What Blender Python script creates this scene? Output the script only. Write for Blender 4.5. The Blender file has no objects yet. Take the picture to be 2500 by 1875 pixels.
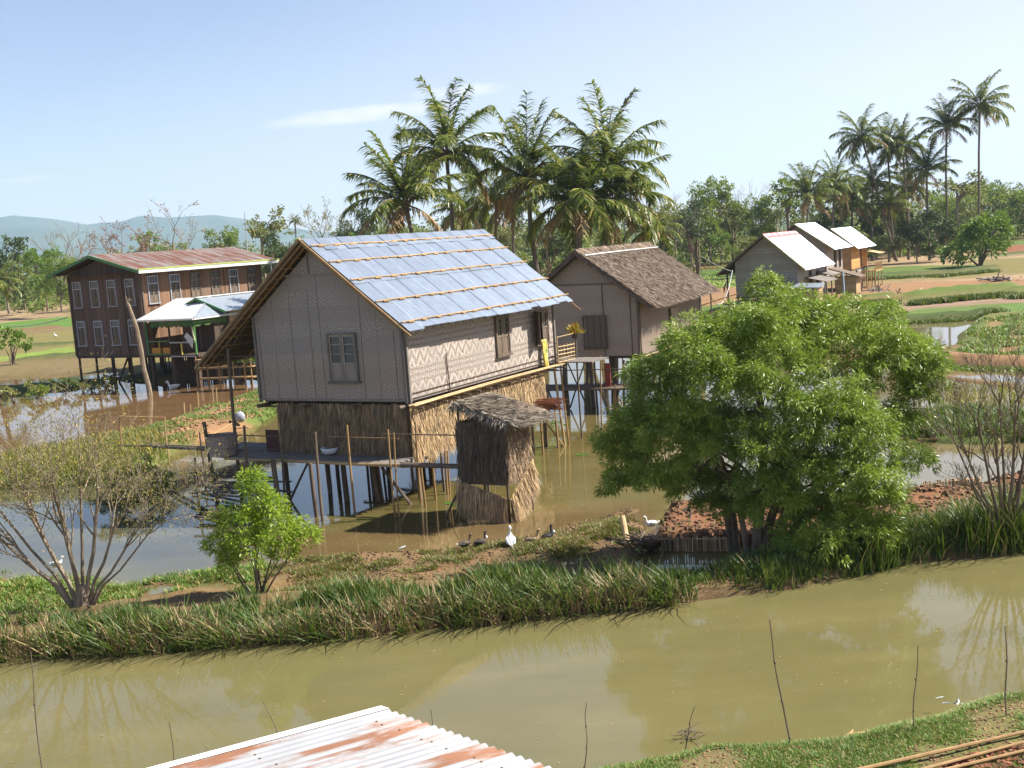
import bpy, math, random
import numpy as np
from mathutils import Vector, Matrix
R = math.radians
# ------------------------------------------------------------------ camera, world, sun, exposure
SC = bpy.context.scene
COL = SC.collection
CAM_H, FPX, PITCH, ROLL = 7.3, 2817.4, 0.1238, 0.0705
def make_camera():
    cd = bpy.data.cameras.new("camera"); cam = bpy.data.objects.new("camera", cd); COL.objects.link(cam)
    cd.sensor_width = 36; cd.lens = FPX/2500*36; cd.clip_start = .1; cd.clip_end = 20000
    f = Vector((0, math.cos(PITCH), -math.sin(PITCH))); u = Vector((0, math.sin(PITCH), math.cos(PITCH))); r = Vector((1, 0, 0))
    c, s = math.cos(ROLL), math.sin(ROLL)
    Rr = r*c-u*s; Uu = r*s+u*c
    m = Matrix((Rr, Uu, -f)).transposed().to_4x4(); m.translation = (0, 0, CAM_H)
    cam.matrix_world = m; SC.camera = cam
make_camera()
SUN_EL, SUN_AZ = 46.0, 7.0        # azimuth measured from +X towards +Y
W = bpy.data.worlds.new("World"); SC.world = W; W.use_nodes = True
def make_world():
    nt = W.node_tree; N = nt.nodes; L = nt.links; bg = N['Background']
    sky = N.new('ShaderNodeTexSky'); sky.sky_type = 'NISHITA'; sky.sun_disc = False
    sky.sun_elevation = R(SUN_EL); sky.sun_rotation = R(90-SUN_AZ); sky.altitude = 900
    sky.air_density = 1.0; sky.dust_density = 1.0; sky.ozone_density = 1.0
    # thin clouds, laid out over the sky sphere by direction
    tc = N.new('ShaderNodeTexCoord'); sep = N.new('ShaderNodeSeparateXYZ'); L.new(tc.outputs['Generated'], sep.inputs[0])
    def mth(op, a, b=None, clamp=False):
        n = N.new('ShaderNodeMath'); n.operation = op; n.use_clamp = clamp
        for i, v in enumerate((a, b)):
            if v is None: continue
            if isinstance(v, (int, float)): n.inputs[i].default_value = v
            else: L.new(v, n.inputs[i])
        return n.outputs[0]
    az = mth('DIVIDE', sep.outputs[0], sep.outputs[1]); el = mth('DIVIDE', sep.outputs[2], sep.outputs[1])
    cmb = N.new('ShaderNodeCombineXYZ'); L.new(az, cmb.inputs[0]); L.new(mth('MULTIPLY', el, 4.5), cmb.inputs[1])
    nz = N.new('ShaderNodeTexNoise'); nz.inputs['Scale'].default_value = 9; nz.inputs['Detail'].default_value = 9; nz.inputs['Roughness'].default_value = .72
    L.new(cmb.outputs[0], nz.inputs['Vector'])
    def blob(a0, e0, sa, se, tilt):
        da = mth('SUBTRACT', az, a0); de = mth('SUBTRACT', mth('SUBTRACT', el, e0), mth('MULTIPLY', da, tilt))
        q = mth('ADD', mth('POWER', mth('ABSOLUTE', mth('DIVIDE', da, sa)), 2.), mth('POWER', mth('ABSOLUTE', mth('DIVIDE', de, se)), 2.))
        return mth('SUBTRACT', 1.0, q, True)
    b = mth('MAXIMUM', blob(-.115, .114, .12, .010, .02), mth('MULTIPLY', blob(-.025, .128, .06, .009, .03), .85))
    b = mth('MAXIMUM', b, mth('MULTIPLY', blob(-.40, .080, .05, .006, .0), .5))
    m1 = mth('MULTIPLY', mth('SUBTRACT', mth('ADD', mth('MULTIPLY', b, .50), nz.outputs[0]), .68), 2.4, True)
    m1 = mth('MULTIPLY', m1, mth('MULTIPLY', b, 2.5, True), True)
    mix = N.new('ShaderNodeMix'); mix.data_type = 'RGBA'
    hz = N.new('ShaderNodeMix'); hz.data_type = 'RGBA'; hz.inputs[7].default_value = (5.7, 5.9, 6.1, 1); L.new(sky.outputs[0], hz.inputs[6])
    L.new(mth('MINIMUM', mth('ADD', mth('ADD', .50, mth('MULTIPLY', sep.outputs[0], .75)), mth('MULTIPLY', sep.outputs[2], -1.7), True), .88), hz.inputs[0])
    L.new(mth('MULTIPLY', m1, .42), mix.inputs[0]); L.new(hz.outputs[2], mix.inputs[6]); mix.inputs[7].default_value = (11.6, 11.1, 11.0, 1)
    tint = N.new('ShaderNodeMix'); tint.data_type = 'RGBA'; tint.blend_type = 'MULTIPLY'; tint.inputs[0].default_value = 1; tint.inputs[7].default_value = (1.09, .97, 1.0, 1); L.new(mix.outputs[2], tint.inputs[6]); L.new(tint.outputs[2], bg.inputs[0]); bg.inputs[1].default_value = .070
make_world()
sd = bpy.data.lights.new("sun", 'SUN'); sd.energy = 5.0; sd.angle = R(.5); sd.color = (1, .94, .84)
so = bpy.data.objects.new("sun", sd); COL.objects.link(so)
SUNV = Vector((math.cos(R(SUN_EL))*math.cos(R(SUN_AZ)), math.cos(R(SUN_EL))*math.sin(R(SUN_AZ)), math.sin(R(SUN_EL))))
so.rotation_euler = SUNV.to_track_quat('Z', 'Y').to_euler(); so.location = (40, 0, 60)
SC.view_settings.view_transform = 'Standard'; SC.view_settings.look = 'None'
SC.view_settings.exposure = 1.22; SC.view_settings.gamma = 1
SC.render.engine = 'CYCLES'
SC.cycles.max_bounces = 7; SC.cycles.diffuse_bounces = 3; SC.cycles.glossy_bounces = 3; SC.cycles.transmission_bounces = 4
SC.cycles.transparent_max_bounces = 8; SC.cycles.volume_bounces = 1; SC.cycles.caustics_reflective = False; SC.cycles.caustics_refractive = False

# ------------------------------------------------------------------ sight-line helpers (pixels of the 2500x1875 photograph -> places in the world)
def ray(x, y):
    a = x-1250; b = y-937.5
    u = a*math.cos(ROLL)-b*math.sin(ROLL); v = a*math.sin(ROLL)+b*math.cos(ROLL)
    return Vector((u/FPX, math.cos(PITCH)-v/FPX*math.sin(PITCH), -math.sin(PITCH)-v/FPX*math.cos(PITCH)))
def G(x, y, z=0.):                 # the point at height z seen at that pixel
    d = ray(x, y); t = (z-CAM_H)/d.z; return Vector((d.x*t, d.y*t, z))
def D(x, y, dist):                 # the point at depth dist
    d = ray(x, y); t = dist/d.y; return Vector((d.x*t, dist, CAM_H+d.z*t))
def px2m(dist): return dist/FPX

# ------------------------------------------------------------------ object helpers
def tag(o, label=None, cat=None, group=None, kind=None):
    if label: o['label'] = label
    if cat: o['category'] = cat
    if group: o['group'] = group
    if kind: o['kind'] = kind
    return o
def thing(name, label, cat, loc=(0, 0, 0), rz=0, group=None):
    o = bpy.data.objects.new(name, None); COL.objects.link(o); o.location = loc; o.rotation_euler = (0, 0, rz)
    o.empty_display_size = .3
    return tag(o, label, cat, group)
def copy_thing(src, loc, rz=0, scale=1, label=None, group=None):
    c = src.copy(); COL.objects.link(c); c.location = loc; c.rotation_euler = (0, 0, rz); c.scale = (scale,)*3 if not isinstance(scale, tuple) else scale
    if label: c['label'] = label
    if group: c['group'] = group
    for ch in list(src.children):
        k = ch.copy(); COL.objects.link(k); k.parent = c
        for g in ch.children:
            q = g.copy(); COL.objects.link(q); q.parent = k
    return c
class MB:
    def __init__(s): s.v = []; s.f = []; s.mi = []; s.r = []; s.n = 0; s.m = 0; s.rnd = random.Random(7)
    def add(s, vs, fs, r=None):
        s.v.append(np.asarray(vs, float).reshape(-1, 3)); k = s.n
        r = s.rnd.random() if r is None else r
        for f in fs: s.f.append([i+k for i in f]); s.mi.append(s.m); s.r.append(r)
        s.n += len(s.v[-1])
    def add_np(s, V, F, rn):       # V (n,3), F list of index lists, rn per face
        k = s.n; s.v.append(V); s.f.extend((np.asarray(F)+k).tolist()); s.mi.extend([s.m]*len(F)); s.r.extend(list(rn)); s.n += len(V)
    def box(s, x0, y0, z0, x1, y1, z1):
        s.add([(x0,y0,z0),(x1,y0,z0),(x1,y1,z0),(x0,y1,z0),(x0,y0,z1),(x1,y0,z1),(x1,y1,z1),(x0,y1,z1)],
              [(0,3,2,1),(4,5,6,7),(0,1,5,4),(1,2,6,5),(2,3,7,6),(3,0,4,7)])
    def beam(s, p, q, w, h, up=(0, 0, 1)):
        p = Vector(p); q = Vector(q); d = (q-p).normalized(); a = d.cross(Vector(up))
        if a.length < 1e-4: a = d.cross(Vector((1, 0, 0)))
        a.normalize(); b = a.cross(d); a = a*w/2; b = b*h/2
        s.add([p-a-b, p+a-b, p+a+b, p-a+b, q-a-b, q+a-b, q+a+b, q-a+b],
              [(0,1,2,3),(4,7,6,5),(0,4,5,1),(1,5,6,2),(2,6,7,3),(3,7,4,0)])
    def tube(s, pts, rad, n=7, cap=True, flat=None):
        pts = [Vector(p) for p in pts]; m = len(pts)
        if not hasattr(rad, '__len__'): rad = [rad]*m
        V = []; ref = None
        for i, p in enumerate(pts):
            d = (pts[min(i+1, m-1)]-pts[max(i-1, 0)]).normalized()
            if ref is None: ref = Vector((0, 0, 1)) if abs(d.z) < .9 else Vector((1, 0, 0))
            a = d.cross(ref).normalized(); b = a.cross(d).normalized(); ref = b if abs(d.dot(b)) < .9 else ref
            for k in range(n):
                t = 2*math.pi*k/n; V.append(p+a*(rad[i]*math.cos(t))+b*(rad[i]*math.sin(t)*(flat[i] if flat else 1)))
        F = []
        for i in range(m-1):
            for k in range(n): F.append((i*n+k, i*n+(k+1) % n, (i+1)*n+(k+1) % n, (i+1)*n+k))
        if cap: F.append(tuple(range(n))[::-1]); F.append(tuple(range((m-1)*n, m*n)))
        s.add(V, F)
    def stick(s, p, q, r, bend=.01, r2=None, n=6):
        p = Vector(p); q = Vector(q); L = (q-p).length; pts = []; k = 5; rr = s.rnd
        o = Vector((rr.uniform(-1, 1), rr.uniform(-1, 1), rr.uniform(-1, 1)))*bend*L
        for i in range(k+1):
            t = i/k; pts.append(p.lerp(q, t)+o*math.sin(math.pi*t)+Vector((rr.uniform(-1, 1), rr.uniform(-1, 1), 0))*bend*L*.12*(0 < i < k))
        r2 = r2 or r*.85
        s.tube(pts, [r+(r2-r)*i/k for i in range(k+1)], n)
    def slab(s, pts, off):          # planar polygon pts extruded by off
        pts = [Vector(p) for p in pts]; off = Vector(off); n = len(pts)
        s.add(pts+[p+off for p in pts], [tuple(range(n))[::-1], tuple(range(n, 2*n))]+[(i, (i+1) % n, n+(i+1) % n, n+i) for i in range(n)])
    def blades(s, P, Dr, Ln, Wd, Sd, Bd, seg=2):
        P = np.asarray(P); n = len(P); Ln = np.asarray(Ln)[:, None]; Wd = np.asarray(Wd)[:, None]
        mid = P+Dr*Ln*.55+Bd*.3; tip = P+Dr*Ln+Bd
        V = np.stack([P-Sd*Wd*.5, P+Sd*Wd*.5, mid+Sd*Wd*.45, mid-Sd*Wd*.45, tip], 1).reshape(-1, 3)
        b = np.arange(n)*5; r = np.random.RandomState(n % 1000).rand(n)
        k = s.n; s.v.append(V); q = np.stack([b, b+1, b+2, b+3], 1)+k; t = np.stack([b+3, b+2, b+4], 1)+k
        s.f.extend(q.tolist()); s.f.extend(t.tolist()); s.mi.extend([s.m]*2*n); s.r.extend(r.tolist()*2); s.n += len(V)
    def leaves(s, P, Dr, Sd, Ln, Wd, r=None):
        n = len(P); Ln = np.asarray(Ln).reshape(-1, 1); Wd = np.asarray(Wd).reshape(-1, 1)
        dr = np.array([0, 0, -1.])*Ln*.10
        V = np.stack([P, P+Dr*Ln*.45+Sd*Wd*.5, P+Dr*Ln+dr, P+Dr*Ln*.45-Sd*Wd*.5], 1).reshape(-1, 3)
        b = np.arange(n)*4+s.n
        if r is None: r = np.random.RandomState(n % 997).rand(n)
        s.v.append(V); s.f.extend(np.stack([b, b+1, b+2, b+3], 1).tolist()); s.mi.extend([s.m]*n); s.r.extend(np.asarray(r).tolist()); s.n += len(V)
    def build(s, name, mats, parent=None, smooth=False):
        me = bpy.data.meshes.new(name); V = np.concatenate(s.v) if s.v else np.zeros((0, 3))
        me.from_pydata(V.tolist(), [], s.f)
        if not isinstance(mats, (list, tuple)): mats = [mats]
        for m in mats: me.materials.append(m)
        if len(mats) > 1: me.polygons.foreach_set('material_index', s.mi)
        a = me.attributes.new('rnd', 'FLOAT', 'FACE'); a.data.foreach_set('value', s.r)
        if smooth: me.polygons.foreach_set('use_smooth', [True]*len(me.polygons))
        me.update()
        o = bpy.data.objects.new(name, me); COL.objects.link(o)
        if parent is not None: o.parent = parent
        return o
def unit(a): return a/np.maximum(np.linalg.norm(a, axis=-1, keepdims=True), 1e-9)

# ------------------------------------------------------------------ materials
def newmat(name):
    m = bpy.data.materials.new(name); m.use_nodes = True; nt = m.node_tree
    return m, nt, nt.nodes, nt.links, nt.nodes['Principled BSDF']
def nd(N, t, **k):
    n = N.new(t)
    for a, b in k.items(): setattr(n, a, b)
    return n
def link_or(L, v, sock):
    if hasattr(v, 'is_output'): L.new(v, sock)
    else: sock.default_value = v
def mathn(nt, op, a, b=None, clamp=False):
    n = nt.nodes.new('ShaderNodeMath'); n.operation = op; n.use_clamp = clamp
    link_or(nt.links, a, n.inputs[0])
    if b is not None: link_or(nt.links, b, n.inputs[1])
    return n.outputs[0]
def mixc(nt, f, a, b, mode='MIX'):
    n = nt.nodes.new('ShaderNodeMix'); n.data_type = 'RGBA'; n.blend_type = mode
    for s, v in ((n.inputs[0], f), (n.inputs[6], a), (n.inputs[7], b)):
        if isinstance(v, tuple): v = tuple(v)+(1,) if len(v) == 3 else v
        link_or(nt.links, v, s)
    return n.outputs[2]
def noise(nt, scale, detail=4, stretch=(1, 1, 1), coord='Object', rough=.6, rot=(0, 0, 0)):
    tc = nt.nodes.new('ShaderNodeTexCoord'); mp = nt.nodes.new('ShaderNodeMapping'); mp.inputs['Scale'].default_value = stretch
    if rot != (0, 0, 0): mp.vector_type = 'TEXTURE'; mp.inputs['Scale'].default_value = [1/a for a in stretch]; mp.inputs['Rotation'].default_value = rot
    nt.links.new(tc.outputs[coord], mp.inputs[0])
    n = nt.nodes.new('ShaderNodeTexNoise'); n.inputs['Scale'].default_value = scale; n.inputs['Detail'].default_value = detail; n.inputs['Roughness'].default_value = rough
    nt.links.new(mp.outputs[0], n.inputs['Vector']); return n.outputs[0]
def ramp(nt, v, lo, hi):
    n = nt.nodes.new('ShaderNodeMapRange'); n.inputs[1].default_value = lo; n.inputs[2].default_value = hi; link_or(nt.links, v, n.inputs[0]); return n.outputs[0]
def bump(nt, bsdf, h, strength, dist=.02):
    b = nt.nodes.new('ShaderNodeBump'); b.inputs['Strength'].default_value = strength; b.inputs['Distance'].default_value = dist
    nt.links.new(h, b.inputs['Height']); nt.links.new(b.outputs[0], bsdf.inputs['Normal'])
def M(name, c1, c2, scale=3, stretch=(1, 1, 1), rough=.8, bmp=.3, metallic=0, rnd=.35, c3=None, detail=5, spec=.3, lo=.35, hi=.65):
    m, nt, N, L, P = newmat(name)
    n1 = noise(nt, scale, detail, stretch); col = mixc(nt, ramp(nt, n1, lo, hi), c1, c2)
    if c3:
        n2 = noise(nt, scale*.23+.2, 3); col = mixc(nt, ramp(nt, n2, .5, .72), col, c3)
    at = nd(N, 'ShaderNodeAttribute', attribute_name='rnd')
    v = mathn(nt, 'ADD', mathn(nt, 'MULTIPLY', at.outputs['Fac'], rnd), 1-rnd*.5)
    cc = N.new('ShaderNodeCombineColor'); [L.new(v, cc.inputs[i]) for i in range(3)]
    L.new(mixc(nt, 1.0, col, cc.outputs[0], 'MULTIPLY'), P.inputs['Base Color'])
    P.inputs['Roughness'].default_value = rough; P.inputs['Metallic'].default_value = metallic; P.inputs['Specular IOR Level'].default_value = spec
    if bmp: bump(nt, P, n1, bmp)
    return m
def leafmat(name, dark, light, tip=None, trans=.35, rough=.45, thr=.8):
    m, nt, N, L, P = newmat(name)
    at = nd(N, 'ShaderNodeAttribute', attribute_name='rnd')
    n1 = noise(nt, .55, 3)
    f = mathn(nt, 'ADD', mathn(nt, 'MULTIPLY', at.outputs['Fac'], .6), mathn(nt, 'MULTIPLY', ramp(nt, n1, .35, .65), .4))
    col = mixc(nt, f, dark, light)
    if tip: col = mixc(nt, ramp(nt, at.outputs['Fac'], thr, thr+.03), col, tip)
    L.new(col, P.inputs['Base Color']); P.inputs['Roughness'].default_value = rough; P.inputs['Specular IOR Level'].default_value = .35
    tr = N.new('ShaderNodeBsdfTranslucent'); L.new(mixc(nt, .5, col, (.35, .5, .04), 'MIX') if trans > .2 else col, tr.inputs[0])
    mx = N.new('ShaderNodeMixShader'); mx.inputs[0].default_value = trans*.7
    L.new(P.outputs[0], mx.inputs[1]); L.new(tr.outputs[0], mx.inputs[2]); L.new(mx.outputs[0], N['Material Output'].inputs[0])
    return m
MT = {}
ROOFROT = -2.657
MT['bamboo'] = M('bamboo', (.42, .27, .12), (.30, .18, .08), 6, (1, 1, .3), .55, .1, rnd=.5)
MT['bamboo_pale'] = M('bamboo_pale', (.52, .38, .20), (.38, .26, .12), 6, (1, 1, .3), .5, .1, rnd=.4)
MT['oldwood'] = M('weathered_wood', (.12, .09, .065), (.20, .15, .11), 7, (1, 1, .2), .8, .4, rnd=.5)
MT['darkwood'] = M('dark_wood', (.06, .042, .03), (.11, .08, .055), 7, (1, 1, .2), .8, .4, rnd=.5)
MT['greywood'] = M('grey_wood', (.15, .135, .12), (.24, .21, .18), 7, (1, 1, .25), .8, .4, rnd=.4)
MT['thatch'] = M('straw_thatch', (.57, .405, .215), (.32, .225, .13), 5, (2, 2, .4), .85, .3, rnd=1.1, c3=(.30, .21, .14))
MT['frontthatch'] = M('shaded_straw', (.36, .26, .145), (.19, .135, .08), 5, (2, 2, .4), .85, .3, rnd=1.1, c3=(.2, .16, .11))  # straw colour darkened to carry the shade of the front wall
MT['oldthatch'] = M('old_thatch', (.15, .11, .078), (.24, .18, .13), 6, (1, 1, 1), .9, .4, rnd=1.1)
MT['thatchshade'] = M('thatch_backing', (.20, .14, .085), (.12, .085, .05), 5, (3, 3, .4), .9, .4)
MT['glass'] = M('window_glass', (.02, .025, .03), (.04, .045, .05), 2, rough=.12, bmp=0, spec=.6)
MT['dark'] = M('interior_shade', (.02, .017, .014), (.03, .025, .02), 2, bmp=0)
MT['greenpaint'] = M('green_paint', (.07, .20, .06), (.09, .24, .08), 4, bmp=0, rough=.5)
MT['whitepaint'] = M('white_paint', (.62, .64, .64), (.75, .75, .72), 4, bmp=0, rough=.5)
MT['yellowpaint'] = M('yellow_paint', (.62, .48, .08), (.7, .55, .1), 4, bmp=0, rough=.5)
MT['greypaint'] = M('pale_grey_frame', (.36, .38, .42), (.45, .46, .5), 4, bmp=0, rough=.6)
MT['batten'] = M('pale_batten', (.34, .29, .25), (.26, .22, .19), 6, (1, 1, .3), .8, .1)
MT['bark'] = M('bark', (.13, .095, .065), (.22, .165, .12), 8, (1, 1, .4), .9, .6)
MT['palebark'] = M('pale_bark', (.30, .24, .17), (.19, .145, .10), 9, (1, 1, .4), .9, .5)
MT['palmbark'] = M('palm_bark', (.13, .10, .08), (.20, .165, .13), 6, (.6, .6, 4), .9, .6)
MT['willow'] = leafmat('willow_leaves', (.075, .14, .022), (.38, .47, .08), (.56, .58, .30), .36, .36, .90)
MT['young'] = leafmat('young_leaves', (.15, .24, .02), (.36, .46, .05), (.46, .48, .16), .5, .4, .93)
MT['mango'] = leafmat('mango_leaves', (.035, .12, .015), (.11, .26, .03), None, .3, .4)
MT['sparse'] = leafmat('sparse_yellow_leaves', (.13, .13, .03), (.24, .21, .055), (.5, .36, .03), .3, .5, .9)
MT['reed'] = leafmat('reed_blades', (.025, .06, .010), (.105, .17, .028), (.34, .27, .12), .25, .5, .86)
MT['grass'] = leafmat('grass_blades', (.07, .14, .02), (.19, .29, .05), (.36, .26, .11), .3, .5, .82)
MT['drygrass'] = leafmat('dry_stalks', (.24, .16, .08), (.42, .31, .18), None, .15, .6)
MT['marsh'] = leafmat('marsh_plants', (.07, .12, .015), (.22, .25, .035), (.20, .12, .055), .25, .5, .45)
MT['palm'] = leafmat('palm_leaflets', (.065, .10, .022), (.20, .245, .055), (.36, .31, .09), .35, .33, .84)
MT['palmdry'] = leafmat('dry_palm_leaflets', (.25, .16, .07), (.44, .29, .14), None, .15, .6)
MT['tA'] = leafmat('tree_leaves_green', (.10, .15, .028), (.25, .31, .065), None, .4, .5)
MT['tB'] = leafmat('tree_leaves_olive', (.14, .16, .04), (.29, .28, .085), (.28, .2, .09), .25, .5, .88)
MT['tC'] = leafmat('tree_leaves_dark', (.045, .075, .02), (.12, .165, .04), None, .2, .5)
MT['tD'] = leafmat('tree_leaves_bright', (.08, .16, .02), (.18, .28, .04), None, .3, .5)
MT['tR'] = leafmat('rust_blossom', (.26, .12, .09), (.33, .2, .14), None, .2, .6)
def weave(name, light, dark, zig, amp, per, axis='Y', strength=1., fine=.045):
    """woven bamboo mat: zigzag bands of light and dark splits, in object space"""
    m, nt, N, L, P = newmat(name)
    tc = N.new('ShaderNodeTexCoord'); sp = N.new('ShaderNodeSeparateXYZ'); L.new(tc.outputs['Object'], sp.inputs[0])
    u = sp.outputs[{'X': 0, 'Y': 1}[axis]]; v = sp.outputs[2]
    jn = noise(nt, 3.2, 3); u = mathn(nt, 'ADD', u, mathn(nt, 'MULTIPLY', jn, .20)); v = mathn(nt, 'ADD', v, mathn(nt, 'MULTIPLY', jn, .10))
    pp = mathn(nt, 'PINGPONG', mathn(nt, 'ADD', u, 50.), zig); w = mathn(nt, 'ADD', mathn(nt, 'ADD', v, 50.), mathn(nt, 'MULTIPLY', pp, amp))
    band = mathn(nt, 'DIVIDE', mathn(nt, 'PINGPONG', w, per), per)
    w2 = mathn(nt, 'SUBTRACT', mathn(nt, 'ADD', v, 50.), mathn(nt, 'MULTIPLY', pp, amp)); band2 = mathn(nt, 'DIVIDE', mathn(nt, 'PINGPONG', w2, per), per)
    sel = ramp(nt, mathn(nt, 'PINGPONG', mathn(nt, 'ADD', v, 50.07), .46), .20, .26)
    band = mathn(nt, 'ADD', mathn(nt, 'MULTIPLY', band, mathn(nt, 'SUBTRACT', 1., sel)), mathn(nt, 'MULTIPLY', mathn(nt, 'ABSOLUTE', mathn(nt, 'SUBTRACT', band, band2)), sel))
    fu = mathn(nt, 'PINGPONG', mathn(nt, 'ADD', u, 50.), fine); fv = mathn(nt, 'PINGPONG', mathn(nt, 'ADD', mathn(nt, 'ADD', v, 50.), mathn(nt, 'MULTIPLY', u, .5)), fine)
    chk = mathn(nt, 'MULTIPLY', mathn(nt, 'DIVIDE', fu, fine), mathn(nt, 'DIVIDE', fv, fine))
    n1 = noise(nt, 16, 5); n2 = noise(nt, 1.1, 4); n3 = noise(nt, 55, 2, (1, 1, .35))
    f = mathn(nt, 'ADD', mathn(nt, 'MULTIPLY', band, .42*strength), mathn(nt, 'ADD', mathn(nt, 'MULTIPLY', n1, .55), mathn(nt, 'MULTIPLY', n3, .45)))
    f = mathn(nt, 'ADD', f, mathn(nt, 'MULTIPLY', chk, .22))
    f = ramp(nt, f, .46, .98)
    col = mixc(nt, f, dark, light)
    col = mixc(nt, mathn(nt, 'MULTIPLY', ramp(nt, n2, .40, .62), .62), col, tuple(.55*a+.02 for a in light))
    L.new(col, P.inputs['Base Color']); P.inputs['Roughness'].default_value = .75; P.inputs['Specular IOR Level'].default_value = .25
    bump(nt, P, f, .35, .015)
    return m
MT['mat_long'] = weave('woven_mat_diamond', (.51, .44, .385), (.125, .097, .08), .21, 1.6, .17)
MT['mat_gable'] = weave('woven_mat_grey', (.58, .485, .41), (.24, .185, .15), .20, .6, .05, 'X', .45)
MT['mat_gable_top'] = weave('woven_mat_grey_upper', (.50, .44, .40), (.20, .17, .155), .12, 1.2, .06, 'X', .7)
MT['mat_old'] = weave('woven_mat_old', (.33, .26, .21), (.14, .10, .075), .6, 1.1, .05, 'Y', .6)
MT['mat_pale'] = weave('woven_mat_pale', (.46, .42, .37), (.22, .18, .15), .2, .9, .09, 'Y', .8)
MT['mat_basket'] = weave('woven_mat_basket', (.42, .39, .36), (.14, .115, .10), .16, 1.0, .11, 'X', 1.3)
MT['mat_tan'] = weave('woven_mat_tan', (.56, .40, .22), (.26, .16, .08), .2, 1.0, .10, 'Y', .8)
def planks(name, c1, c2, axis, pw, dark=.4, c3=None):
    m, nt, N, L, P = newmat(name)
    tc = N.new('ShaderNodeTexCoord'); sp = N.new('ShaderNodeSeparateXYZ'); L.new(tc.outputs['Object'], sp.inputs[0])
    u = sp.outputs[{'X': 0, 'Y': 1, 'Z': 2}[axis]]; q = mathn(nt, 'DIVIDE', mathn(nt, 'ADD', u, 50.), pw)
    wn = N.new('ShaderNodeTexWhiteNoise'); wn.noise_dimensions = '1D'; L.new(mathn(nt, 'FLOOR', q), wn.inputs['W'])
    n1 = noise(nt, 4, 6, (3, 3, .35) if axis != 'Z' else (.35, .35, 3)); f = mathn(nt, 'ADD', mathn(nt, 'MULTIPLY', wn.outputs[0], .6), mathn(nt, 'MULTIPLY', n1, .5))
    col = mixc(nt, ramp(nt, f, .2, .9), c1, c2)
    if c3: col = mixc(nt, ramp(nt, noise(nt, .8, 4, (1, 1, .5)), .5, .7), col, c3)
    gap = mathn(nt, 'LESS_THAN', mathn(nt, 'FRACT', q), .09)
    col = mixc(nt, mathn(nt, 'MULTIPLY', gap, .75), col, tuple(a*dark*.4 for a in c1))
    L.new(col, P.inputs['Base Color']); P.inputs['Roughness'].default_value = .8; P.inputs['Specular IOR Level'].default_value = .2
    bump(nt, P, mathn(nt, 'SUBTRACT', n1, gap), .3, .01)
    return m
MT['brownplank'] = planks('brown_planks', (.11, .06, .037), (.28, .165, .10), 'Y', .19, c3=(.19, .14, .10))
MT['brownplankX'] = planks('dark_brown_planks', (.085, .06, .048), (.19, .12, .09), 'X', .19, c3=(.13, .12, .115))
MT['orangeplank'] = planks('orange_planks', (.42, .22, .08), (.56, .32, .12), 'Z', .22)
def metal(name, base, rust=None, amt=.5, metallic=.8, rough=.35, stretch=(1, 1, 1), scale=1.5, rnd=.3, var=None, rotz=0.):
    m, nt, N, L, P = newmat(name)
    at = nd(N, 'ShaderNodeAttribute', attribute_name='rnd')
    v = mathn(nt, 'ADD', mathn(nt, 'MULTIPLY', at.outputs['Fac'], rnd), 1-rnd*.5)
    cc = N.new('ShaderNodeCombineColor'); [L.new(v, cc.inputs[i]) for i in range(3)]
    n1 = noise(nt, 3, 5); col = mixc(nt, ramp(nt, n1, .3, .7), base, tuple(a*.84 for a in base))
    col = mixc(nt, 1.0, col, cc.outputs[0], 'MULTIPLY')
    P.inputs['Metallic'].default_value = metallic; P.inputs['Roughness'].default_value = rough
    if rust:
        n2 = noise(nt, scale, 6, stretch, rough=.65, rot=(0, 0, rotz)); f = ramp(nt, n2, 1-amt-.05, 1-amt+.07)
        n3 = noise(nt, scale*3, 4); rc = mixc(nt, n3, rust, tuple(min(1, a*1.7) for a in rust))
        col = mixc(nt, f, col, rc); L.new(mathn(nt, 'MULTIPLY', mathn(nt, 'SUBTRACT', 1.0, f), metallic), P.inputs['Metallic'])
        L.new(mathn(nt, 'ADD', mathn(nt, 'MULTIPLY', f, .4), rough), P.inputs['Roughness'])
    L.new(col, P.inputs['Base Color'])
    return m
MT['newmetal'] = metal('blue_zinc_sheet', (.62, .70, .78), metallic=.72, rough=.36, rnd=.12)
MT['whitemetal'] = metal('bright_zinc_sheet', (.40, .49, .62), metallic=.6, rough=.5, rnd=.08)
MT['palemetal'] = metal('pale_grey_sheet', (.60, .61, .62), metallic=.2, rough=.5, rnd=.12)
MT['greymetal'] = metal('grey_zinc_sheet', (.40, .45, .50), metallic=.5, rough=.4, rnd=.15)
MT['rustroof'] = metal('rusty_zinc_sheet', (.30, .28, .26), (.12, .05, .035), .53, .2, .6, (.3, 2.6, .3), 1.6, rnd=.3)
MT['oldwhite'] = metal('white_rusting_sheet', (.32, .33, .345), (.16, .075, .042), .46, .1, .5, (.5, 3.0, 1), 1.5, rnd=.0, rotz=ROOFROT)
MT['redridge'] = M('faded_red_ridge', (.45, .13, .12), (.55, .2, .18), 2, bmp=0, rough=.5)
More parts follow.
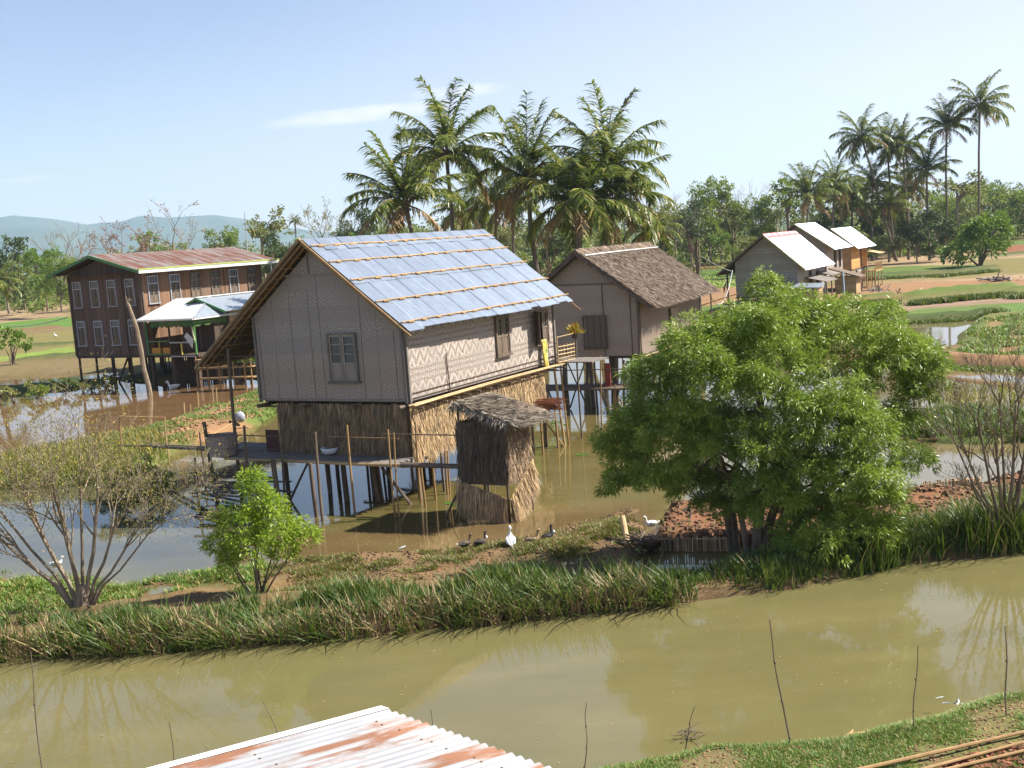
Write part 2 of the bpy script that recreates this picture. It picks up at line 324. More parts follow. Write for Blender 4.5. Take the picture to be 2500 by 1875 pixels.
# ------------------------------------------------------------------ ground and water
def vnoise(x, y, s, seed=0):
    x = x/s+seed*17.3; y = y/s+seed*5.7; xi = np.floor(x).astype(np.int64); yi = np.floor(y).astype(np.int64); fx = x-xi; fy = y-yi
    fx = fx*fx*(3-2*fx); fy = fy*fy*(3-2*fy)
    def h(a, b): n = (a*374761393+b*668265263+seed*974711) & 0x7fffffff; n = ((n ^ (n >> 13))*1274126177) & 0x7fffffff; return ((n ^ (n >> 16)) & 0xffff)/65535.
    return (h(xi, yi)*(1-fx)+h(xi+1, yi)*fx)*(1-fy)+(h(xi, yi+1)*(1-fx)+h(xi+1, yi+1)*fx)*fy
def fbm(x, y, s, seed=0, o=4): return sum(vnoise(x, y, s/2**i, seed+i)/2**i for i in range(o))/sum(1/2**i for i in range(o))
def gp(pts, z=0.):
    """outline given as photo pixels (x, y) on the level z, or as world points ('w', x, y)"""
    out = []
    for p in pts:
        if p[0] == 'w': out.append((p[1], p[2]))
        else: q = G(p[0], p[1], z); out.append((q.x, q.y))
    return np.array(out)
def sdist(X, Y, poly):          # + inside
    ins = np.zeros(X.shape, bool); dmin = np.full(X.shape, 1e18); n = len(poly)
    for i in range(n):
        x0, y0 = poly[i]; x1, y1 = poly[(i+1) % n]
        c = ((y0 > Y) != (y1 > Y)); 
        with np.errstate(divide='ignore', invalid='ignore'): xi = (x1-x0)*(Y-y0)/(y1-y0+1e-12)+x0
        ins ^= c & (X < xi)
        dx, dy = x1-x0, y1-y0; t = np.clip(((X-x0)*dx+(Y-y0)*dy)/(dx*dx+dy*dy+1e-12), 0, 1)
        dmin = np.minimum(dmin, (X-x0-t*dx)**2+(Y-y0-t*dy)**2)
    d = np.sqrt(dmin); return np.where(ins, d, -d)
def pldist(X, Y, pl):
    dmin = np.full(X.shape, 1e18)
    for (x0, y0), (x1, y1) in zip(pl[:-1], pl[1:]):
        dx, dy = x1-x0, y1-y0; t = np.clip(((X-x0)*dx+(Y-y0)*dy)/(dx*dx+dy*dy+1e-12), 0, 1)
        dmin = np.minimum(dmin, (X-x0-t*dx)**2+(Y-y0-t*dy)**2)
    return np.sqrt(dmin)
GRASS = (.11, .16, .035); BRIGHT = (.20, .28, .05); GREEN = (.10, .20, .035); TAN = (.36, .25, .145); ORANGE = (.31, .175, .09); RED = (.26, .095, .05)
MUD = (.19, .115, .06); DIRT = (.19, .14, .068); DKGRASS = (.07, .10, .03); OLIVE = (.20, .17, .06); PINK = (.30, .20, .14)
# land: outline, level of the outline, height, edge width, colour, roughness of the top
NB = gp([(2900, 1560), (2650, 1640), (2500, 1685), (2380, 1700), (2250, 1735), (2150, 1757), (2030, 1785), (1900, 1790), (1800, 1800), (1700, 1800), (1620, 1830), (1530, 1842), (1450, 1862), (1350, 1885), (1200, 1930), ('w', -3, 13.3), ('w', -12, 12.3), ('w', -60, 10), ('w', -60, -60), ('w', 80, -60), ('w', 80, 20)], .55)
BERM = gp([(-700, 1690), (-200, 1640), (0, 1605), (150, 1600), (300, 1595), (450, 1590), (560, 1570), (700, 1560), (850, 1552), (1000, 1535), (1150, 1522), (1300, 1505), (1450, 1495), (1600, 1478), (1700, 1470), (1850, 1455), (1950, 1440), (2100, 1405), (2200, 1385), (2300, 1370), (2400, 1362), (2500, 1352), (2900, 1300),
    (2900, 1200), (2500, 1270), (2350, 1310), (2200, 1330), (2050, 1345), (1850, 1380), (1700, 1410), (1600, 1425), (1400, 1430), (1200, 1430), (1000, 1440), (800, 1455), (600, 1465), (400, 1480), (200, 1500), (0, 1510), (-300, 1530), (-700, 1580)])
MARSH = gp([(-700, 1400), (-200, 1395), (0, 1395), (120, 1400), (300, 1415), (420, 1395), (560, 1385), (660, 1372), (760, 1358), (900, 1348), (1000, 1345), (1100, 1335), (1180, 1325), (1300, 1305), (1380, 1285), (1450, 1262), (1540, 1235), (1580, 1240), (1600, 1340), (1590, 1425), (1400, 1440), (1000, 1450), (600, 1475), (0, 1530), (-700, 1600)])
BED = gp([(1592, 1338), (1800, 1338), (2000, 1325), (2200, 1302), (2350, 1290), (2500, 1275), (2900, 1200), (2900, 1130), (2500, 1178), (2380, 1198), (2270, 1212), (2100, 1222), (1900, 1232), (1640, 1240)])
DYKE = gp([(-500, 1190), (-200, 1165), (0, 1135), (150, 1105), (250, 1085), (340, 1062), (430, 1030), (520, 1003), (600, 975), (640, 960), (700, 940), (760, 915), (900, 905), (900, 940), (760, 965), (680, 1010), (640, 1040), (560, 1060), (480, 1085), (420, 1110), (380, 1150), (300, 1180), (150, 1190), (0, 1200), (-500, 1250)])
FAR = gp([('w', -900, 60), (-500, 1030), (-200, 990), (0, 968), (100, 955), (200, 945), (250, 925), (340, 930), (380, 938), (450, 930), (520, 920), (580, 922), (645, 930), (700, 915), (900, 895), (1200, 880), (1380, 872), (1480, 866), (1600, 862), (1700, 868), (1800, 878), (1950, 893), (2100, 893), (2190, 893), (2330, 893), (2420, 892), (2500, 897), (2900, 885), ('w', 900, 45), ('w', 4000, 7500), ('w', -4000, 7500)])
POND4 = gp([(2090, 815), (2130, 792), (2200, 786), (2300, 782), (2390, 776), (2372, 800), (2340, 825), (2320, 852), (2250, 862), (2150, 862), (2080, 850)])
MUDL = gp([(-400, 960), (-200, 940), (0, 922), (150, 915), (250, 905), (330, 905), (320, 922), (250, 926), (150, 940), (0, 950), (-400, 1000)])
STRIP = gp([(2180, 1060), (2230, 1022), (2330, 1008), (2500, 1018), (2900, 990), (2900, 1060), (2500, 1082), (2400, 1090), (2280, 1082)])
STRIP2 = gp([(2280, 915), (2380, 925), (2500, 935), (2500, 955), (2380, 940), (2280, 925)])
def land_height(X, Y):
    def up(d, w): t = np.clip(d/w+.5, 0, 1); return t*t*(3-2*t)
    wob = (fbm(X, Y, 2.2, 3)-.5)
    wobf = (fbm(X, Y, 9, 9, 3)-.5)
    H = np.full(X.shape, -.45)
    n = fbm(X, Y, 1.2, 21)
    def put(poly, h, w, jit=.6, rough=0.):
        nonlocal H
        d = sdist(X, Y, poly)+wob*jit; H = np.maximum(H, -.45+(h+.45+(n-.5)*rough)*up(d, w))
    put(NB, .75, 1.6, .5, .12); put(BERM, .30, .9, .5, .1); put(DYKE, .38, 1.4, .7, .1)
    put(MARSH, .08, 1.2, 1.4, .40); put(BED, .27, .3, .05, .4); put(STRIP, .2, .8, .8, .1); put(STRIP2, .08, .8, 1, .1)
    d = sdist(X, Y, FAR)+wobf*2.2; hf = -.45+(.80+(fbm(X, Y, 6, 33)-.5)*.12)*up(d, 2.2)
    p4 = up(-(sdist(X, Y, POND4)+wobf*1.5), 1.5); hf = np.where(p4 < .999, np.minimum(hf, -.3+.65*p4), hf)
    pm = up(-(sdist(X, Y, MUDL)+wobf*3), 3.); hf = np.minimum(hf, -.02+.38*pm+(n-.5)*.12*(1-pm)+(1e3*(pm > .999)))
    H = np.maximum(H, hf)
    far = np.clip((Y-130)/400, 0, 1); H = H+far*(fbm(X, Y, 120, 5)*2.5)
    return H
BUNDS = [  # pixels, width m, height m, colour
 ([(2100, 672), (2230, 668), (2330, 664), (2420, 652)], 1.1, .45, DKGRASS), ([(2110, 692), (2200, 686), (2300, 682), (2395, 676)], .8, .35, OLIVE), ([(2400, 672), (2520, 668), (2700, 660)], .9, .3, OLIVE),
 ([(2075, 733), (2120, 731), (2170, 728)], .9, .9, GRASS), ([(2232, 727), (2300, 720), (2380, 714), (2460, 707)], 1.1, .9, GRASS), ([(2480, 712), (2600, 700), (2800, 690)], 1.1, .7, GRASS),
 ([(2180, 773), (2280, 768), (2370, 762), (2430, 755)], .7, .35, DKGRASS), ([(2190, 878), (2260, 868), (2380, 872), (2500, 878), (2700, 870)], 1.0, .35, ORANGE),
 ([(0, 812), (60, 810), (130, 803)], 1.2, .7, MUD), ([(70, 845), (150, 841), (210, 836)], 1., .45, DKGRASS), ([(65, 878), (110, 874), (200, 869)], 1., .5, DKGRASS),
 ([(1710, 668), (1800, 662)], 1.0, .5, DKGRASS), ([(1720, 687), (1790, 683)], .8, .4, DKGRASS), ([(2380, 632), (2500, 622), (2700, 610)], 2., .7, DKGRASS),
 ([(1690, 635), (1800, 626)], 1.5, .6, TAN)]
FIELDS = [  # pixel outlines painted with the colour the soil or crop has
 ([(-500, 760), (0, 740), (200, 725), (1300, 640), (1600, 600), (2000, 590), (2000, 600), (1700, 628), (1300, 700), (400, 760), (0, 790), (-500, 800)], OLIVE),
 ([(-400, 790), (0, 762), (170, 745), (170, 775), (0, 790), (-400, 820)], TAN),
 ([(-400, 815), (0, 790), (170, 773), (200, 795), (100, 803), (0, 812), (-400, 830)], GREEN),
 ([(-400, 840), (0, 815), (170, 803), (300, 800), (300, 835), (100, 850), (0, 856), (-400, 880)], OLIVE),
 ([(-400, 835), (0, 812), (170, 800), (170, 806), (0, 824), (-400, 850)], DIRT),
 ([(-400, 880), (0, 872), (60, 862), (170, 845), (185, 848), (183, 861), (60, 872), (0, 882), (-400, 900)], BRIGHT),
 ([(-400, 905), (0, 884), (60, 874), (300, 858), (300, 905), (0, 925), (-400, 960)], DIRT),
 ([(-300, 960), (0, 932), (100, 925), (250, 915), (250, 935), (100, 950), (0, 960), (-300, 1000)], DKGRASS),
 ([(1500, 625), (1700, 612), (1820, 605), (1820, 622), (1700, 640), (1500, 660)], GRASS), ([(1500, 655), (1690, 650), (1830, 640), (1800, 655), (1700, 662), (1500, 680)], RED),
 ([(1690, 664), (1800, 658), (1800, 672), (1700, 678)], GREEN), ([(1690, 678), (1810, 673), (1810, 700), (1690, 705)], BRIGHT), ([(1600, 700), (1820, 700), (1900, 760), (1700, 800), (1600, 760)], ORANGE),
 ([(1600, 760), (1800, 740), (1900, 800), (1700, 860), (1500, 870), (1500, 800)], GRASS), ([(1300, 700), (1640, 690), (1640, 760), (1500, 860), (1300, 860)], ORANGE),
 ([(2060, 622), (2200, 618), (2500, 606), (2800, 600), (2800, 645), (2500, 650), (2330, 662), (2100, 672), (2060, 660)], TAN), ([(2100, 600), (2380, 595), (2380, 618), (2250, 628), (2100, 630)], DIRT),
 ([(2420, 602), (2600, 590), (2800, 580), (2800, 610), (2520, 618), (2440, 620)], RED), ([(2420, 590), (2560, 585), (2560, 598), (2420, 602)], GRASS),
 ([(2090, 655), (2220, 650), (2400, 645), (2400, 660), (2200, 672), (2100, 678)], GRASS), ([(2380, 636), (2500, 630), (2700, 625), (2700, 655), (2500, 662), (2420, 660)], OLIVE),
 ([(2080, 680), (2200, 676), (2400, 670), (2600, 664), (2800, 655), (2800, 690), (2600, 684), (2400, 690), (2200, 694), (2100, 700)], TAN),
 ([(2000, 700), (2200, 690), (2400, 684), (2600, 678), (2800, 680), (2800, 705), (2500, 705), (2400, 712), (2240, 726), (2180, 735), (2060, 742)], ORANGE),
 ([(2060, 745), (2240, 735), (2460, 722), (2800, 715), (2800, 735), (2460, 742), (2200, 760), (2060, 765)], PINK),
 ([(2150, 768), (2260, 752), (2380, 745), (2480, 740), (2800, 720), (2800, 752), (2440, 762), (2280, 770), (2180, 780)], (.11, .19, .04)),
 ([(2380, 775), (2440, 768), (2520, 760), (2900, 745), (2900, 890), (2500, 885), (2330, 870), (2330, 845), (2360, 810)], GRASS),
 ([(2180, 885), (2220, 868), (2330, 866), (2440, 872), (2440, 890), (2300, 890)], ORANGE), ([(2500, 868), (2700, 860), (2700, 890), (2500, 890)], DIRT),
 ([(345, 935), (500, 918), (650, 905), (650, 925), (560, 922), (480, 925), (380, 940)], DIRT)]
def seg_polar():
    ox, oy = 0., -15.
    rs = [11.]
    while rs[-1] < 7400: rs.append(rs[-1]*(1.0058 if rs[-1] < 70 else (1.009 if rs[-1] < 210 else 1.03)))
    return ox, oy, np.array(rs)
def make_ground():
    ox, oy, rs = seg_polar(); na = 460; an = np.linspace(R(-62), R(62), na)
    RR, AA = np.meshgrid(rs, an, indexing='ij'); X = ox+RR*np.sin(AA); Y = oy+RR*np.cos(AA)
    sh = X.shape; X = X.ravel(); Y = Y.ravel(); H = land_height(X, Y)
    C = np.empty((len(X), 3)); C[:] = MUD
    nj = (fbm(X, Y, 1.5, 41)-.5); nf = fbm(X, Y, 5, 51)-.5
    def paint(poly, c, w=.4, j=.8):
        d = sdist(X, Y, poly)+nj*j; t = np.clip(d/w+.5, 0, 1)[:, None]; C[:] = C*(1-t)+np.array(c)*t
    f = Y > 60; C[f] = np.array(OLIVE)*.6+np.array(DIRT)*.4
    C[Y > 300] = DKGRASS
    for pts, c in FIELDS: paint(gp(pts, .35), c, .6, 1.6)
    paint(NB, GRASS, .5); g = sdist(X, Y, NB); bare = np.clip((fbm(X, Y, 1.1, 61)-.50)*8, 0, 1)*(g > .7); C[:] = C*(1-bare[:, None]*.8)+np.array(DIRT)*bare[:, None]*.8
    paint(gp([(2280, 1875), (2330, 1850), (2420, 1835), (2500, 1815), (2700, 1780), (2700, 2000), (2280, 2000)], .75), RED, .15, .3)
    paint(BERM, (.17, .115, .055), .5); paint(MARSH, (.20, .13, .065), .5); m = np.clip((fbm(X, Y, 1.6, 71)-.5)*9, 0, 1)*(sdist(X, Y, MARSH) > 0); C[:] = C*(1-m[:, None])+np.array((.205, .115, .05))*m[:, None]
    paint(DYKE, GRASS, .4); paint(gp([(330, 1085), (345, 1062), (420, 1045), (500, 1012), (600, 985), (700, 955), (800, 925), (810, 935), (700, 975), (600, 1003), (560, 1022), (640, 1030), (560, 1052), (440, 1075), (380, 1100)], .3), ORANGE, .3, .5)
    paint(BED, (.24, .11, .055), .1, .1); paint(STRIP, GRASS, .3)
    for pts, w, h, c in BUNDS:
        d = pldist(X, Y, gp(pts, .4)); t = np.exp(-(d/w)**2)*(1+.5*nf); H += h*t*.8; tt = np.clip(t*1.6, 0, 1)[:, None]; C[:] = C*(1-tt)+np.array(c)*tt
    # crop rows in the green plot on the right
    q = sdist(X, Y, gp([(2400, 775), (2520, 765), (2900, 750), (2900, 870), (2420, 865)], .35)); a = G(2430, 860, .35); b = G(2500, 775, .35); dr = (b-a).normalized()
    u = (X-a.x)*dr.y-(Y-a.y)*dr.x; row = np.clip(np.sin(u*2*math.pi/1.9)*2, 0, 1)*np.clip(q+.5, 0, 1)*.8; C[:] = C*(1-row[:, None])+np.array(ORANGE)*row[:, None]; H += -.05*row
    wet = np.clip(1-(H-.0)/.09, 0, 1)[:, None]; C[:] = C*(1-.35*wet)
    n = len(rs); i = np.arange(n-1)[:, None]*na+np.arange(na-1)[None, :]; i = i.ravel()
    F = np.stack([i, i+na, i+na+1, i+1], 1)
    me = bpy.data.meshes.new('ground'); me.from_pydata(np.stack([X, Y, H], 1).tolist(), [], F.tolist())
    ca = me.color_attributes.new('Col', 'FLOAT_COLOR', 'POINT'); ca.data.foreach_set('color', np.concatenate([C, np.ones((len(C), 1))], 1).ravel())
    me.polygons.foreach_set('use_smooth', [True]*len(me.polygons)); me.update()
    m, nt, N, L, P = newmat('ground_soil_and_grass')
    at = nd(N, 'ShaderNodeAttribute', attribute_name='Col')
    n1 = noise(nt, 1.7, 7, rough=.7); n2 = noise(nt, .35, 5); n3 = noise(nt, 14, 4, rough=.7)
    v = mathn(nt, 'ADD', mathn(nt, 'MULTIPLY', n1, .7), mathn(nt, 'MULTIPLY', n3, .9)); v = mathn(nt, 'ADD', v, .06)
    cc = N.new('ShaderNodeCombineColor'); [L.new(v, cc.inputs[k]) for k in range(3)]
    col = mixc(nt, 1.0, at.outputs['Color'], cc.outputs[0], 'MULTIPLY')
    col = mixc(nt, mathn(nt, 'MULTIPLY', ramp(nt, n2, .48, .68), .38), col, (.15, .15, .045))
    n4 = noise(nt, .22, 6, (.35, 2.4, 1)); col = mixc(nt, mathn(nt, 'MULTIPLY', ramp(nt, n4, .52, .62), .35), col, (.13, .09, .045))
    L.new(col, P.inputs['Base Color']); P.inputs['Roughness'].default_value = .9; P.inputs['Specular IOR Level'].default_value = .15
    bump(nt, P, mathn(nt, 'ADD', n1, n3), .6, .05)
    me.materials.append(m); o = bpy.data.objects.new('ground', me); COL.objects.link(o); o['kind'] = 'structure'
make_ground()
def make_water():
    xs = np.concatenate([np.linspace(-160, -40, 20), np.linspace(-38, 38, 150), np.linspace(40, 200, 24)]); ys = np.concatenate([np.linspace(-20, 14, 8), np.linspace(14.5, 60, 120), np.linspace(61, 110, 50), np.linspace(115, 260, 8)])
    X, Y = np.meshgrid(xs, ys); sh = X.shape; x = X.ravel(); y = Y.ravel()
    C = np.empty((len(x), 3)); C[:] = (.138, .122, .050)
    def paint(poly, c, w=2., j=1.5):
        d = sdist(x, y, poly)+(fbm(x, y, 3, 5)-.5)*j; t = np.clip(d/w+.5, 0, 1)[:, None]; C[:] = C*(1-t)+np.array(c)*t
    paint(gp([(-600, 1230), (500, 1220), (700, 1330), (1500, 1230), (1700, 860), (2900, 860), ('w', 200, 300), ('w', -200, 300), (-600, 950)]), (.105, .082, .027), 5.)
    paint(gp([(-600, 1230), (350, 1150), (560, 1110), (720, 1330), (660, 1400), (-600, 1420)]), (.065, .062, .04), 3.)
    paint(gp([(-600, 1200), (340, 1060), (520, 1000), (640, 950), (700, 880), (900, 860), (300, 700), (-600, 800)]), (.16, .085, .04), 2.)
    paint(gp([(1950, 700), (2900, 700), (2900, 1160), (2250, 1160), (2000, 1000)]), (.15, .115, .06), 3.)
    paint(gp([(600, 1320), (1600, 1220), (1650, 1460), (900, 1500), (500, 1480)]), (.12, .08, .035), 1.)
    n, k = sh; i = (np.arange(n-1)[:, None]*k+np.arange(k-1)[None, :]).ravel()
    me = bpy.data.meshes.new('water'); me.from_pydata(np.stack([x, y, x*0], 1).tolist(), [], np.stack([i, i+1, i+k+1, i+k], 1).tolist())
    ca = me.color_attributes.new('Col', 'FLOAT_COLOR', 'POINT'); ca.data.foreach_set('color', np.concatenate([C, np.ones((len(C), 1))], 1).ravel())
    m, nt, N, L, P = newmat('muddy_water')
    at = nd(N, 'ShaderNodeAttribute', attribute_name='Col'); L.new(mixc(nt, ramp(nt, noise(nt, .5, 4), .3, .7), at.outputs['Color'], mixc(nt, .30, at.outputs['Color'], mixc(nt, ramp(nt, noise(nt, .35, 6, (.5, 1.6, 1)), .42, .62), (.10, .10, .04), (.26, .21, .09)))), P.inputs['Base Color'])
    P.inputs['Roughness'].default_value = .012; P.inputs['IOR'].default_value = 1.42; P.inputs['Specular IOR Level'].default_value = .6
    h = mathn(nt, 'ADD', noise(nt, 3.5, 3, (1, .6, 1)), mathn(nt, 'MULTIPLY', noise(nt, 14, 2, (1, .5, 1)), .35)); bump(nt, P, h, .03, .05)
    me.materials.append(m); o = bpy.data.objects.new('water', me); COL.objects.link(o); o['kind'] = 'structure'
make_water()
def make_hills():
    pts = [(-1200, 590), (-700, 560), (-300, 545), (0, 530), (30, 525), (80, 529), (120, 533), (160, 538), (200, 546), (235, 550), (275, 545), (320, 534), (350, 530), (400, 536), (450, 540), (500, 541), (545, 536), (600, 541), (650, 552), (720, 566), (800, 570), (900, 575), (1100, 572), (1400, 570), (1800, 570)]
    P = [D(x, y, 6000) for x, y in pts]; px = np.array([p.x for p in P]); pz = np.array([p.z for p in P])
    xs = np.linspace(px[0], px[-1], 300); zs = np.interp(xs, px, pz); V = []; n = 14
    for j in range(n):
        t = j/(n-1); prof = math.sin(min(1, t/.6)*math.pi/2) if t < .6 else 1-.6*((t-.6)/.4)**2
        y = 4300+t*2800; ridge = (fbm(xs, xs*0+y, 500, 3)-.5)*160*(1-abs(t-.6)*1.2)*(t != 8/13)
        sc = (y/6000)
        V.append(np.stack([xs*sc, xs*0+y, np.maximum(0, (zs*prof+ridge*(.3 if t > .5 else 1)))], 1))
    V = np.concatenate(V); i = (np.arange(n-1)[:, None]*300+np.arange(299)[None, :]).ravel()
    me = bpy.data.meshes.new('hills'); me.from_pydata(V.tolist(), [], np.stack([i, i+1, i+301, i+300], 1).tolist())
    me.polygons.foreach_set('use_smooth', [True]*len(me.polygons))
    m = M('hill_forest', (.04, .06, .03), (.075, .095, .05), .004, rnd=0, bmp=0, detail=8); me.materials.append(m)
    o = bpy.data.objects.new('hills', me); COL.objects.link(o); o['kind'] = 'structure'
make_hills()
# ------------------------------------------------------------------ houses
class Frame:       # a building's own axes: origin under its near right corner, +Y along the long wall, +X out of the long wall
    def __init__(s, x, y, yaw):
        s.o = Vector((x, y, 0)); s.yaw = yaw; s.ex = Vector((math.cos(yaw), -math.sin(yaw), 0)); s.ey = Vector((math.sin(yaw), math.cos(yaw), 0))
    def loc(s, P): d = P-s.o; return Vector((d.dot(s.ex), d.dot(s.ey), P.z))
    def g(s, x, y, z=0.): return s.loc(G(x, y, z))
    def pl(s, x, y, axis, val):
        d = ray(x, y); n = s.ex if axis == 'X' else s.ey; c = Vector((0, 0, CAM_H)); t = (val-(c-s.o).dot(n))/d.dot(n); return s.loc(c+d*t)
    def wor(s, x, y, z): return s.o+s.ex*x+s.ey*y+Vector((0, 0, z))
def wall_rect(mb, axis, c, a0, a1, z0, z1, t, holes=()):
    """wall in the plane axis=c, from a0..a1 and z0..z1, thickness t, with rectangular openings (a0,a1,z0,z1)"""
    cuts = sorted(holes); a = a0
    def bx(p, q, u, v):
        if q-p < .005 or v-u < .005: return
        if axis == 'X': mb.box(c, p, u, c+t, q, v) if t > 0 else mb.box(c+t, p, u, c, q, v)
        else: mb.box(p, c, u, q, c+t, v) if t > 0 else mb.box(p, c+t, u, q, c, v)
    for h in cuts:
        bx(a, h[0], z0, z1); bx(h[0], h[1], z0, h[2]); bx(h[0], h[1], h[3], z1); a = h[1]
    bx(a, a1, z0, z1)
def window(parent, axis, c, a0, a1, z0, z1, out, frame_m, shut_m, pane_rows=3, split=.62, transom=0, open_leaf=False, fw=.055, glass=True):
    """framed two-leaf window; axis/c give the wall plane, out (+-1) the outward side"""
    def P(a, z, d): return (c+out*d, a, z) if axis == 'X' else (a, c+out*d, z)
    def bar(mb, a, b, z, y, d0, d1):
        p, q = P(a, z, d0), P(b, y, d1); lo = [min(p[i], q[i]) for i in range(3)]; hi = [max(p[i], q[i]) for i in range(3)]; mb.box(*lo, *hi)
    f = MB(); bar(f, a0, a0+fw, z0, z1, .0, .07); bar(f, a1-fw, a1, z0, z1, .0, .07); bar(f, a0+fw, a1-fw, z1-fw, z1, .0, .07); bar(f, a0-.05, a1+.05, z0-.06, z0, .0, .11)
    zt = z1-fw
    if transom: bar(f, a0+fw, a1-fw, z1-transom, z1-transom+fw*.9, .0, .06); zt = z1-transom
    fo = f.build('window', frame_m, parent)
    if transom:
        g = MB(); bar(g, a0+fw, a1-fw, zt+fw*.9, z1-fw, .005, .02); go = g.build('pane', MT['glass'], fo)
        b = MB()
        for k in range(1, 4): x = a0+(a1-a0)*k/4; bar(b, x-.01, x+.01, zt+fw, z1-fw, .02, .035)
        b.build('bars', frame_m, fo)
    am = (a0+a1)/2
    for k, (u, v) in enumerate(((a0+fw, am-.008), (am+.008, a1-fw))):
        if open_leaf and k == 0: continue
        s = MB(); w = .06 if (v-u) > .25 else .035; zs = z0+(zt-z0)*(1-split)
        bar(s, u, u+w, z0, zt, .008, .045); bar(s, v-w, v, z0, zt, .008, .045); bar(s, u+w, v-w, zt-w, zt, .008, .045); bar(s, u+w, v-w, z0, z0+w, .008, .045)
        bar(s, u+w, v-w, zs-w/2, zs+w/2, .008, .045); bar(s, u+w, v-w, z0+w, zs-w/2, .008, .03)
        for r in range(1, pane_rows): z = zs+(zt-zs)*r/pane_rows; bar(s, u+w, v-w, z-w*.3, z+w*.3, .01, .04)
        so_ = s.build('shutter', shut_m, fo)
        if glass:
            g = MB(); bar(g, u+w, v-w, zs+w/2, zt-w, .004, .016); g.build('pane', MT['glass'], so_)
    return fo
def corrugated(mb, P0, U, Vv, nw, nl, amp, pitch, n, jitter=0):
    """one corrugated sheet: from P0, waves along unit U for nw metres, running down Vv (vector)"""
    k = max(2, int(nw/pitch*6)); P0 = Vector(P0); U = Vector(U); Vv = Vector(Vv); n = Vector(n); V = []
    for j in range(nl+1):
        for i in range(k+1):
            V.append(P0+U*(nw*i/k)+Vv*(j/nl)+n*(amp*math.sin(2*math.pi*i/6)+jitter*(j/nl)))
    mb.add(V, [(j*(k+1)+i, j*(k+1)+i+1, (j+1)*(k+1)+i+1, (j+1)*(k+1)+i) for j in range(nl) for i in range(k)])
def thatch_blades(mb, P0, U, Vv, N_, width, height, rows, per_m, blen, bw, rs, splay=.12, lift=.05, fringe=1.0):
    """overlapping rows of hanging straw on a face; U across, Vv down the face (unit), N_ outward"""
    U = np.array(U, float); Vv = np.array(Vv, float); N_ = np.array(N_, float); P0 = np.array(P0, float)
    for r in range(rows):
        n = int(width*per_m); a = rs.uniform(0, width, n); h = height*r/rows+rs.uniform(-.06, .06, n)
        ln = blen*rs.uniform(.7, 1.25, n)
        if r == rows-1: ln *= fringe
        P = P0+a[:, None]*U+h[:, None]*Vv+N_*rs.uniform(.0, .02, n)[:, None]
        d = unit(Vv+U*rs.normal(0, splay, n)[:, None]+N_*(rs.uniform(.02, .12, n)*1)[:, None])
        mb.blades(P, d, ln, bw*rs.uniform(.6, 1.4, n), unit(U+N_*rs.normal(0, .4, n)[:, None]), N_*(lift*rs.uniform(0, 1, n))[:, None]+np.array([0, 0, -.02]))
RS = np.random.RandomState(5)
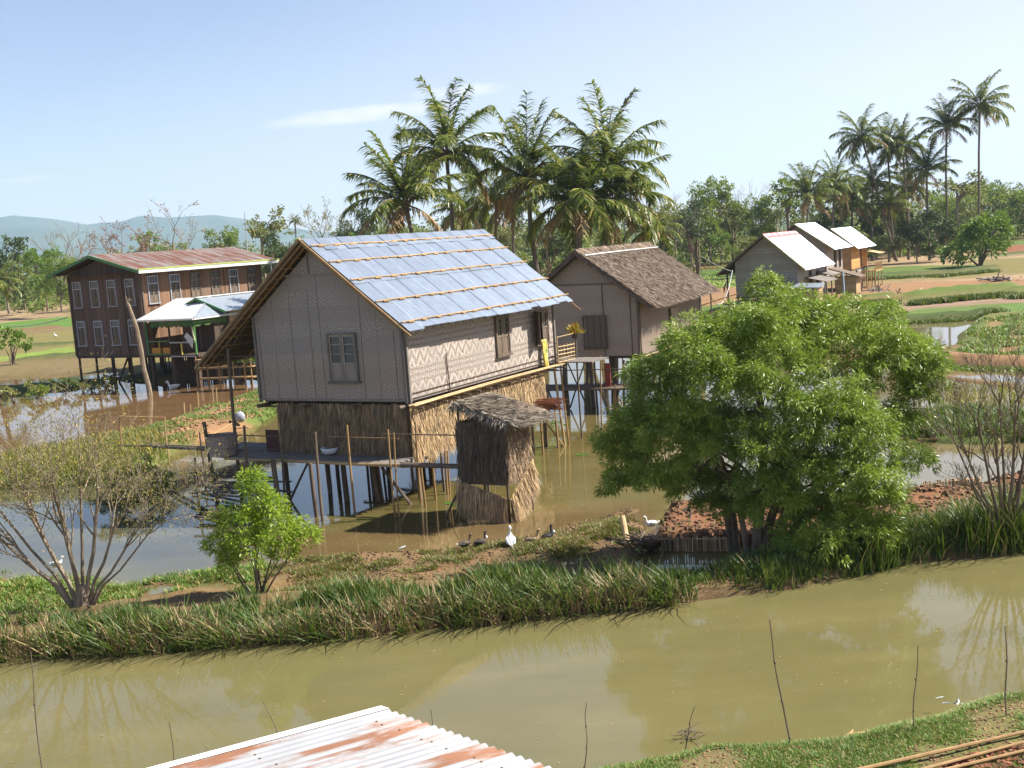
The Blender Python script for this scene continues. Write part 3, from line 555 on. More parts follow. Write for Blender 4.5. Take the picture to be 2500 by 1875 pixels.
def main_house():
    F = Frame(-2.94, 32.42, .522); Wd, Ln, zf, zw, zl, za, am = 5.5, 9.15, 2.97, 5.16, 5.62, 7.66, -2.945
    t = thing('stilt_house', 'large stilt house with blue zinc roof and diamond woven mat wall over the pond', 'house', F.o, -F.yaw)
    g = MB(); g.slab([(-Wd, 0, zf), (0, 0, zf), (0, 0, zw), (am, 0, za-.12), (-Wd, 0, zl-.08)], (0, .05, 0)); g.build('gable_wall', MT['mat_gable'], t)
    g = MB(); g.slab([(-Wd+.02, -.004, 4.35), (-.02, -.004, 4.35), (-.02, -.004, zw-.03), (am, -.004, za-.2), (-Wd+.02, -.004, zl-.14)], (0, .003, 0)); g.build('upper_mat', MT['mat_gable_top'], t)
    b = MB(); rr0 = random.Random(1)
    for x, z1 in ((-5.3, 5.6), (-4.75, 6.2), (-4.05, 6.7), (-3.35, 6.75), (-2.95, 6.75), (-1.5, 6.2), (-.95, 5.85), (-.35, 5.35)):
        b.stick((x, -.01, zf+.02), (x+rr0.uniform(-.04, .04), -.01, z1-rr0.uniform(0, .5)), .010, .003)
    b.beam((-4.3, -.03, 6.72), (-1.6, -.03, 6.66), .04, .06); b.beam((-5.5, -.03, zf+.03), (0, -.03, zf+.03), .05, .06)
    b.beam((-3.2, -.03, 6.7), (-3.2, -.03, 7.4), .03, .03)
    b.build('batten', MT['batten'], t)
    g = MB(); g.slab([(-Wd, Ln, zf), (0, Ln, zf), (0, Ln, zw), (am, Ln, za-.12), (-Wd, Ln, zl-.08)], (0, -.05, 0)); g.build('rear_wall', MT['mat_gable'], t)
    g = MB(); g.box(-Wd-.0, .06, zf, -Wd+.05, Ln-.06, zl); g.build('left_wall', MT['mat_gable'], t)
    g = MB(); wall_rect(g, 'X', 0, .06, Ln-.06, zf, zw-.02, -.05, [(7.72, 8.62, 3.72, 4.86)]); g.build('long_wall', MT['mat_long'], t)
    b = MB()
    for y in (.03, Ln-.08): pass
    for p_, q_ in (((.02, .03), zw), ((.02, Ln-.08), zw), ((-.05, -.03), zw), ((-Wd, -.02), zl-.1)): b = MB(); b.beam((*p_, zf-.05), (*p_, q_), .08, .08); b.build('corner_post', MT['greywood'], t)
    for z, m in ((zf+.08, 'greywood'), (zf+.22, 'oldwood')):
        b = MB(); b.stick((.03, .2, z), (.03, Ln-.2, z), .016, .002); b.build('trim_strip', MT[m], t)
    b = MB(); b.stick((.05, 2.1, zf-.1), (.03, 2.05, 4.1), .02, .004); b.build('prop_stick', MT['oldwood'], t)
    window(t, 'Y', 0, -2.72, -1.66, 3.56, 4.98, -1, MT['greywood'], MT['batten'], 3, .62)
    window(t, 'X', 0, 5.02, 5.88, 3.66, 4.92, 1, MT['oldwood'], MT['oldwood'], 3, .5)
    window(t, 'X', 0, 7.72, 8.62, 3.72, 4.86, 1, MT['oldwood'], MT['oldwood'], 2, .5, open_leaf=True)
    s = MB(); s.beam((.04, 7.72, 3.75), (.30, 7.46, 3.75), .03, .03)
    s.slab([(.03, 7.72, 3.74), (.34, 7.42, 3.74), (.34, 7.42, 4.84), (.03, 7.72, 4.84)], (.02, .02, 0)); s.build('open_shutter', MT['oldwood'], t)
    # floor: joists and boards
    f = MB(); f.box(-Wd+.05, .1, zf-.06, -.05, Ln-.1, zf-.01); f.build('floor', MT['darkwood'], t)
    for x in (-5.35, -3.6, -1.8, -.12): b = MB(); b.stick((x, -.35, zf-.13), (x, Ln+.4, zf-.13), .06, .002); b.build('floor_beam', MT['oldwood'], t)
    j = MB()
    for k in range(15): y = .1+k*.64; j.stick((-Wd-.05, y, zf-.2), (.38, y+.02, zf-.2), .035, .002)
    j.build('joists', MT['oldwood'], t)
    e = MB()
    for k in range(9):
        e.stick((.08+.05*(k % 5), -.15+.3*k % 1.2, zf-.10+.022*(k//5)), (.10+.06*(k % 4), Ln+.35-.2*(k % 3), zf-.10+.022*(k//5)), .02, .004)
    e.build('bamboo_ledge', MT['bamboo_pale'], t)
    # roof: right slope of overlapping zinc sheets between battens
    sl = Vector((1, 0, -.776)).normalized(); nn = Vector((.776, 0, 1)).normalized(); xr = [am-.03, -2.6, -1.98, -1.30, -.48, .30, .52]
    m = MB(); rr = random.Random(3); y0, y1 = -.50, Ln+.52
    rows = [(am-.02, -2.5), (-2.72, -1.22), (-1.36, .50)]
    for ri, (xa, xb) in enumerate(rows):
        y = y0; k = 0
        while y < y1-.1:
            w = min(.70+(.0 if ri else -.18), y1-y); za_ = za+.04-(xa-am)*.776; zb = za+.04-(xb-am)*.776
            lift = .012+.014*(2-ri)+.016*(k % 2); dn = Vector((xb-xa+(rr.uniform(-.04, .05) if ri == 2 else 0), 0, 0)); dn.z = -dn.x*.776
            corrugated(m, Vector((xa, y, za_))+nn*lift, (0, 1, 0), dn, w+.05, 2, .015, .09, nn, rr.uniform(-.012, .02)); y += w; k += 1
    m.build('zinc_roof', MT['newmetal'], t)
    m = MB()
    for i in range(26): m.box(am-.06-.20, y0+i*.39, za+.0, am-.06, y0+i*.39+.37, za+.03)
    m.build('ridge_cap', MT['newmetal'], t)
    for x in (-2.62, -2.0, -1.3, -.48, .3):
        b = MB(); z = za+.125-(x-am)*.776; k = 0; y = y0-.02
        while y < y1: q = min(y+rr.uniform(1.2, 2.0), y1); b.stick((x+rr.uniform(-.02, .02), y, z+rr.uniform(0, .012)), (x+rr.uniform(-.02, .02), q+.15, z+rr.uniform(0, .012)), .024, .006); y = q
        y = y0+.3
        while y < y1: b.box(x-.015, y, z-.03, x+.05, y+rr.uniform(.15, .3), z+.005); y += rr.uniform(.5, .9)
        b.build('roof_batten', MT['bamboo'], t)
    # left slope: dark thatch over bamboo, seen from below
    xl, zL = -7.45, 4.02; dl = Vector((xl-am, 0, zL-za-.02)); nl = Vector((-.82, 0, 1)).normalized()
    m = MB(); m.slab([(am, y0, za+.05), (xl, y0, zL+.05), (xl, y1, zL+.05), (am, y1, za+.05)], nl*.06); m.build('thatch_roof', MT['oldthatch'], t)
    b = MB()
    for k in range(13):
        p = Vector((am, 0, za))+dl*((k+.6)/13); b.stick(p+Vector((0, y0+.02, -.0)), p+Vector((0, y1, -.0)), .02, .002)
    b.build('roof_laths', MT['bamboo'], t)
    b = MB()
    for y in (y0+.03, y0+.30, 1.5, 3.5, 5.5, 7.5, y1-.05): b.stick(Vector((am, y, za-.02)), Vector((xl-.05, y, zL-.06)), .035 if y > .2 else .03, .004)
    b.build('left_rafters', MT['bamboo'], t)
    b = MB(); b.stick((am-.02, y0-.06, za+.10), (xl-.1, y0-.08, zL+.02), .05, .003); b.build('left_rake', MT['thatch'], t)
    b = MB(); b.stick((am-.05, y0-.05, za+.07), (.62, y0-.05, za-.02-(.62-am)*.776), .035, .004); b.stick((am, y0-.02, za-.05), (.2, y0-.02, za-.14-(.2-am)*.776), .03, .004); b.build('right_rake', MT['bamboo'], t)
    b = MB(); b.stick((am-.05, y1+.02, za+.03), (.8, y1+.02, za-.05-(.8-am)*.776), .03, .004); b.build('far_rake', MT['bamboo'], t)
    b = MB(); b.stick((-5.6, -.1, 5.45), (-7.1, .2, 4.15), .04, .01); b.stick((-5.6, .3, 4.3), (-6.9, .3, 4.3), .04, .01); b.build('eave_brace', MT['oldwood'], t)
    # lower storey of straw
    zd = 1.38
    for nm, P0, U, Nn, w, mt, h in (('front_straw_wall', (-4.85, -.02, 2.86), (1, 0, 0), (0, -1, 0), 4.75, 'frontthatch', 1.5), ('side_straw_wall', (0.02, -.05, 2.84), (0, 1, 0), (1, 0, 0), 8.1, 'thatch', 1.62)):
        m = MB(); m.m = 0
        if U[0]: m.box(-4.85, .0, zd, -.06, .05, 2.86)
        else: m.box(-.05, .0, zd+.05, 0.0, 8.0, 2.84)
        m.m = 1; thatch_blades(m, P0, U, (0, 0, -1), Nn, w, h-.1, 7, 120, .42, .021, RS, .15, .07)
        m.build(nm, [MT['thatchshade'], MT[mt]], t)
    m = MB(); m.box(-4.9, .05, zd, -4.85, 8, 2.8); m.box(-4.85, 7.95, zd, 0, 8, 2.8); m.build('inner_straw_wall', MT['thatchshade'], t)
    m = MB(); m.box(-5.45, -.02, zd, -4.95, .03, 2.05); m.build('red_board', M('faded_maroon_board', (.12, .05, .045), (.09, .04, .04), 3, bmp=0), t)
    # deck
    d = MB()
    for k in range(8): y = -.95+k*.125; d.beam((-6.9+.1*(k % 3), y, zd-.02-.005*(k % 2)), (.15-.12*(k % 2), y+.02, zd-.02), .115, .035)
    for k in range(8): y = .1+k*.16; d.beam((-7.7, y, zd-.03), (-5.0, y, zd-.03+.004*(k % 2)), .14, .035)
    d.build('deck_boards', MT['greywood'], t)
    d = MB(); d.stick((-6.3, -1.0, zd-.06), (.45, -1.02, zd-.07), .035, .003); d.stick((-4.5, -1.05, zd-.02), (.3, -1.0, zd-.03), .025, .004); d.stick((-2.2, -1.08, zd-.05), (.5, -.98, zd-.01), .028, .004); d.build('deck_edge_bamboo', MT['bamboo_pale'], t)
    d = MB(); d.box(-4.8, .1, zd-.05, -.1, 7.9, zd-.005); d.build('lower_floor', MT['darkwood'], t)
    for y in (.5, 2.4, 4.4, 6.4, 7.9): b = MB(); b.stick((-5.3, y, zd-.12), (.15, y, zd-.12), .05, .003); b.build('lower_joist', MT['oldwood'], t)
    # stilts: front ones where the photograph has them, the rest on a regular grid under the house
    def post(px0, py0, px1, py1, r, mat='oldwood', z0=0., nm='stilt', n=8):
        a = F.g(px0, py0, z0); 
        b_ = F.pl(px1, py1, 'Y', a.y); m = MB(); m.stick((a.x, a.y, -.4), tuple(b_), r, .006, n=n); return m.build(nm, MT[mat], t)
    post(867, 1251, 847, 1038, .035, 'bamboo', nm='bamboo_pole'); post(965, 1261, 947, 1049, .03, 'bamboo', nm='bamboo_pole'); post(974, 1262, 961, 1056, .025, 'bamboo', nm='bamboo_pole')
    post(697, 1239, 685, 1033, .04); post(788, 1273, 769, 1055, .045); post(612, 1245, 596, 1039, .045); post(533, 1222, 498, 1030, .065)
    post(501, 1146, 487, 1055, .04); post(590, 1216, 556, 850, .055, nm='eave_post'); post(685, 1242, 666, 1121, .085); post(775, 1262, 757, 1131, .065); post(849, 1223, 836, 1122, .09)
    post(927, 1223, 909, 1134, .07); post(936, 1221, 922, 1134, .05); post(484, 1215, 476, 1118, .04); post(520, 1150, 509, 1085, .035)
    m = MB(); a = F.g(1014, 1231); m.stick((a.x, a.y, -.2), tuple(F.pl(931, 1140, 'Y', a.y-.3)), .05, .005); m.build('brace', MT['oldwood'], t)
    m = MB(); a = F.g(700, 1222); m.stick((a.x, a.y, -.2), tuple(F.pl(751, 1131, 'Y', a.y+.2)), .04, .005); m.build('brace', MT['oldwood'], t)
    for (x0, y0_, x1, y1_, r) in ((1028, 1233, 1014, 1030, .035), (1041, 1237, 1028, 1142, .035), (1065, 1220, 1056, 1130, .04), (1093, 1206, 1086, 1100, .04), (1099, 1205, 1092, 1100, .03), (1327, 1109, 1319, 1010, .04), (1336, 1067, 1322, 895, .035), (1364, 1093, 1355, 1000, .045)):
        post(x0, y0_, x1, y1_, r, 'bamboo')
    post(1382, 1088, 1352, 892, .05, 'bamboo_pale'); post(1391, 1086, 1368, 890, .04, 'bamboo')
    m = MB(); a = F.g(1382, 1090); m.stick((a.x, a.y, -.1), tuple(F.pl(1327, 1022, 'Y', a.y-.5)), .035, .005); m.build('brace', MT['bamboo'], t)
    for x in (-5.3, -3.7, -2.0, -.35):
        for y in (.6, 3.2, 5.9, 8.7):
            m = MB(); m.stick((x+RS.uniform(-.1, .1), y, -.4), (x, y, zf-.1), .07, .004); m.build('stilt', MT['oldwood'], t)
    for x in (-4.4, -2.9, -1.2, -.1):
        for y in (1.6, 4.4, 7.2):
            m = MB(); m.stick((x, y, -.4), (x+RS.uniform(-.08, .08), y, zd-.05), .045, .006); m.build('stilt', MT['oldwood'], t)
    # handrails
    def rail(p, q, r=.018, mat='bamboo'): m = MB(); m.stick(p, q, r, .006); m.build('handrail', MT[mat], t)
    y = -1.05
    rail(F.pl(799, 1066, 'Y', y), F.pl(973, 1071, 'Y', y)); rail(F.pl(935, 1060, 'Y', y-.05), F.pl(1142, 1063, 'Y', y+.3), .02, 'oldwood'); rail(F.pl(508, 1060, 'Y', y), F.pl(690, 1066, 'Y', y), .02, 'oldwood'); rail(F.pl(510, 1096, 'Y', y), F.pl(770, 1098, 'Y', y), .016, 'oldwood')
    # low landing of loose planks on the left
    m = MB(); rr = random.Random(8)
    for k in range(26):
        a = F.g(rr.uniform(455, 560), rr.uniform(1150, 1205), .35+.4*rr.random()); m.beam(a, a+Vector((rr.uniform(1.2, 2.6), rr.uniform(-.5, .5), rr.uniform(-.15, .2))), .12, .03)
    m.build('landing_planks', MT['oldwood'], t)
    # walkway of two bamboo poles running off to the left bank
    m = MB(); a = F.g(372, 1090, .75); b_ = Vector((-6.4, -.2, zd)); m.stick(a, b_, .06, .006); m.stick(a+Vector((0, .2, 0)), b_+Vector((0, .2, 0)), .06, .006); m.stick(F.g(290, 1087, .55), a+Vector((.3, 0, .05)), .05, .006); m.build('walkway_poles', MT['oldwood'], t)
    # rear platform with bamboo gate
    z = zf-.05; m = MB()
    for k in range(7): m.beam((-.5, Ln+.15+k*.2, z), (1.35, Ln+.15+k*.2, z), .17, .04)
    m.build('rear_platform', MT['greywood'], t)
    m = MB(); pA = F.pl(1363, 885, 'X', .25); pB = F.pl(1403, 876, 'X', .25); 
    hA = F.pl(1362, 823, 'X', .25).z; hB = hA-.05
    for k in range(6): u = k/5; p = pA.lerp(pB, u); m.stick((p.x, p.y, p.z), (p.x, p.y, hA-.28), .016, .003)
    for k in range(5): u = k/4.3; m.stick((pA.x+.02, pA.y, pA.z+(hA-.3-pA.z)*u), (pB.x+.02, pB.y, pB.z+(hA-.3-pA.z)*u), .02, .004)
    m.stick(pA, (pA.x, pA.y, hA), .028, .002); m.stick((pA.x, pA.y, hA), (pB.x, pB.y, hA), .014, .002)
    m.build('bamboo_gate', MT['bamboo_pale'], t)
    for (x0, y0_, x1, y1_) in ((1421, 1069, 1404, 812),):
        a = F.g(x0, y0_); b_ = F.pl(x1, y1_, 'Y', a.y); m = MB(); m.stick((a.x, a.y, -.4), b_, .035, .004); m.build('tall_pole', MT['oldwood'], t)
    # bundle shelf for the firewood
    s = MB(); p = F.pl(1330, 985, 'X', .35); s.beam((0, p.y-.3, p.z-.25), (.8, p.y-.3, p.z-.25), .06, .05); s.beam((0, p.y+.4, p.z-.25), (.8, p.y+.4, p.z-.25), .06, .05); s.build('shelf_arms', MT['oldwood'], t)
    w = MB(); rr = random.Random(4)
    c = F.wor(.45, p.y, p.z-.12)
    for k in range(90):
        q = c+Vector((rr.gauss(0, .16), rr.gauss(0, .16), rr.uniform(-.08, .26))); d = F.ex*rr.uniform(.6, 1)+F.ey*rr.uniform(-.25, .25); d.normalize(); w.stick(q-d*rr.uniform(.3, .5), q+d*rr.uniform(.25, .5), .011, .02, n=4)
    tag(w.build('firewood_bundle', M('red_twigs', (.26, .10, .05), (.17, .07, .04), 5, bmp=0, rnd=.7)), 'heap of thin reddish firewood twigs on the far end of the blue-roofed house', 'firewood')
    # things standing on or hanging from it
    c = MB(); top = F.wor(.06, 8.05, 3.86); rr = random.Random(2); V = []; k = 9
    for j in range(14):
        for i in range(k):
            u = i/(k-1)-.5; zz = top.z-.98*j/13-(.10*u if j > 9 else 0); off = .05*math.sin(u*14+j*.25)+.05
            V.append(top+F.ey*(u*(.34-.008*j)+.02*math.sin(j*.6))+F.ex*(off+.004*j)+Vector((0, 0, zz-top.z)))
    c.add(V, [(j*k+i, j*k+i+1, (j+1)*k+i+1, (j+1)*k+i) for j in range(13) for i in range(k-1)])
    o = c.build('hanging_cloth', M('yellow_patterned_cloth', (.70, .50, .08), (.62, .58, .22), 9, rnd=0, bmp=0, c3=(.22, .30, .08)), None, True); sm = o.modifiers.new('thick', 'SOLIDIFY'); sm.thickness = .008
    tag(o, 'yellow cloth hanging from the open window of the blue-roofed house', 'cloth')
    b = MB(); p = F.wor(*F.g(805, 1102, zd+.1)[:2], zd); prof = [(0, 0), (.16, .0), (.24, .08), (.27, .19), (.26, .20), (.22, .09), (0, .03)]
    V = [p+Vector((r*math.cos(2*math.pi*i/18), r*math.sin(2*math.pi*i/18), z+.02)) for r, z in prof for i in range(18)]
    b.add(V, [(j*18+i, j*18+(i+1) % 18, (j+1)*18+(i+1) % 18, (j+1)*18+i) for j in range(len(prof)-1) for i in range(18)])
    o = b.build('basin', M('enamel_white', (.75, .78, .82), (.7, .72, .76), 3, bmp=0, rough=.25, rnd=0), None, True); tag(o, 'round white enamel basin standing on the deck before the straw wall', 'basin')
    b = MB(); p = F.g(545, 1112, zd); n = 20
    q = F.wor(p.x, p.y, zd)
    for j, (r, z) in enumerate([(.40, 0), (.42, .3), (.46, .62), (.43, .62), (.38, .3), (.36, .03)]):
        pass
    prof = [(0, 0), (.40, 0), (.44, .3), (.49, .62), (.46, .62), (.40, .3), (.36, .03)]
    V = [q+Vector((r*math.cos(2*math.pi*i/n), r*math.sin(2*math.pi*i/n), z+.02)) for r, z in prof for i in range(n)]
    b.add(V, [(j*n+i, j*n+(i+1) % n, (j+1)*n+(i+1) % n, (j+1)*n+i) for j in range(len(prof)-1) for i in range(n)])
    tag(b.build('basket', MT['mat_gable'], None, False), 'big round woven basket in the shade at the left end of the deck', 'basket')
    # croton on the tall pole
    c = thing('croton_plant', 'orange and yellow leaved potted plant on a tall pole beside the bamboo gate', 'plant', F.wor(*F.pl(1404, 822, 'Y', F.g(1421, 1069).y)))
    k = MB(); n = 12; prof = [(.0, -.05), (.10, -.05), (.14, .14), (.12, .14), (0, .10)]
    k.add([(r*math.cos(2*math.pi*i/n), r*math.sin(2*math.pi*i/n), z) for r, z in prof for i in range(n)], [(j*n+i, j*n+(i+1) % n, (j+1)*n+(i+1) % n, (j+1)*n+i) for j in range(4) for i in range(n)]); k.build('pot', MT['darkwood'], c)
    k = MB(); n = 170; rs = np.random.RandomState(3); th = rs.uniform(0, 6.28, n); ph = rs.uniform(.15, 1.45, n); d = np.stack([np.cos(th)*np.cos(ph), np.sin(th)*np.cos(ph), np.sin(ph)], 1)
    k.leaves(d*rs.uniform(.03, .25, n)[:, None]+np.array([0, 0, .12]), unit(d+rs.normal(0, .3, (n, 3))), unit(np.cross(d, rs.normal(0, 1, (n, 3)))), rs.uniform(.15, .28, n), .05+0*th)
    k.build('leaves', leafmat('croton_leaves', (.24, .22, .03), (.55, .30, .03), (.60, .13, .03), .3, .4, .82), c)
    return F
FM = main_house()
def latrine():
    N_ = G(1245, 1272); F = Frame(N_.x, N_.y, .50)
    t = thing('straw_latrine', 'narrow straw hut on poles in the pond in front of the blue-roofed house', 'hut', F.o, -F.yaw)
    W1, D1 = 1.36, 1.35
    for x, y in ((0, 0), (-W1, 0), (0, D1), (-W1, D1), (-W1/2, 0), (0, D1/2)):
        m = MB(); m.stick((x, y, -.4), (x+.02, y, 2.85 if x == 0 else 3.05), .035, .004); m.build('post', MT['oldwood'], t)
    for nm, P0, U, Nn, w, mt in (('shaded_front', (-W1-.05, -.03, 2.62), (1, 0, 0), (0, -1, 0), W1+.1, 'shadedstraw'), ('sunlit_side', (.03, -.05, 2.62), (0, 1, 0), (1, 0, 0), D1+.05, 'greystraw'), ('back', (-W1, D1+.03, 2.62), (1, 0, 0), (0, 1, 0), W1, 'shadedstraw'), ('left_side', (-W1-.03, 0, 2.62), (0, 1, 0), (-1, 0, 0), D1, 'shadedstraw')):
        m = MB(); z0 = .95
        if U[0]: y = 0 if Nn[1] < 0 else D1; m.box(-W1, y, z0, 0, y+.03*Nn[1], 2.6)
        else: x = 0 if Nn[0] > 0 else -W1; m.box(min(x, x+.03*Nn[0]), 0.0, z0, max(x, x+.03*Nn[0]), D1, 2.6)
        m.m = 1; thatch_blades(m, P0, U, (0, 0, -1), Nn, w, 1.45, 6, 170, .40, .018, RS, .17, .09)
        m.build(nm, [MT['thatchshade'], M('latrine_'+mt, (.19, .15, .11) if mt == 'shadedstraw' else (.46, .33, .21), (.08, .065, .05) if mt == 'shadedstraw' else (.22, .155, .10), 5, (2, 2, .4), .9, .2, rnd=1.1)], t)  # shade put into the straw colour, lighter only on the sunlit side
    for z in (2.05, 1.45): m = MB(); m.beam((.08, .0, z), (.08, D1, z+.03), .03, .03); m.build('lath', MT['oldwood'], t)
    # skirts of fresh straw hung lower, with slanting tops
    for nm, a, b, U, Nn, mt in (('front_skirt', (-W1-.1, -.12, 1.05), (.02, -.14, .62), (1, 0, 0), (0, -1, 0), 'thatch'), ('side_skirt', (.13, -.1, .58), (.14, D1-.1, 1.42), (0, 1, 0), (1, 0, 0), 'thatch')):
        m = MB(); a = np.array(a); b = np.array(b); n = 420; rs = np.random.RandomState(len(nm)); u = rs.rand(n)
        for r in range(3):
            P = a+(b-a)*u[:, None]-np.array([0, 0, .17])*r+rs.normal(0, .02, (n, 3)); d = unit(np.array([0, 0, -1.])+np.array(Nn)*rs.uniform(.02, .30, n)[:, None]+np.array(U)*rs.normal(0, .13, n)[:, None])
            ln = np.minimum(rs.uniform(.38, .72, n), np.maximum(.25, P[:, 2]+.08)); m.blades(P, d, ln, rs.uniform(.012, .028, n), unit(np.array(U)+rs.normal(0, .3, (n, 3))), np.array(Nn)*rs.uniform(0, .1, n)[:, None])
        m.beam(a, b, .03, .03)
        m.build(nm, MT[mt], t)
    # roof, one slope falling to the right
    A = Vector((-W1-.04, -.16, 3.10)); B = Vector((-W1-.02, D1+.42, 3.06)); C_ = Vector((.36, D1+.36, 2.66)); Dd = Vector((.26, -.22, 2.6)); nrm = (B-A).cross(Dd-A).normalized(); nrm = nrm if nrm.z > 0 else -nrm
    m = MB(); m.slab([A, Dd, C_, B], nrm*.05); m.m = 1; U = (B-A).normalized(); dn = (Dd-A).normalized(); n = 0
    thatch_blades(m, A+nrm*.07, U, dn, nrm, (B-A).length, 2.0, 9, 150, .42, .022, RS, .5, .16, 1.4); thatch_blades(m, A+nrm*.05-dn*.05, U, (0, -.2, -1), (0, -1, 0), .1, .05, 1, 300, .3, .02, RS, .4, .05)
    for (p_, q_) in ((A, B), (A, Dd), (Dd, C_), (B, C_)):
        e_ = (q_-p_); nb = int(e_.length*160); a_ = RS.rand(nb)[:, None]; P_ = np.array(p_)+a_*np.array(e_)+np.array(nrm)*.05; o_ = unit(np.array((p_+q_)/2-(A+B+C_+Dd)/4)); d_ = unit(o_*.6+np.array([0, 0, -1.])+RS.normal(0, .3, (nb, 3))); m.blades(P_, d_, RS.uniform(.12, .34, nb), RS.uniform(.012, .028, nb), unit(np.array(e_.normalized())+RS.normal(0, .2, (nb, 3))), d_*.0)
    m.build('roof', [MT['oldthatch'], M('latrine_roof_straw', (.36, .31, .24), (.16, .13, .10), 5, rnd=1.2, bmp=0)], t)
    for p, q in (((-W1-.2, -.1, 3.02), (.4, -.1, 2.6)), ((-W1-.2, D1, 3.0), (.4, D1, 2.62)), ((-W1, -.3, 3.08), (-W1, D1+.4, 3.05))): m = MB(); m.stick(p, q, .025, .004); m.build('roof_pole', MT['oldwood'], t)
    f = MB()
    for k in range(8): f.beam((-W1, .08+k*.17, 1.32), (0, .08+k*.17, 1.32), .14, .03)
    f.build('floor_boards', MT['oldwood'], t)
    m = MB(); m.stick(F.g(1090, 1262, 0), F.pl(1132, 1175, 'Y', 0), .035, .02); m.build('leaning_prop', MT['oldwood'], t)
    m = MB(); a = F.loc(FM.wor(.3, -.95, 1.36)); b = Vector((-W1+.2, .3, 1.36)); m.stick(a, b, .07, .003); m.stick(a+Vector((.05, -.2, .02)), b+Vector((.05, -.2, .02)), .06, .003); m.build('gangplank', MT['oldwood'], t)
latrine()
def thatched_hut():
    F = Frame(5.42, 47.59, .45); Wd, Ln, zf, zw, za, am = 4.9, 8.9, 2.2, 4.66, 6.56, -2.47
    t = thing('thatched_stilt_house', 'brown thatched stilt house behind the willow tree, with a closed wooden hatch', 'house', F.o, -F.yaw)
    zl = za-(am+Wd)*.78
    g = MB(); g.slab([(-Wd, 0, zf), (0, 0, zf), (0, 0, zw), (am, 0, za-.1), (-Wd, 0, zl)], (0, .05, 0)); g.build('gable_wall', MT['mat_gable'], t)
    g = MB(); g.slab([(-Wd, Ln, zf), (0, Ln, zf), (0, Ln, zw), (am, Ln, za-.1), (-Wd, Ln, zl)], (0, -.05, 0)); g.build('rear_wall', MT['mat_gable'], t)
    g = MB(); g.box(-Wd, .06, zf, -Wd+.05, Ln-.06, zl); g.build('left_wall', MT['mat_gable'], t)
    g = MB(); wall_rect(g, 'X', 0, .06, Ln-.06, zf, zw-.02, -.05, [(3.98, 4.25, 2.72, 3.8)]); g.build('long_wall', MT['mat_old'], t)
    for p_, q_, w_ in (((-4.2, -.03, 5.28), (-.6, -.03, 5.20), .04), ((-1.55, -.02, zf), (-1.55, -.02, 5.25), .03), ((-.35, -.02, zf), (-.35, -.02, 5.), .03), ((-.02, -.03, zf-.05), (-.02, -.03, zw), .08), ((.02, .03, zf-.05), (.02, .03, zw), .07), ((.02, Ln, zf-.05), (.02, Ln, zw), .09)): b = MB(); b.beam(p_, q_, w_, w_); b.build('batten', MT['oldwood'], t)
    h = MB(); h.box(-2.42, -.10, 2.58, -1.48, -.06, 3.86); h.build('hatch_panel', planks('hatch_boards', (.14, .11, .09), (.19, .15, .12), 'X', .3), t)
    f = MB(); x0, x1, z0, z1 = -2.44, -1.46, 2.56, 3.88
    f.box(x0-.05, -.115, z0, x0, -.05, z1); f.box(x1, -.115, z0, x1+.05, -.05, z1); f.box(x0-.05, -.115, z1, x1+.05, -.05, z1+.05); f.box(x0-.05, -.115, z0-.05, x1+.05, -.05, z0); f.build('hatch_frame', MT['oldwood'], t)
    s = MB(); s.box(.01, 4.25, 2.68, .05, 5.15, 3.78); s.build('side_shutter', planks('shutter_boards', (.34, .27, .2), (.28, .22, .16), 'Y', .18), t)
    ov = .72; k = .74; y0, y1 = -.45, Ln+.45
    m = MB(); nr = Vector((k, 0, 1)).normalized(); nl = Vector((-k, 0, 1)).normalized(); zr = za-(ov-am)*k
    m.slab([(am, y0, za-.03), (ov, y0, zr-.03), (ov, y1, zr-.03), (am, y1, za-.03)], nr*.12); xl = -Wd-.9; zL = za-(am-xl)*k
    m.slab([(am, y0, za-.03), (xl, y0, zL-.03), (xl, y1, zL-.03), (am, y1, za-.03)], nl*.12)
    m.m = 1; dn = Vector((1, 0, -k)).normalized(); ln = (ov-am)/dn.x
    thatch_blades(m, Vector((am, y0, za))+nr*.10, (0, 1, 0), dn, nr, y1-y0, ln, 34, 110, .30, .024, RS, .35, .04, 1.3)
    thatch_blades(m, Vector((am, y0, za))+nl*.10, (0, 1, 0), Vector((-1, 0, -k)).normalized(), nl, y1-y0, (am-xl)/dn.x, 10, 25, .5, .05, RS, .3, .03)
    m.build('thatch_roof', [MT['oldthatch'], M('roof_straw_brown', (.26, .195, .145), (.12, .09, .068), 5, rnd=1.1, bmp=0)], t)
    c = MB(); c.slab([(am-.35, y0+.02, za-.08), (am, y0+.02, za+.17), (am+.35, y0+.02, za-.08)], (0, y1-y0-.04, 0)); c.m = 1; thatch_blades(c, (am, y0, za+.16), (0, 1, 0), dn, nr, y1-y0, .12, 2, 60, .3, .03, RS, .3, .02); c.build('ridge_thatch', [MT['oldthatch'], M('ridge_straw', (.34, .25, .18), (.2, .15, .11), 5, rnd=1, bmp=0)], t)
    c = MB(); c.stick((am+.42, y0, za-.10), (am+.42, y1-.1, za-.10), .03, .004); c.build('ridge_pole', MT['whitepaint'], t)
    for s_, mt in ((1, 'oldwood'), (-1, 'oldwood')):
        c = MB(); q = ov if s_ > 0 else xl; c.stick((am, y0-.02, za-.06), (q, y0-.02, za-.06-abs(q-am)*k), .045, .004); c.stick((am, y0+.25, za-.12), (q*.9, y0+.25, za-.12-abs(q*.9-am)*k), .04, .004); c.build('rafter', MT[mt], t)
    f = MB(); f.box(-Wd, .05, zf-.12, 0, Ln, zf-.01); f.build('floor', MT['darkwood'], t)
    f = MB()
    for kx in range(8): f.beam((.1, .2+kx*1.2, zf-.1), (.35, .2+kx*1.2, zf-.1), .06, .06)
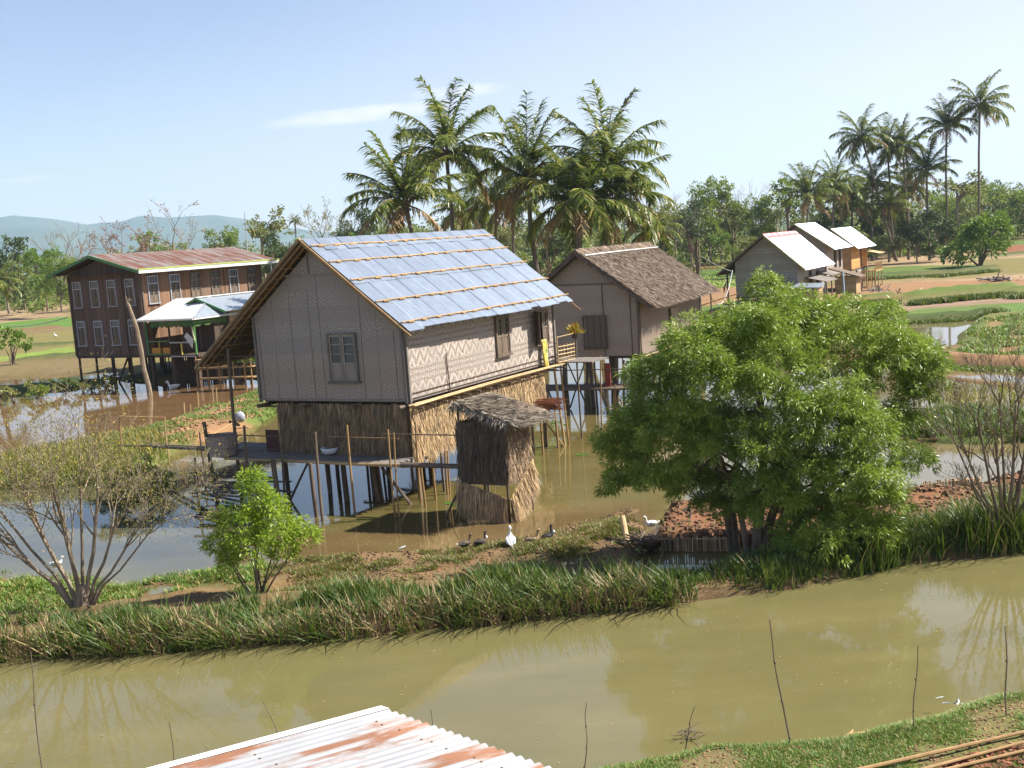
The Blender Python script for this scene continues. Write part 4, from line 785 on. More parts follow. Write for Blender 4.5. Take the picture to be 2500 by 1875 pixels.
    f.stick((.2, -.1, zf-.04), (.15, Ln, zf-.04), .03, .003); f.build('ledge', MT['bamboo_pale'], t)
    for x in (-4.7, -3.5, -2.3, -1.1, -.1):
        for y in (.1, 2.9, 5.8, 8.6):
            m = MB(); m.stick((x+RS.uniform(-.15, .15), y, -.4), (x, y, zf-.05), .075, .004); m.build('stilt', MT['oldwood'], t)
    for x in (-4.4, -3.1, -1.8, -.6):
        m = MB(); m.stick((x, -.75+RS.uniform(-.2, .2), -.4), (x+RS.uniform(-.1, .1), -.7, 2.1 if x > -2 else 2.6), .05, .006); m.build('stilt', MT['oldwood'], t)
    for x, d in ((-3.2, .8), (-2.4, -.8), (-1.2, .7), (-3.9, -.7)):
        m = MB(); m.stick((x, -.3, .05), (x+d, -.3, 2.0), .035, .004); m.build('brace', MT['oldwood'], t)
    m = MB()
    for kx in range(9): m.beam((-5.6, -1.3+kx*.14, 1.02+.01*(kx % 2)), (.5, -1.3+kx*.14, 1.0), .12, .035)
    m.build('deck', MT['oldwood'], t)
    m = MB(); m.stick((-5.6, -1.35, .95), (.6, -1.35, .98), .05, .003); m.stick((-5.4, -1.3, 1.75), (-.3, -1.3, 1.8), .025, .004); m.build('deck_rail', MT['oldwood'], t)
    for a, b in ((F.pl(1410, 857, 'Y', -1.3), F.pl(1470, 865, 'Y', -1.0)), (F.pl(1408, 874, 'Y', -1.3), F.pl(1468, 866, 'Y', -1.2))):
        m = MB(); m.stick(a, b, .025, .008); m.build('bamboo_rail', MT['bamboo'], t)
    for (x0, y0_, x1, y1_, r) in ((1468, 1040, 1466, 868, .03), (1522, 930, 1519, 853, .03), (1500, 1005, 1502, 940, .05)):
        a = F.g(x0, y0_, 0 if y0_ > 935 else .9); b = F.pl(x1, y1_, 'Y', a.y); m = MB(); m.stick(a-Vector((0, 0, .3)), b, r, .004); m.build('front_pole', MT['bamboo'], t)
    m = MB(); p = F.pl(1483, 910, 'Y', -.9); m.box(p.x-.12, p.y-.03, 1.05, p.x+.13, p.y+.03, 2.0); m.build('red_post', M('red_painted_post', (.28, .06, .045), (.22, .05, .04), 3, bmp=0), t)
    m = MB(); a = F.g(1522, 985); m.stick((a.x, a.y, -.1), F.pl(1500, 955, 'Y', a.y), .035, .004); m.build('brace', MT['bamboo'], t)
    for (x0, y0_, x1, y1_) in ((1712, 800, 1708, 735), (1737, 805, 1735, 715)):
        p = F.pl(x1, y1_, 'X', .6); m = MB(); m.stick((p.x, p.y, .2), p, .04, .004); m.build('eave_pole', MT['greywood'], t)
    m = MB(); p = F.pl(1706, 748, 'X', .5); m.stick(p, p+Vector((1.8, .6, .5)), .03, .01); m.stick(p+Vector((0, 0, -.5)), p+Vector((1.6, .6, .0)), .03, .01); m.build('loose_bamboo', MT['bamboo'], t)
    return F
FH = thatched_hut()
def zinc_house(x, y, yaw, Wd, Ln, zf, am, za, ov, ze, lx, lz, nm, label, gm, lm, extra=None, rows=3, thatch_left=True, ridge=None, zb=.3):
    F = Frame(x, y, yaw); t = thing('zinc_roofed_house', label, 'house', (x, y, 0), -yaw); k = (za-ze)/(ov-am); kl = (za-lz)/(am-lx); zw = ze+ov*k-.12; zl = za-(am+Wd)*kl-.08
    g = MB(); g.slab([(-Wd, 0, zf), (0, 0, zf), (0, 0, zw), (am, 0, za-.1), (-Wd, 0, zl)], (0, .06, 0)); g.build('gable_wall', gm, t)
    g = MB(); g.slab([(-Wd, Ln, zf), (0, Ln, zf), (0, Ln, zw), (am, Ln, za-.1), (-Wd, Ln, zl)], (0, -.06, 0)); g.build('rear_wall', gm, t)
    g = MB(); g.box(-Wd, .07, zf, -Wd+.06, Ln-.07, zl); g.build('left_wall', gm, t)
    holes = extra.get('holes', []) if extra else []
    g = MB(); wall_rect(g, 'X', 0, .07, Ln-.07, zf, zw, -.06, holes); g.build('long_wall', lm, t)
    for h in holes:
        s = MB(); s.box(-.12, h[0], h[2], -.08, h[1], h[3]); s.build('room_shade_panel', MT['dark'], t)  # near-black panel stands in for the shade inside the opening
        s = MB(); w = .05
        for a in ((h[0]-w, h[0], h[2]-w, h[3]+w), (h[1], h[1]+w, h[2]-w, h[3]+w), (h[0], h[1], h[3], h[3]+w), (h[0], h[1], h[2]-w, h[2])): s.box(0, a[0], a[2], .04, a[1], a[3])
        s.build('window_frame', MT['oldwood'], t)
    y0, y1 = -.6, Ln+.5; nr = Vector((k, 0, 1)).normalized(); m = MB(); L = (ov-am); yy = y0; i = 0
    while yy < y1-.05:
        w = min(.8, y1-yy)
        for r in range(rows):
            xa = am+L*r/rows-(.1 if r else 0); xb = am+L*(r+1)/rows; corrugated(m, Vector((xa, yy, za-(xa-am)*k))+nr*(.02+.012*(rows-r)+.01*(i % 2)), (0, 1, 0), (xb-xa, 0, -(xb-xa)*k), w+.04, 1, .014, .15, nr)
        yy += w; i += 1
    m.build('zinc_roof', MT['whitemetal'], t)
    for r in range(1, rows+1):
        m = MB(); xx = am+L*(r-.04)/rows; zz = za-(xx-am)*k+.07; m.stick((xx, y0, zz), (xx, y1, zz), .018, .002); m.build('roof_batten', MT['bamboo_pale'], t)
    m = MB(); nl = Vector((-kl, 0, 1)).normalized(); m.slab([(am, y0, za), (lx, y0, lz), (lx, y1, lz), (am, y1, za)], nl*.08); m.build('left_slope', MT['oldthatch'] if thatch_left else MT['greymetal'], t)
    m = MB(); m.beam((am, y0-.03, za+.02), (ov, y0-.03, ze+.02), .06, .12); m.build('barge_board', M('yellow_barge', (.50, .42, .16), (.42, .34, .12), 4, bmp=0), t)
    m = MB(); m.beam((am, y0-.03, za-.02), (lx, y0-.03, lz-.02), .06, .1); m.build('left_barge', MT['oldwood'], t)
    if ridge:
        m = MB(); m.slab([(am-.05, y0+.05, za+.10), (am+.42, y0+.05, za+.10-.42*k), (am+.42, y1-.05, za+.10-.42*k), (am-.05, y1-.05, za+.10)], nr*.03); m.build('red_ridge', MT['redridge'], t)
    f = MB(); f.box(-Wd, .0, zf-.15, 0, Ln, zf-.01); f.build('floor', MT['darkwood'], t)
    for xx in np.linspace(-Wd+.1, -.1, 4):
        for yy in np.linspace(.1, Ln-.1, 4):
            m = MB(); m.stick((xx, yy, zb-.6), (xx, yy, zf-.1), .07, .003, n=5); m.build('stilt', MT['greywood'], t)
    return F, t
Fa, ta = zinc_house(22.51, 89., .52, 4.93, 7.9, 1.6, -2.41, 6.31, .81, 3.45, -6.3, 3.35, 'a', 'zinc roofed stilt house with faded red ridge, nearest of the three beyond the willow', MT['mat_basket'], MT['mat_pale'], {'holes': [(3.3, 4.0, 1.8, 3.2), (5.4, 6.2, 1.8, 3.1)]}, 4, True, True)
Fb, tb = zinc_house(27.85, 100., .52, 4.9, 5.7, 2.3, -2.52, 6.91, .85, 4.54, -5.9, 3.9, 'b', 'zinc roofed stilt house in the middle of the three beyond the willow', MT['darkwood'] if False else MT['mat_gable'], MT['mat_pale'], {'holes': [(2.6, 3.4, 2.9, 4.4), (4.3, 5.0, 2.9, 4.4)]}, 3)
Fc, tc_ = zinc_house(32.4, 108., .52, 4.6, 6.8, 2.35, -1.68, 6.21, .75, 4.25, -5.2, 3.4, 'c', 'zinc roofed stilt house with orange plank wall, farthest of the three beyond the willow', MT['mat_tan'], MT['orangeplank'], {'holes': [(3.6, 4.1, 2.5, 4.1)]}, 3)
def house_extras():
    m = MB(); m.box(.05, 3.9, 1.9, 1.4, 6.9, 2.0)
    for k in range(14): m.stick((1.3, 3.9+k*.22, 2.0), (1.3, 3.9+k*.22, 2.8), .02, .002, n=4)
    m.stick((1.3, 3.9, 2.8), (1.3, 6.9, 2.8), .03, .002); m.stick((1.3, 6.9, .3), (1.3, 6.9, 3.9), .05, .002); m.stick((1.3, 3.9, .3), (1.3, 3.9, 2.2), .05, .002); m.slab([(.05, 4.6, 3.9), (1.6, 4.6, 3.55), (1.6, 7.2, 3.55), (.05, 7.2, 3.9)], (0, 0, .04)); m.build('balcony', MT['bamboo_pale'], tc_)
    m = MB(); m.box(.02, 2.0, .9, .06, 5.2, 2.2); m.build('lower_mat_wall', MT['mat_pale'], tc_)
    for k in range(12): s = MB(); s.stick((.2+.9*(k % 3)/2, .2+k*.55, -.3), (.2+.9*(k % 3)/2, .2+k*.55, 2.1), .05, .004, n=5); s.build('stilt', MT['bamboo'], tc_)
    m = MB(); m.slab([(0.02, 2.0, 2.75), (1.7, 2.0, 2.35), (1.7, 5.6, 2.35), (.02, 5.6, 2.75)], (0, 0, .05)); m.slab([(0.02, 5.8, 2.95), (1.2, 5.8, 2.65), (1.2, 7.6, 2.65), (.02, 7.6, 2.95)], (0, 0, .05)); m.build('awning', MT['greywood'], ta)
    m = MB(); m.box(-3.1, -1.7, 2.0, 1.6, -1.65, 2.1)
    m.slab([(-1.6, -1.9, 2.30), (2.1, -1.9, 2.15), (2.1, .0, 2.35), (-1.6, .0, 2.5)], (0, 0, .05)); m.build('lean_to_roof', MT['greymetal'], ta)
    m = MB(); m.box(-1.5, -1.7, .3, 1.9, -1.6, 2.1); m.box(1.85, -1.6, .3, 1.9, 0, 2.1); m.build('lean_to_wall', MT['mat_tan'], ta)
    # small grey shed between the houses
    a = D(2040, 700, 97.); s = thing('lean_shed', 'small dark shed with sloping thatch roof beside the three zinc roofed houses', 'shed', (a.x, a.y, 0), -.52)
    m = MB(); m.box(0, 0, .9, 1.7, 1.6, 2.3); m.build('walls', MT['mat_tan'], s); m = MB(); m.slab([(-.5, -.3, 3.0), (2.1, -.3, 2.2), (2.1, 1.9, 2.2), (-.5, 1.9, 3.0)], (0, 0, .1)); m.build('roof', MT['oldthatch'], s)
    for x in (.05, .9, 1.6):
        for y in (.05, 1.5): m = MB(); m.stick((x, y, -.1), (x, y, .95), .05, .003, n=5); m.build('stilt', MT['greywood'], s)
    # poles and open porch on the left side of the red-ridged house
    for x, y in ((-5.7, .2), (-6.1, 1.5), (-5.4, 3), (-6.0, 5)): m = MB(); m.stick((x, y, -.1), (x, y, 3.9), .06, .004, n=5); m.build('porch_pole', MT['oldwood'], ta)
    o = MB(); b = G(2063, 737, .3); o.stick((b.x, b.y, 0), D(2058, 662, b.y), .07, .002, n=6); tag(o.build('blue_post', M('pale_blue_paint', (.40, .55, .72), (.5, .62, .76), 3, bmp=0, rnd=0)), 'thin pale blue post in front of the zinc roofed houses', 'post')
house_extras()
def brown_house():
    F = Frame(-22.11, 70.61, .532); Wd, Ln, zf, zw, za = 6.5, 10.7, 1.88, 6.98, 8.15; am = -Wd/2
    t = thing('wooden_house', 'two-storey dark brown plank house with rusty roof and green eaves on the left', 'house', F.o, -F.yaw)
    g = MB(); g.slab([(-Wd, 0, zf), (0, 0, zf), (0, 0, zw), (am, 0, za-.15), (-Wd, 0, zw)], (0, .08, 0)); g.build('gable_wall', MT['brownplankX'], t)
    g = MB(); g.slab([(-Wd, Ln, zf), (0, Ln, zf), (0, Ln, zw), (am, Ln, za-.15), (-Wd, Ln, zw)], (0, -.08, 0)); g.build('rear_wall', MT['brownplankX'], t)
    g = MB(); g.box(-Wd, .09, zf, -Wd+.08, Ln-.09, zw); g.build('left_wall', MT['brownplank'], t)
    g = MB(); g.box(-.08, .09, zf, 0, Ln-.09, zw); g.build('long_wall', MT['brownplank'], t)
    for p_ in ((-6.45, -.04), (-1.65, -.04), (-.05, -.04), (.04, .05), (.04, Ln-.05)): b = MB(); b.beam((*p_, zf), (*p_, zw-.05), .1, .08); b.build('corner_board', MT['oldwood'], t)
    for x in (-6.1, -4.5, -2.95, -1.35): window(t, 'Y', 0, x, x+.78, 4.98, 6.6, -1, MT['greypaint'], MT['oldwood'], 3, .55, .5)
    for x in (-6.12, -4.55, -3.0, -1.42): window(t, 'Y', 0, x, x+.78, 2.56, 4.1, -1, MT['greypaint'], MT['oldwood'], 3, .6, .42)
    for i, y in enumerate((.5, 2.3, 4.05, 5.85, 7.55, 9.3)): window(t, 'X', 0, y, y+.85, 5.08 if i else 5.0, 6.68, 1, MT['greypaint'] if i in (0, 1, 4) else MT['oldwood'], MT['oldwood'], 4, .6, .5)
    ox, oy = .9, .9; ze = zw+.06; m = MB(); k = (za-ze)/(Wd/2+ox); nr = Vector((k, 0, 1)).normalized(); L = Wd/2+ox; y = -oy
    while y < Ln+oy-.05:
        w = min(.8, Ln+oy-y)
        for r in range(2): corrugated(m, Vector((am+L*r/2-(.08 if r else 0), y, za-(L*r/2-(.08 if r else 0))*k))+nr*(.03+.012*(1-r)+.006*(int(y*2) % 2)), (0, 1, 0), (L/2+.08, 0, -(L/2+.08)*k), w+.03, 1, .014, .16, nr)
        y += w
    m.build('zinc_roof', MT['rustroof'], t)
    m = MB(); nl = Vector((-k, 0, 1)).normalized(); m.slab([(am, -oy, za), (am-L, -oy, ze), (am-L, Ln+oy, ze), (am, Ln+oy, za)], nl*.05); m.build('left_slope', MT['rustroof'], t)
    m = MB(); m.beam((am+L+.03, -oy, ze-.06), (am+L+.03, Ln+oy, ze-.06), .05, .2); m.build('gutter_board', MT['whitepaint'], t)
    m = MB(); m.beam((am+L+.05, -oy, ze+.08), (am+L+.05, Ln+oy, ze+.08), .06, .09); m.build('yellow_gutter_strip', M('lime_yellow_paint', (.30, .36, .09), (.36, .42, .12), 3, bmp=0), t)
    m = MB(); m.beam((am, -oy-.03, za-.05), (am+L, -oy-.03, ze-.05), .05, .18); m.beam((am, -oy-.03, za-.05), (am-L, -oy-.03, ze-.05), .05, .18); m.build('barge_board', MT['greenpaint'], t)
    m = MB(); m.slab([(am-L+.05, -oy+.05, ze-.08), (am, -oy+.05, ze-.06), (am+L-.05, -oy+.05, ze-.08), (am+L-.05, -.02, ze-.08), (am, -.02, ze-.06), (am-L+.05, -.02, ze-.08)], (0, 0, .03)); m.build('soffit', MT['darkwood'], t)
    m = MB(); m.box(.02, .1, ze-.06, am+L-.02, Ln, ze-.03); m.build('side_soffit', MT['oldwood'], t)
    f = MB(); f.box(-Wd, 0, zf-.15, 0, Ln, zf-.01); f.build('floor', MT['darkwood'], t)
    for x in np.linspace(-Wd+.1, -.1, 5):
        for y in (.1, 2.7, 5.4, 8.0, 10.5): m = MB(); m.stick((x, y, -.5), (x, y, zf-.1), .09, .002, n=6); m.build('stilt', MT['darkwood'], t)
    for x in np.linspace(-1.8, 0, 7): m = MB(); m.stick((x, 3.0, -.4), (x, 3.0, 1.4), .05, .004, n=5); m.build('fence_pole', MT['darkwood'], t)
    m = MB(); m.stick((-4.6, 1.5, 0), (-3.4, 1.5, zf-.1), .07, .003); m.build('brace', MT['oldwood'], t)
    m = MB(); m.stick((am+L-.2, Ln+.3, zf+3.2), (am+L-.2, Ln+.3, ze), .05, .001); m.build('drain_pipe', MT['whitepaint'], t)
    # veranda annex on the right
    v = thing('veranda_annex', 'low veranda with white metal roof and green scalloped fascia beside the dark brown house', 'veranda', F.o, -F.yaw)
    e0 = F.pl(331, 781, 'Y', -1.35); e1 = F.pl(470, 778, 'Y', -1.35); zE = (e0.z+e1.z)/2; X0, X1 = e0.x, e1.x
    top = F.pl(425, 745, 'Y', 1.6)
    m = MB(); n = 22; dn = Vector((0, -3.4, -1.05)); w = (X1-X0)/n*1.0
    for i in range(n):
        a = X0+i*w; ins = max(0., 1-(X1-a)/1.9)
        corrugated(m, (a, -1.35+3.4*(1-ins), zE+1.05*(1-ins)), (1, 0, 0), dn*(1-ins), w+.02, 1, .012, .18, (0, -.3, .95), 0)
    m.build('veranda_roof', MT['palemetal'], v)
    m = MB(); m.slab([(X1, -1.35, zE), (X1, 2.6, zE), (X1-1.9, 2.05, zE+1.05)], (0, 0, .03)); m.build('roof_hip', MT['greymetal'], v)
    m = MB(); m.box(X0, -1.42, zE-.10, X1+.05, -1.36, zE-.01); m.box(X1+.0, -1.3, zE-.10, X1+.06, 2.6, zE-.01); m.build('white_fascia', MT['whitepaint'], v)
    m = MB(); k = 9; wv = (X1-X0-1.2)/k
    for i in range(k):
        a = X0+1.0+i*wv; m.slab([(a, -1.2, zE-.12), (a, -1.2, zE-.40)]+[(a+wv*q/6, -1.2, zE-.40-.12*math.sin(math.pi*q/6)) for q in range(1, 6)]+[(a+wv, -1.2, zE-.40), (a+wv, -1.2, zE-.12)], (0, .03, 0))
    for i in range(4):
        b_ = -1.2+i*.8; m.slab([(X1-.2, b_, zE-.12), (X1-.2, b_, zE-.40)]+[(X1-.2, b_+.8*q/6, zE-.40-.12*math.sin(math.pi*q/6)) for q in range(1, 6)]+[(X1-.2, b_+.8, zE-.40), (X1-.2, b_+.8, zE-.12)], (-.03, 0, 0))
    m.build('scalloped_fascia', M('dark_green_board', (.05, .14, .05), (.10, .15, .04), 2, bmp=0), v)
    zfl = F.pl(420, 866, 'Y', -1.0).z
    m = MB(); m.box(X0+.9, -1.1, zfl-.15, X1-.1, 2.6, zfl); m.build('veranda_floor', MT['darkwood'], v)
    m = MB(); m.box(X0+1.2, 2.0, zfl, X1-.3, 2.05, zE+.2); m.build('back_wall', MT['darkwood'], v)
    m = MB(); m.box(X1-.35, .6, zfl, X1-.3, 2.0, zE-.1); m.build('added_screen', MT['darkwood'], v)  # screen added to keep sun off the wall under the veranda roof
    gx0 = F.pl(363, 860, 'Y', -1.05).x; gxm = F.pl(418, 860, 'Y', -1.05).x; gx1 = F.pl(480, 862, 'Y', -1.05).x
    for x in (gx0, gxm, gx1):
        m = MB(); m.beam((x, -1.05, zfl), (x, -1.05, zE-.1 if x != gxm else zE-.1), .09, .09); m.build('porch_post', MT['darkwood'] if x == gxm else MT['greenpaint'], v)
    for a, b, zz, mt in ((gx0, gxm, zfl+.82, 'greenpaint'), (gx0, gxm, zfl+.04, 'greenpaint'), (gxm, gx1, zfl+.72, 'greypaint'), (gxm, gx1, zfl-.1, 'greypaint')):
        m = MB(); m.beam((a, -1.08, zz), (b, -1.08, zz), .06, .07); m.build('balustrade_rail', MT[mt], v)
    m = MB(); q = (gx0+gxm)/2
    for k in range(2): m.box(gx0+.25+k*(gxm-gx0)*.48, -1.0, zfl+.08, gx0+.1+(k+1)*(gxm-gx0)*.46, -.9, zfl+.42)
    m.build('orange_panel', M('orange_paint', (.62, .30, .05), (.55, .26, .05), 2, bmp=0), v)
    m = MB(); m.beam((gxm+(gx1-gxm)*.45, -1.08, zfl), (gxm+(gx1-gxm)*.45, -1.08, zfl+.7), .06, .06); m.beam((q, -1.04, zfl), (q, -1.04, zfl+.8), .04, .04); m.build('yellow_baluster', MT['yellowpaint'], v)
    m = MB(); m.stick((gx1+.02, -1.12, zfl+.8), (gx1-.08, -1.12, zE-.4), .05, .02); m.build('twisted_post', M('lime_cream', (.5, .55, .25), (.55, .6, .35), 2, bmp=0), v)
    for x in (gx0+.1, gxm, gx1-.1):
        for y in (-.9, .8, 2.3): m = MB(); m.beam((x, y, -.4), (x, y, zfl-.1), .22, .2); m.build('pier', MT['darkwood'], v)
    m = MB()
    for k in range(22): x = gx0+.3+k*(gx1-gx0-.5)/21; m.stick((x, .6, -.3), (x, .6, zfl-.2), .05, .004, n=5)
    m.build('under_fence', MT['darkwood'], v)
    s = MB(); p = F.pl(462, 842, 'Y', -.6); s.slab([(p.x-.35, -.6, p.z+.5), (p.x+.15, -.55, p.z-.2), (p.x+.35, -.6, p.z+.35), (p.x-.1, -.62, p.z+.75)], (0, .02, 0)); tag(s.build('white_cloth', MT['whitepaint']), 'white cloth hanging in the veranda of the brown house', 'cloth').matrix_world = Matrix.Translation(F.o) @ Matrix.Rotation(-F.yaw, 4, 'Z')
    # kitchen block behind with blue-grey gable roof
    w = thing('kitchen_block', 'small mat-walled block with blue grey gable roof between veranda and brown house', 'house', F.o, -F.yaw)
    pk = F.pl(484, 729, 'Y', 1.2); eL = F.pl(448, 745, 'Y', 1.2); eR = F.pl(522, 757, 'Y', 1.2); hw = max(pk.x-eL.x, .9); kk = .36
    yb = 9.5; xr = pk.x+2.3; xl = pk.x-2.3; zr = pk.z-.36*2.3
    m = MB(); m.slab([(pk.x, 1.0, pk.z), (xr, 1.0, zr), (xr, yb, zr), (pk.x, yb, pk.z)], (0.01, 0, .05)); m.build('roof_right', MT['greymetal'], w)
    m = MB(); m.slab([(pk.x, 1.0, pk.z), (xl, 1.0, zr), (xl, yb, zr), (pk.x, yb, pk.z)], (-.01, 0, .05)); m.build('roof_left', MT['palemetal'], w)
    m = MB(); m.beam((pk.x, .9, pk.z+.08), (pk.x, yb, pk.z+.08), .3, .05); m.build('ridge', MT['whitepaint'], w)
    m = MB(); m.beam((pk.x, .97, pk.z-.02), (xr, .97, zr-.02), .05, .14); m.beam((pk.x, .97, pk.z-.02), (xl, .97, zr-.02), .05, .14); m.build('barge_board', MT['greenpaint'], w)
    m = MB(); m.slab([(xl+.3, 1.6, zfl), (xr-.35, 1.6, zfl), (xr-.35, 1.6, zr+.1), (pk.x, 1.6, pk.z-.1), (xl+.3, 1.6, zr+.1)], (0, .05, 0)); m.build('front_wall', MT['brownplankX'], w)
    m = MB(); m.box(xr-.4, 1.66, zfl, xr-.35, yb-.3, zr-.02); m.build('mat_wall', MT['mat_tan'], w)
    for y in (1.8, 4, 6.5, 9): 
        for x in (xl+.4, xr-.4): m = MB(); m.stick((x, y, -.4), (x, y, zfl), .09, .002, n=5); m.build('stilt', MT['darkwood'], w)
    return F, zfl
FB, zfl = brown_house()
# ------------------------------------------------------------------ vegetation
def grow(mb, rr, p, d, ln, r, lev, tips, spread=.5, up=.12, kids=(2, 3), shrink=.72, nseg=4, n=6, wob=.12, minr=.006):
    pts = [Vector(p)]; d = Vector(d).normalized(); dd = Vector(d)
    for i in range(nseg):
        dd = (dd+Vector((rr.gauss(0, wob), rr.gauss(0, wob), rr.gauss(0, wob)+up*.3))).normalized(); pts.append(pts[-1]+dd*ln/nseg)
    r1 = max(minr*.6, r*.62); mb.tube(pts, [r+(r1-r)*i/nseg for i in range(nseg+1)], n if lev > 1 else 4, cap=False)
    if lev <= 1: tips.extend([(pts[-1], dd), (pts[-2], dd)])
    if lev <= 0: return
    for k in range(rr.randint(*kids)):
        t = rr.uniform(.45, 1) if k else 1; i = min(nseg-1, int(t*nseg)); b = pts[i].lerp(pts[i+1], t*nseg-i) if i < nseg else pts[-1]
        a = dd.orthogonal().normalized(); a.rotate(Matrix.Rotation(rr.uniform(0, 6.28), 3, dd)); nd_ = (dd+a*rr.uniform(.5, 1.3)*spread+Vector((0, 0, up))).normalized()
        grow(mb, rr, b, nd_, ln*shrink*rr.uniform(.8, 1.15), max(minr, r1*.85), lev-1, tips, spread, up, kids, shrink, nseg, n, wob, minr)
def crown(mb, rs, blobs, n, ll, lw, clump, per=40, droop=.5, shell=(.72, 1.04), flat=1., cull=.55):
    """leaf sprays on the outer parts of several lobes"""
    B = np.array(blobs, float); w = B[:, 3]**2; w /= w.sum(); K = max(4, n//per)
    bi = rs.choice(len(B), K, p=w); d = unit(rs.normal(0, 1, (K, 3))); d[:, 2] = np.where(d[:, 2] < -.35, -d[:, 2]*.6, d[:, 2])
    c = B[bi, :3]+d*(B[bi, 3]*rs.uniform(shell[0], shell[1], K)**1)[:, None]*np.array([1, 1, flat])
    # drop clumps well inside another lobe
    keep = np.ones(K, bool)
    for x, y, z, r in B: keep &= (np.linalg.norm((c-np.array([x, y, z]))/np.array([1, 1, flat]), axis=1) > r*cull)
    c = c[keep]; d = d[keep]; K = len(c); ci = np.repeat(np.arange(K), per); m = len(ci); cs = rs.uniform(.55, 1.25, K)
    o = rs.normal(0, 1, (m, 3)); o = unit(o)*(rs.rand(m)**.5)[:, None]*clump*cs[ci][:, None]*np.array([1, 1, .75])
    P = c[ci]+o; dr = unit(d[ci]*.7+unit(o)*.7+rs.normal(0, .35, (m, 3))+np.array([0, 0, -droop])); sd_ = unit(np.cross(dr, rs.normal(0, 1, (m, 3))+np.array([0, 0, .8])))
    tone = rs.rand(K)[ci]*.5+rs.rand(m)*.5
    mb.leaves(P, dr, sd_, ll*rs.uniform(.65, 1.25, m), lw*rs.uniform(.7, 1.25, m), tone)
    return c
def willow():
    Db = 24.9; s = px2m(25.); t = thing('willow_tree', 'large bright green bushy willow on the canal bank, right of the house', 'tree', (5.1, 24.9, 0))
    L = []
    for x, y, r, dy in ((1900, 790, 115, 1.0), (2055, 800, 75, 1.0), (1790, 830, 105, .2), (2060, 860, 165, .6), (2165, 920, 120, .8), (1700, 860, 100, -.2), (1735, 930, 90, -.9), (1820, 950, 90, -.9), (1880, 900, 160, .0), (1610, 930, 95, .2), (1560, 1040, 95, .3), (1640, 1080, 130, -.2), (1530, 1130, 60, .2), (2020, 1030, 140, -1.0), (2110, 1070, 105, -.9), (2080, 1170, 115, -1.4), (1960, 1150, 100, -1.0), (1800, 1050, 110, .6), (2200, 1030, 70, .2), (1600, 1170, 70, -.3), (2150, 1230, 75, -1.2), (1980, 1250, 80, -.6), (1870, 1090, 90, -1.2), (1850, 1190, 75, -1.1), (1740, 1100, 80, -.8), (1880, 1240, 100, -.8), (1760, 1230, 80, .4), (2060, 1290, 80, -1.), (1700, 1180, 90, .2), (2230, 1130, 60, -.6), (2250, 960, 60, .4), (1930, 1320, 60, -1.), (2240, 870, 60, 1), (1975, 770, 70, 1.2), (2120, 1310, 70, -1.4), (2255, 900, 70, .5), (2010, 1330, 80, -1.6), (1900, 1370, 60, -1.2), (2160, 1300, 60, -1.2), (1520, 1190, 60, .2), (1500, 1090, 55, .2), (1660, 1010, 90, -.6)):
        p = D(x, y, Db+dy); L.append((p.x-5.1, p.y-24.9, p.z, r*s*.88))
    rs = np.random.RandomState(11)
    for k in range(34):
        x, y, z, r = L[rs.randint(0, 28)]; d = rs.normal(0, 1, 3); d[2] = abs(d[2])*.7; d /= np.linalg.norm(d); L.append((x+d[0]*r, y+d[1]*r, z+d[2]*r, r*rs.uniform(.22, .42)))
    m = MB(); c = crown(m, rs, L, 225000, .115, .027, .165, 46, .45, (.48, 1.10), 1., .40); m.build('crown', MT['willow'], t)
    rr = random.Random(5); m = MB(); base = [((1790, 1345), (1745, 1120), .10), ((1800, 1345), (1770, 1150), .09), ((1850, 1385), (1960, 1120), .12), ((1880, 1390), (2090, 1130), .12), ((1840, 1380), (1860, 1000), .13), ((1900, 1390), (2000, 1180), .1), ((1830, 1370), (1800, 1130), .08), ((1870, 1390), (2010, 1000), .1)]
    o = Vector((5.1, 24.9, 0))
    for (a, b, r) in base:
        p = G(*a)-o; q = D(b[0], b[1], 24.7)-o; k = (p+q)/2+Vector((rr.uniform(-.2, .2), rr.uniform(-.2, .2), 0)); m.tube([p-Vector((0, 0, .3)), p.lerp(k, .5), k, k.lerp(q, .5), q], [r, r*.9, r*.8, r*.7, r*.6], 7)
        near = sorted(L, key=lambda l: (Vector(l[:3])-q).length)[:4]
        for l in near:
            e = Vector(l[:3]); mm = q.lerp(e, .5)+Vector((rr.uniform(-.2, .2), rr.uniform(-.2, .2), .1)); m.tube([q, mm, e], [r*.5, r*.35, r*.2], 6)
            for kk in range(5):
                d = Vector((rr.gauss(0, 1), rr.gauss(0, 1), rr.gauss(0, .7))).normalized(); m.tube([mm.lerp(e, rr.random()), e+d*l[3]*.45, e+d*l[3]*.9], [.02, .013, .006], 4, cap=False)
    m.build('trunk', MT['bark'], t)
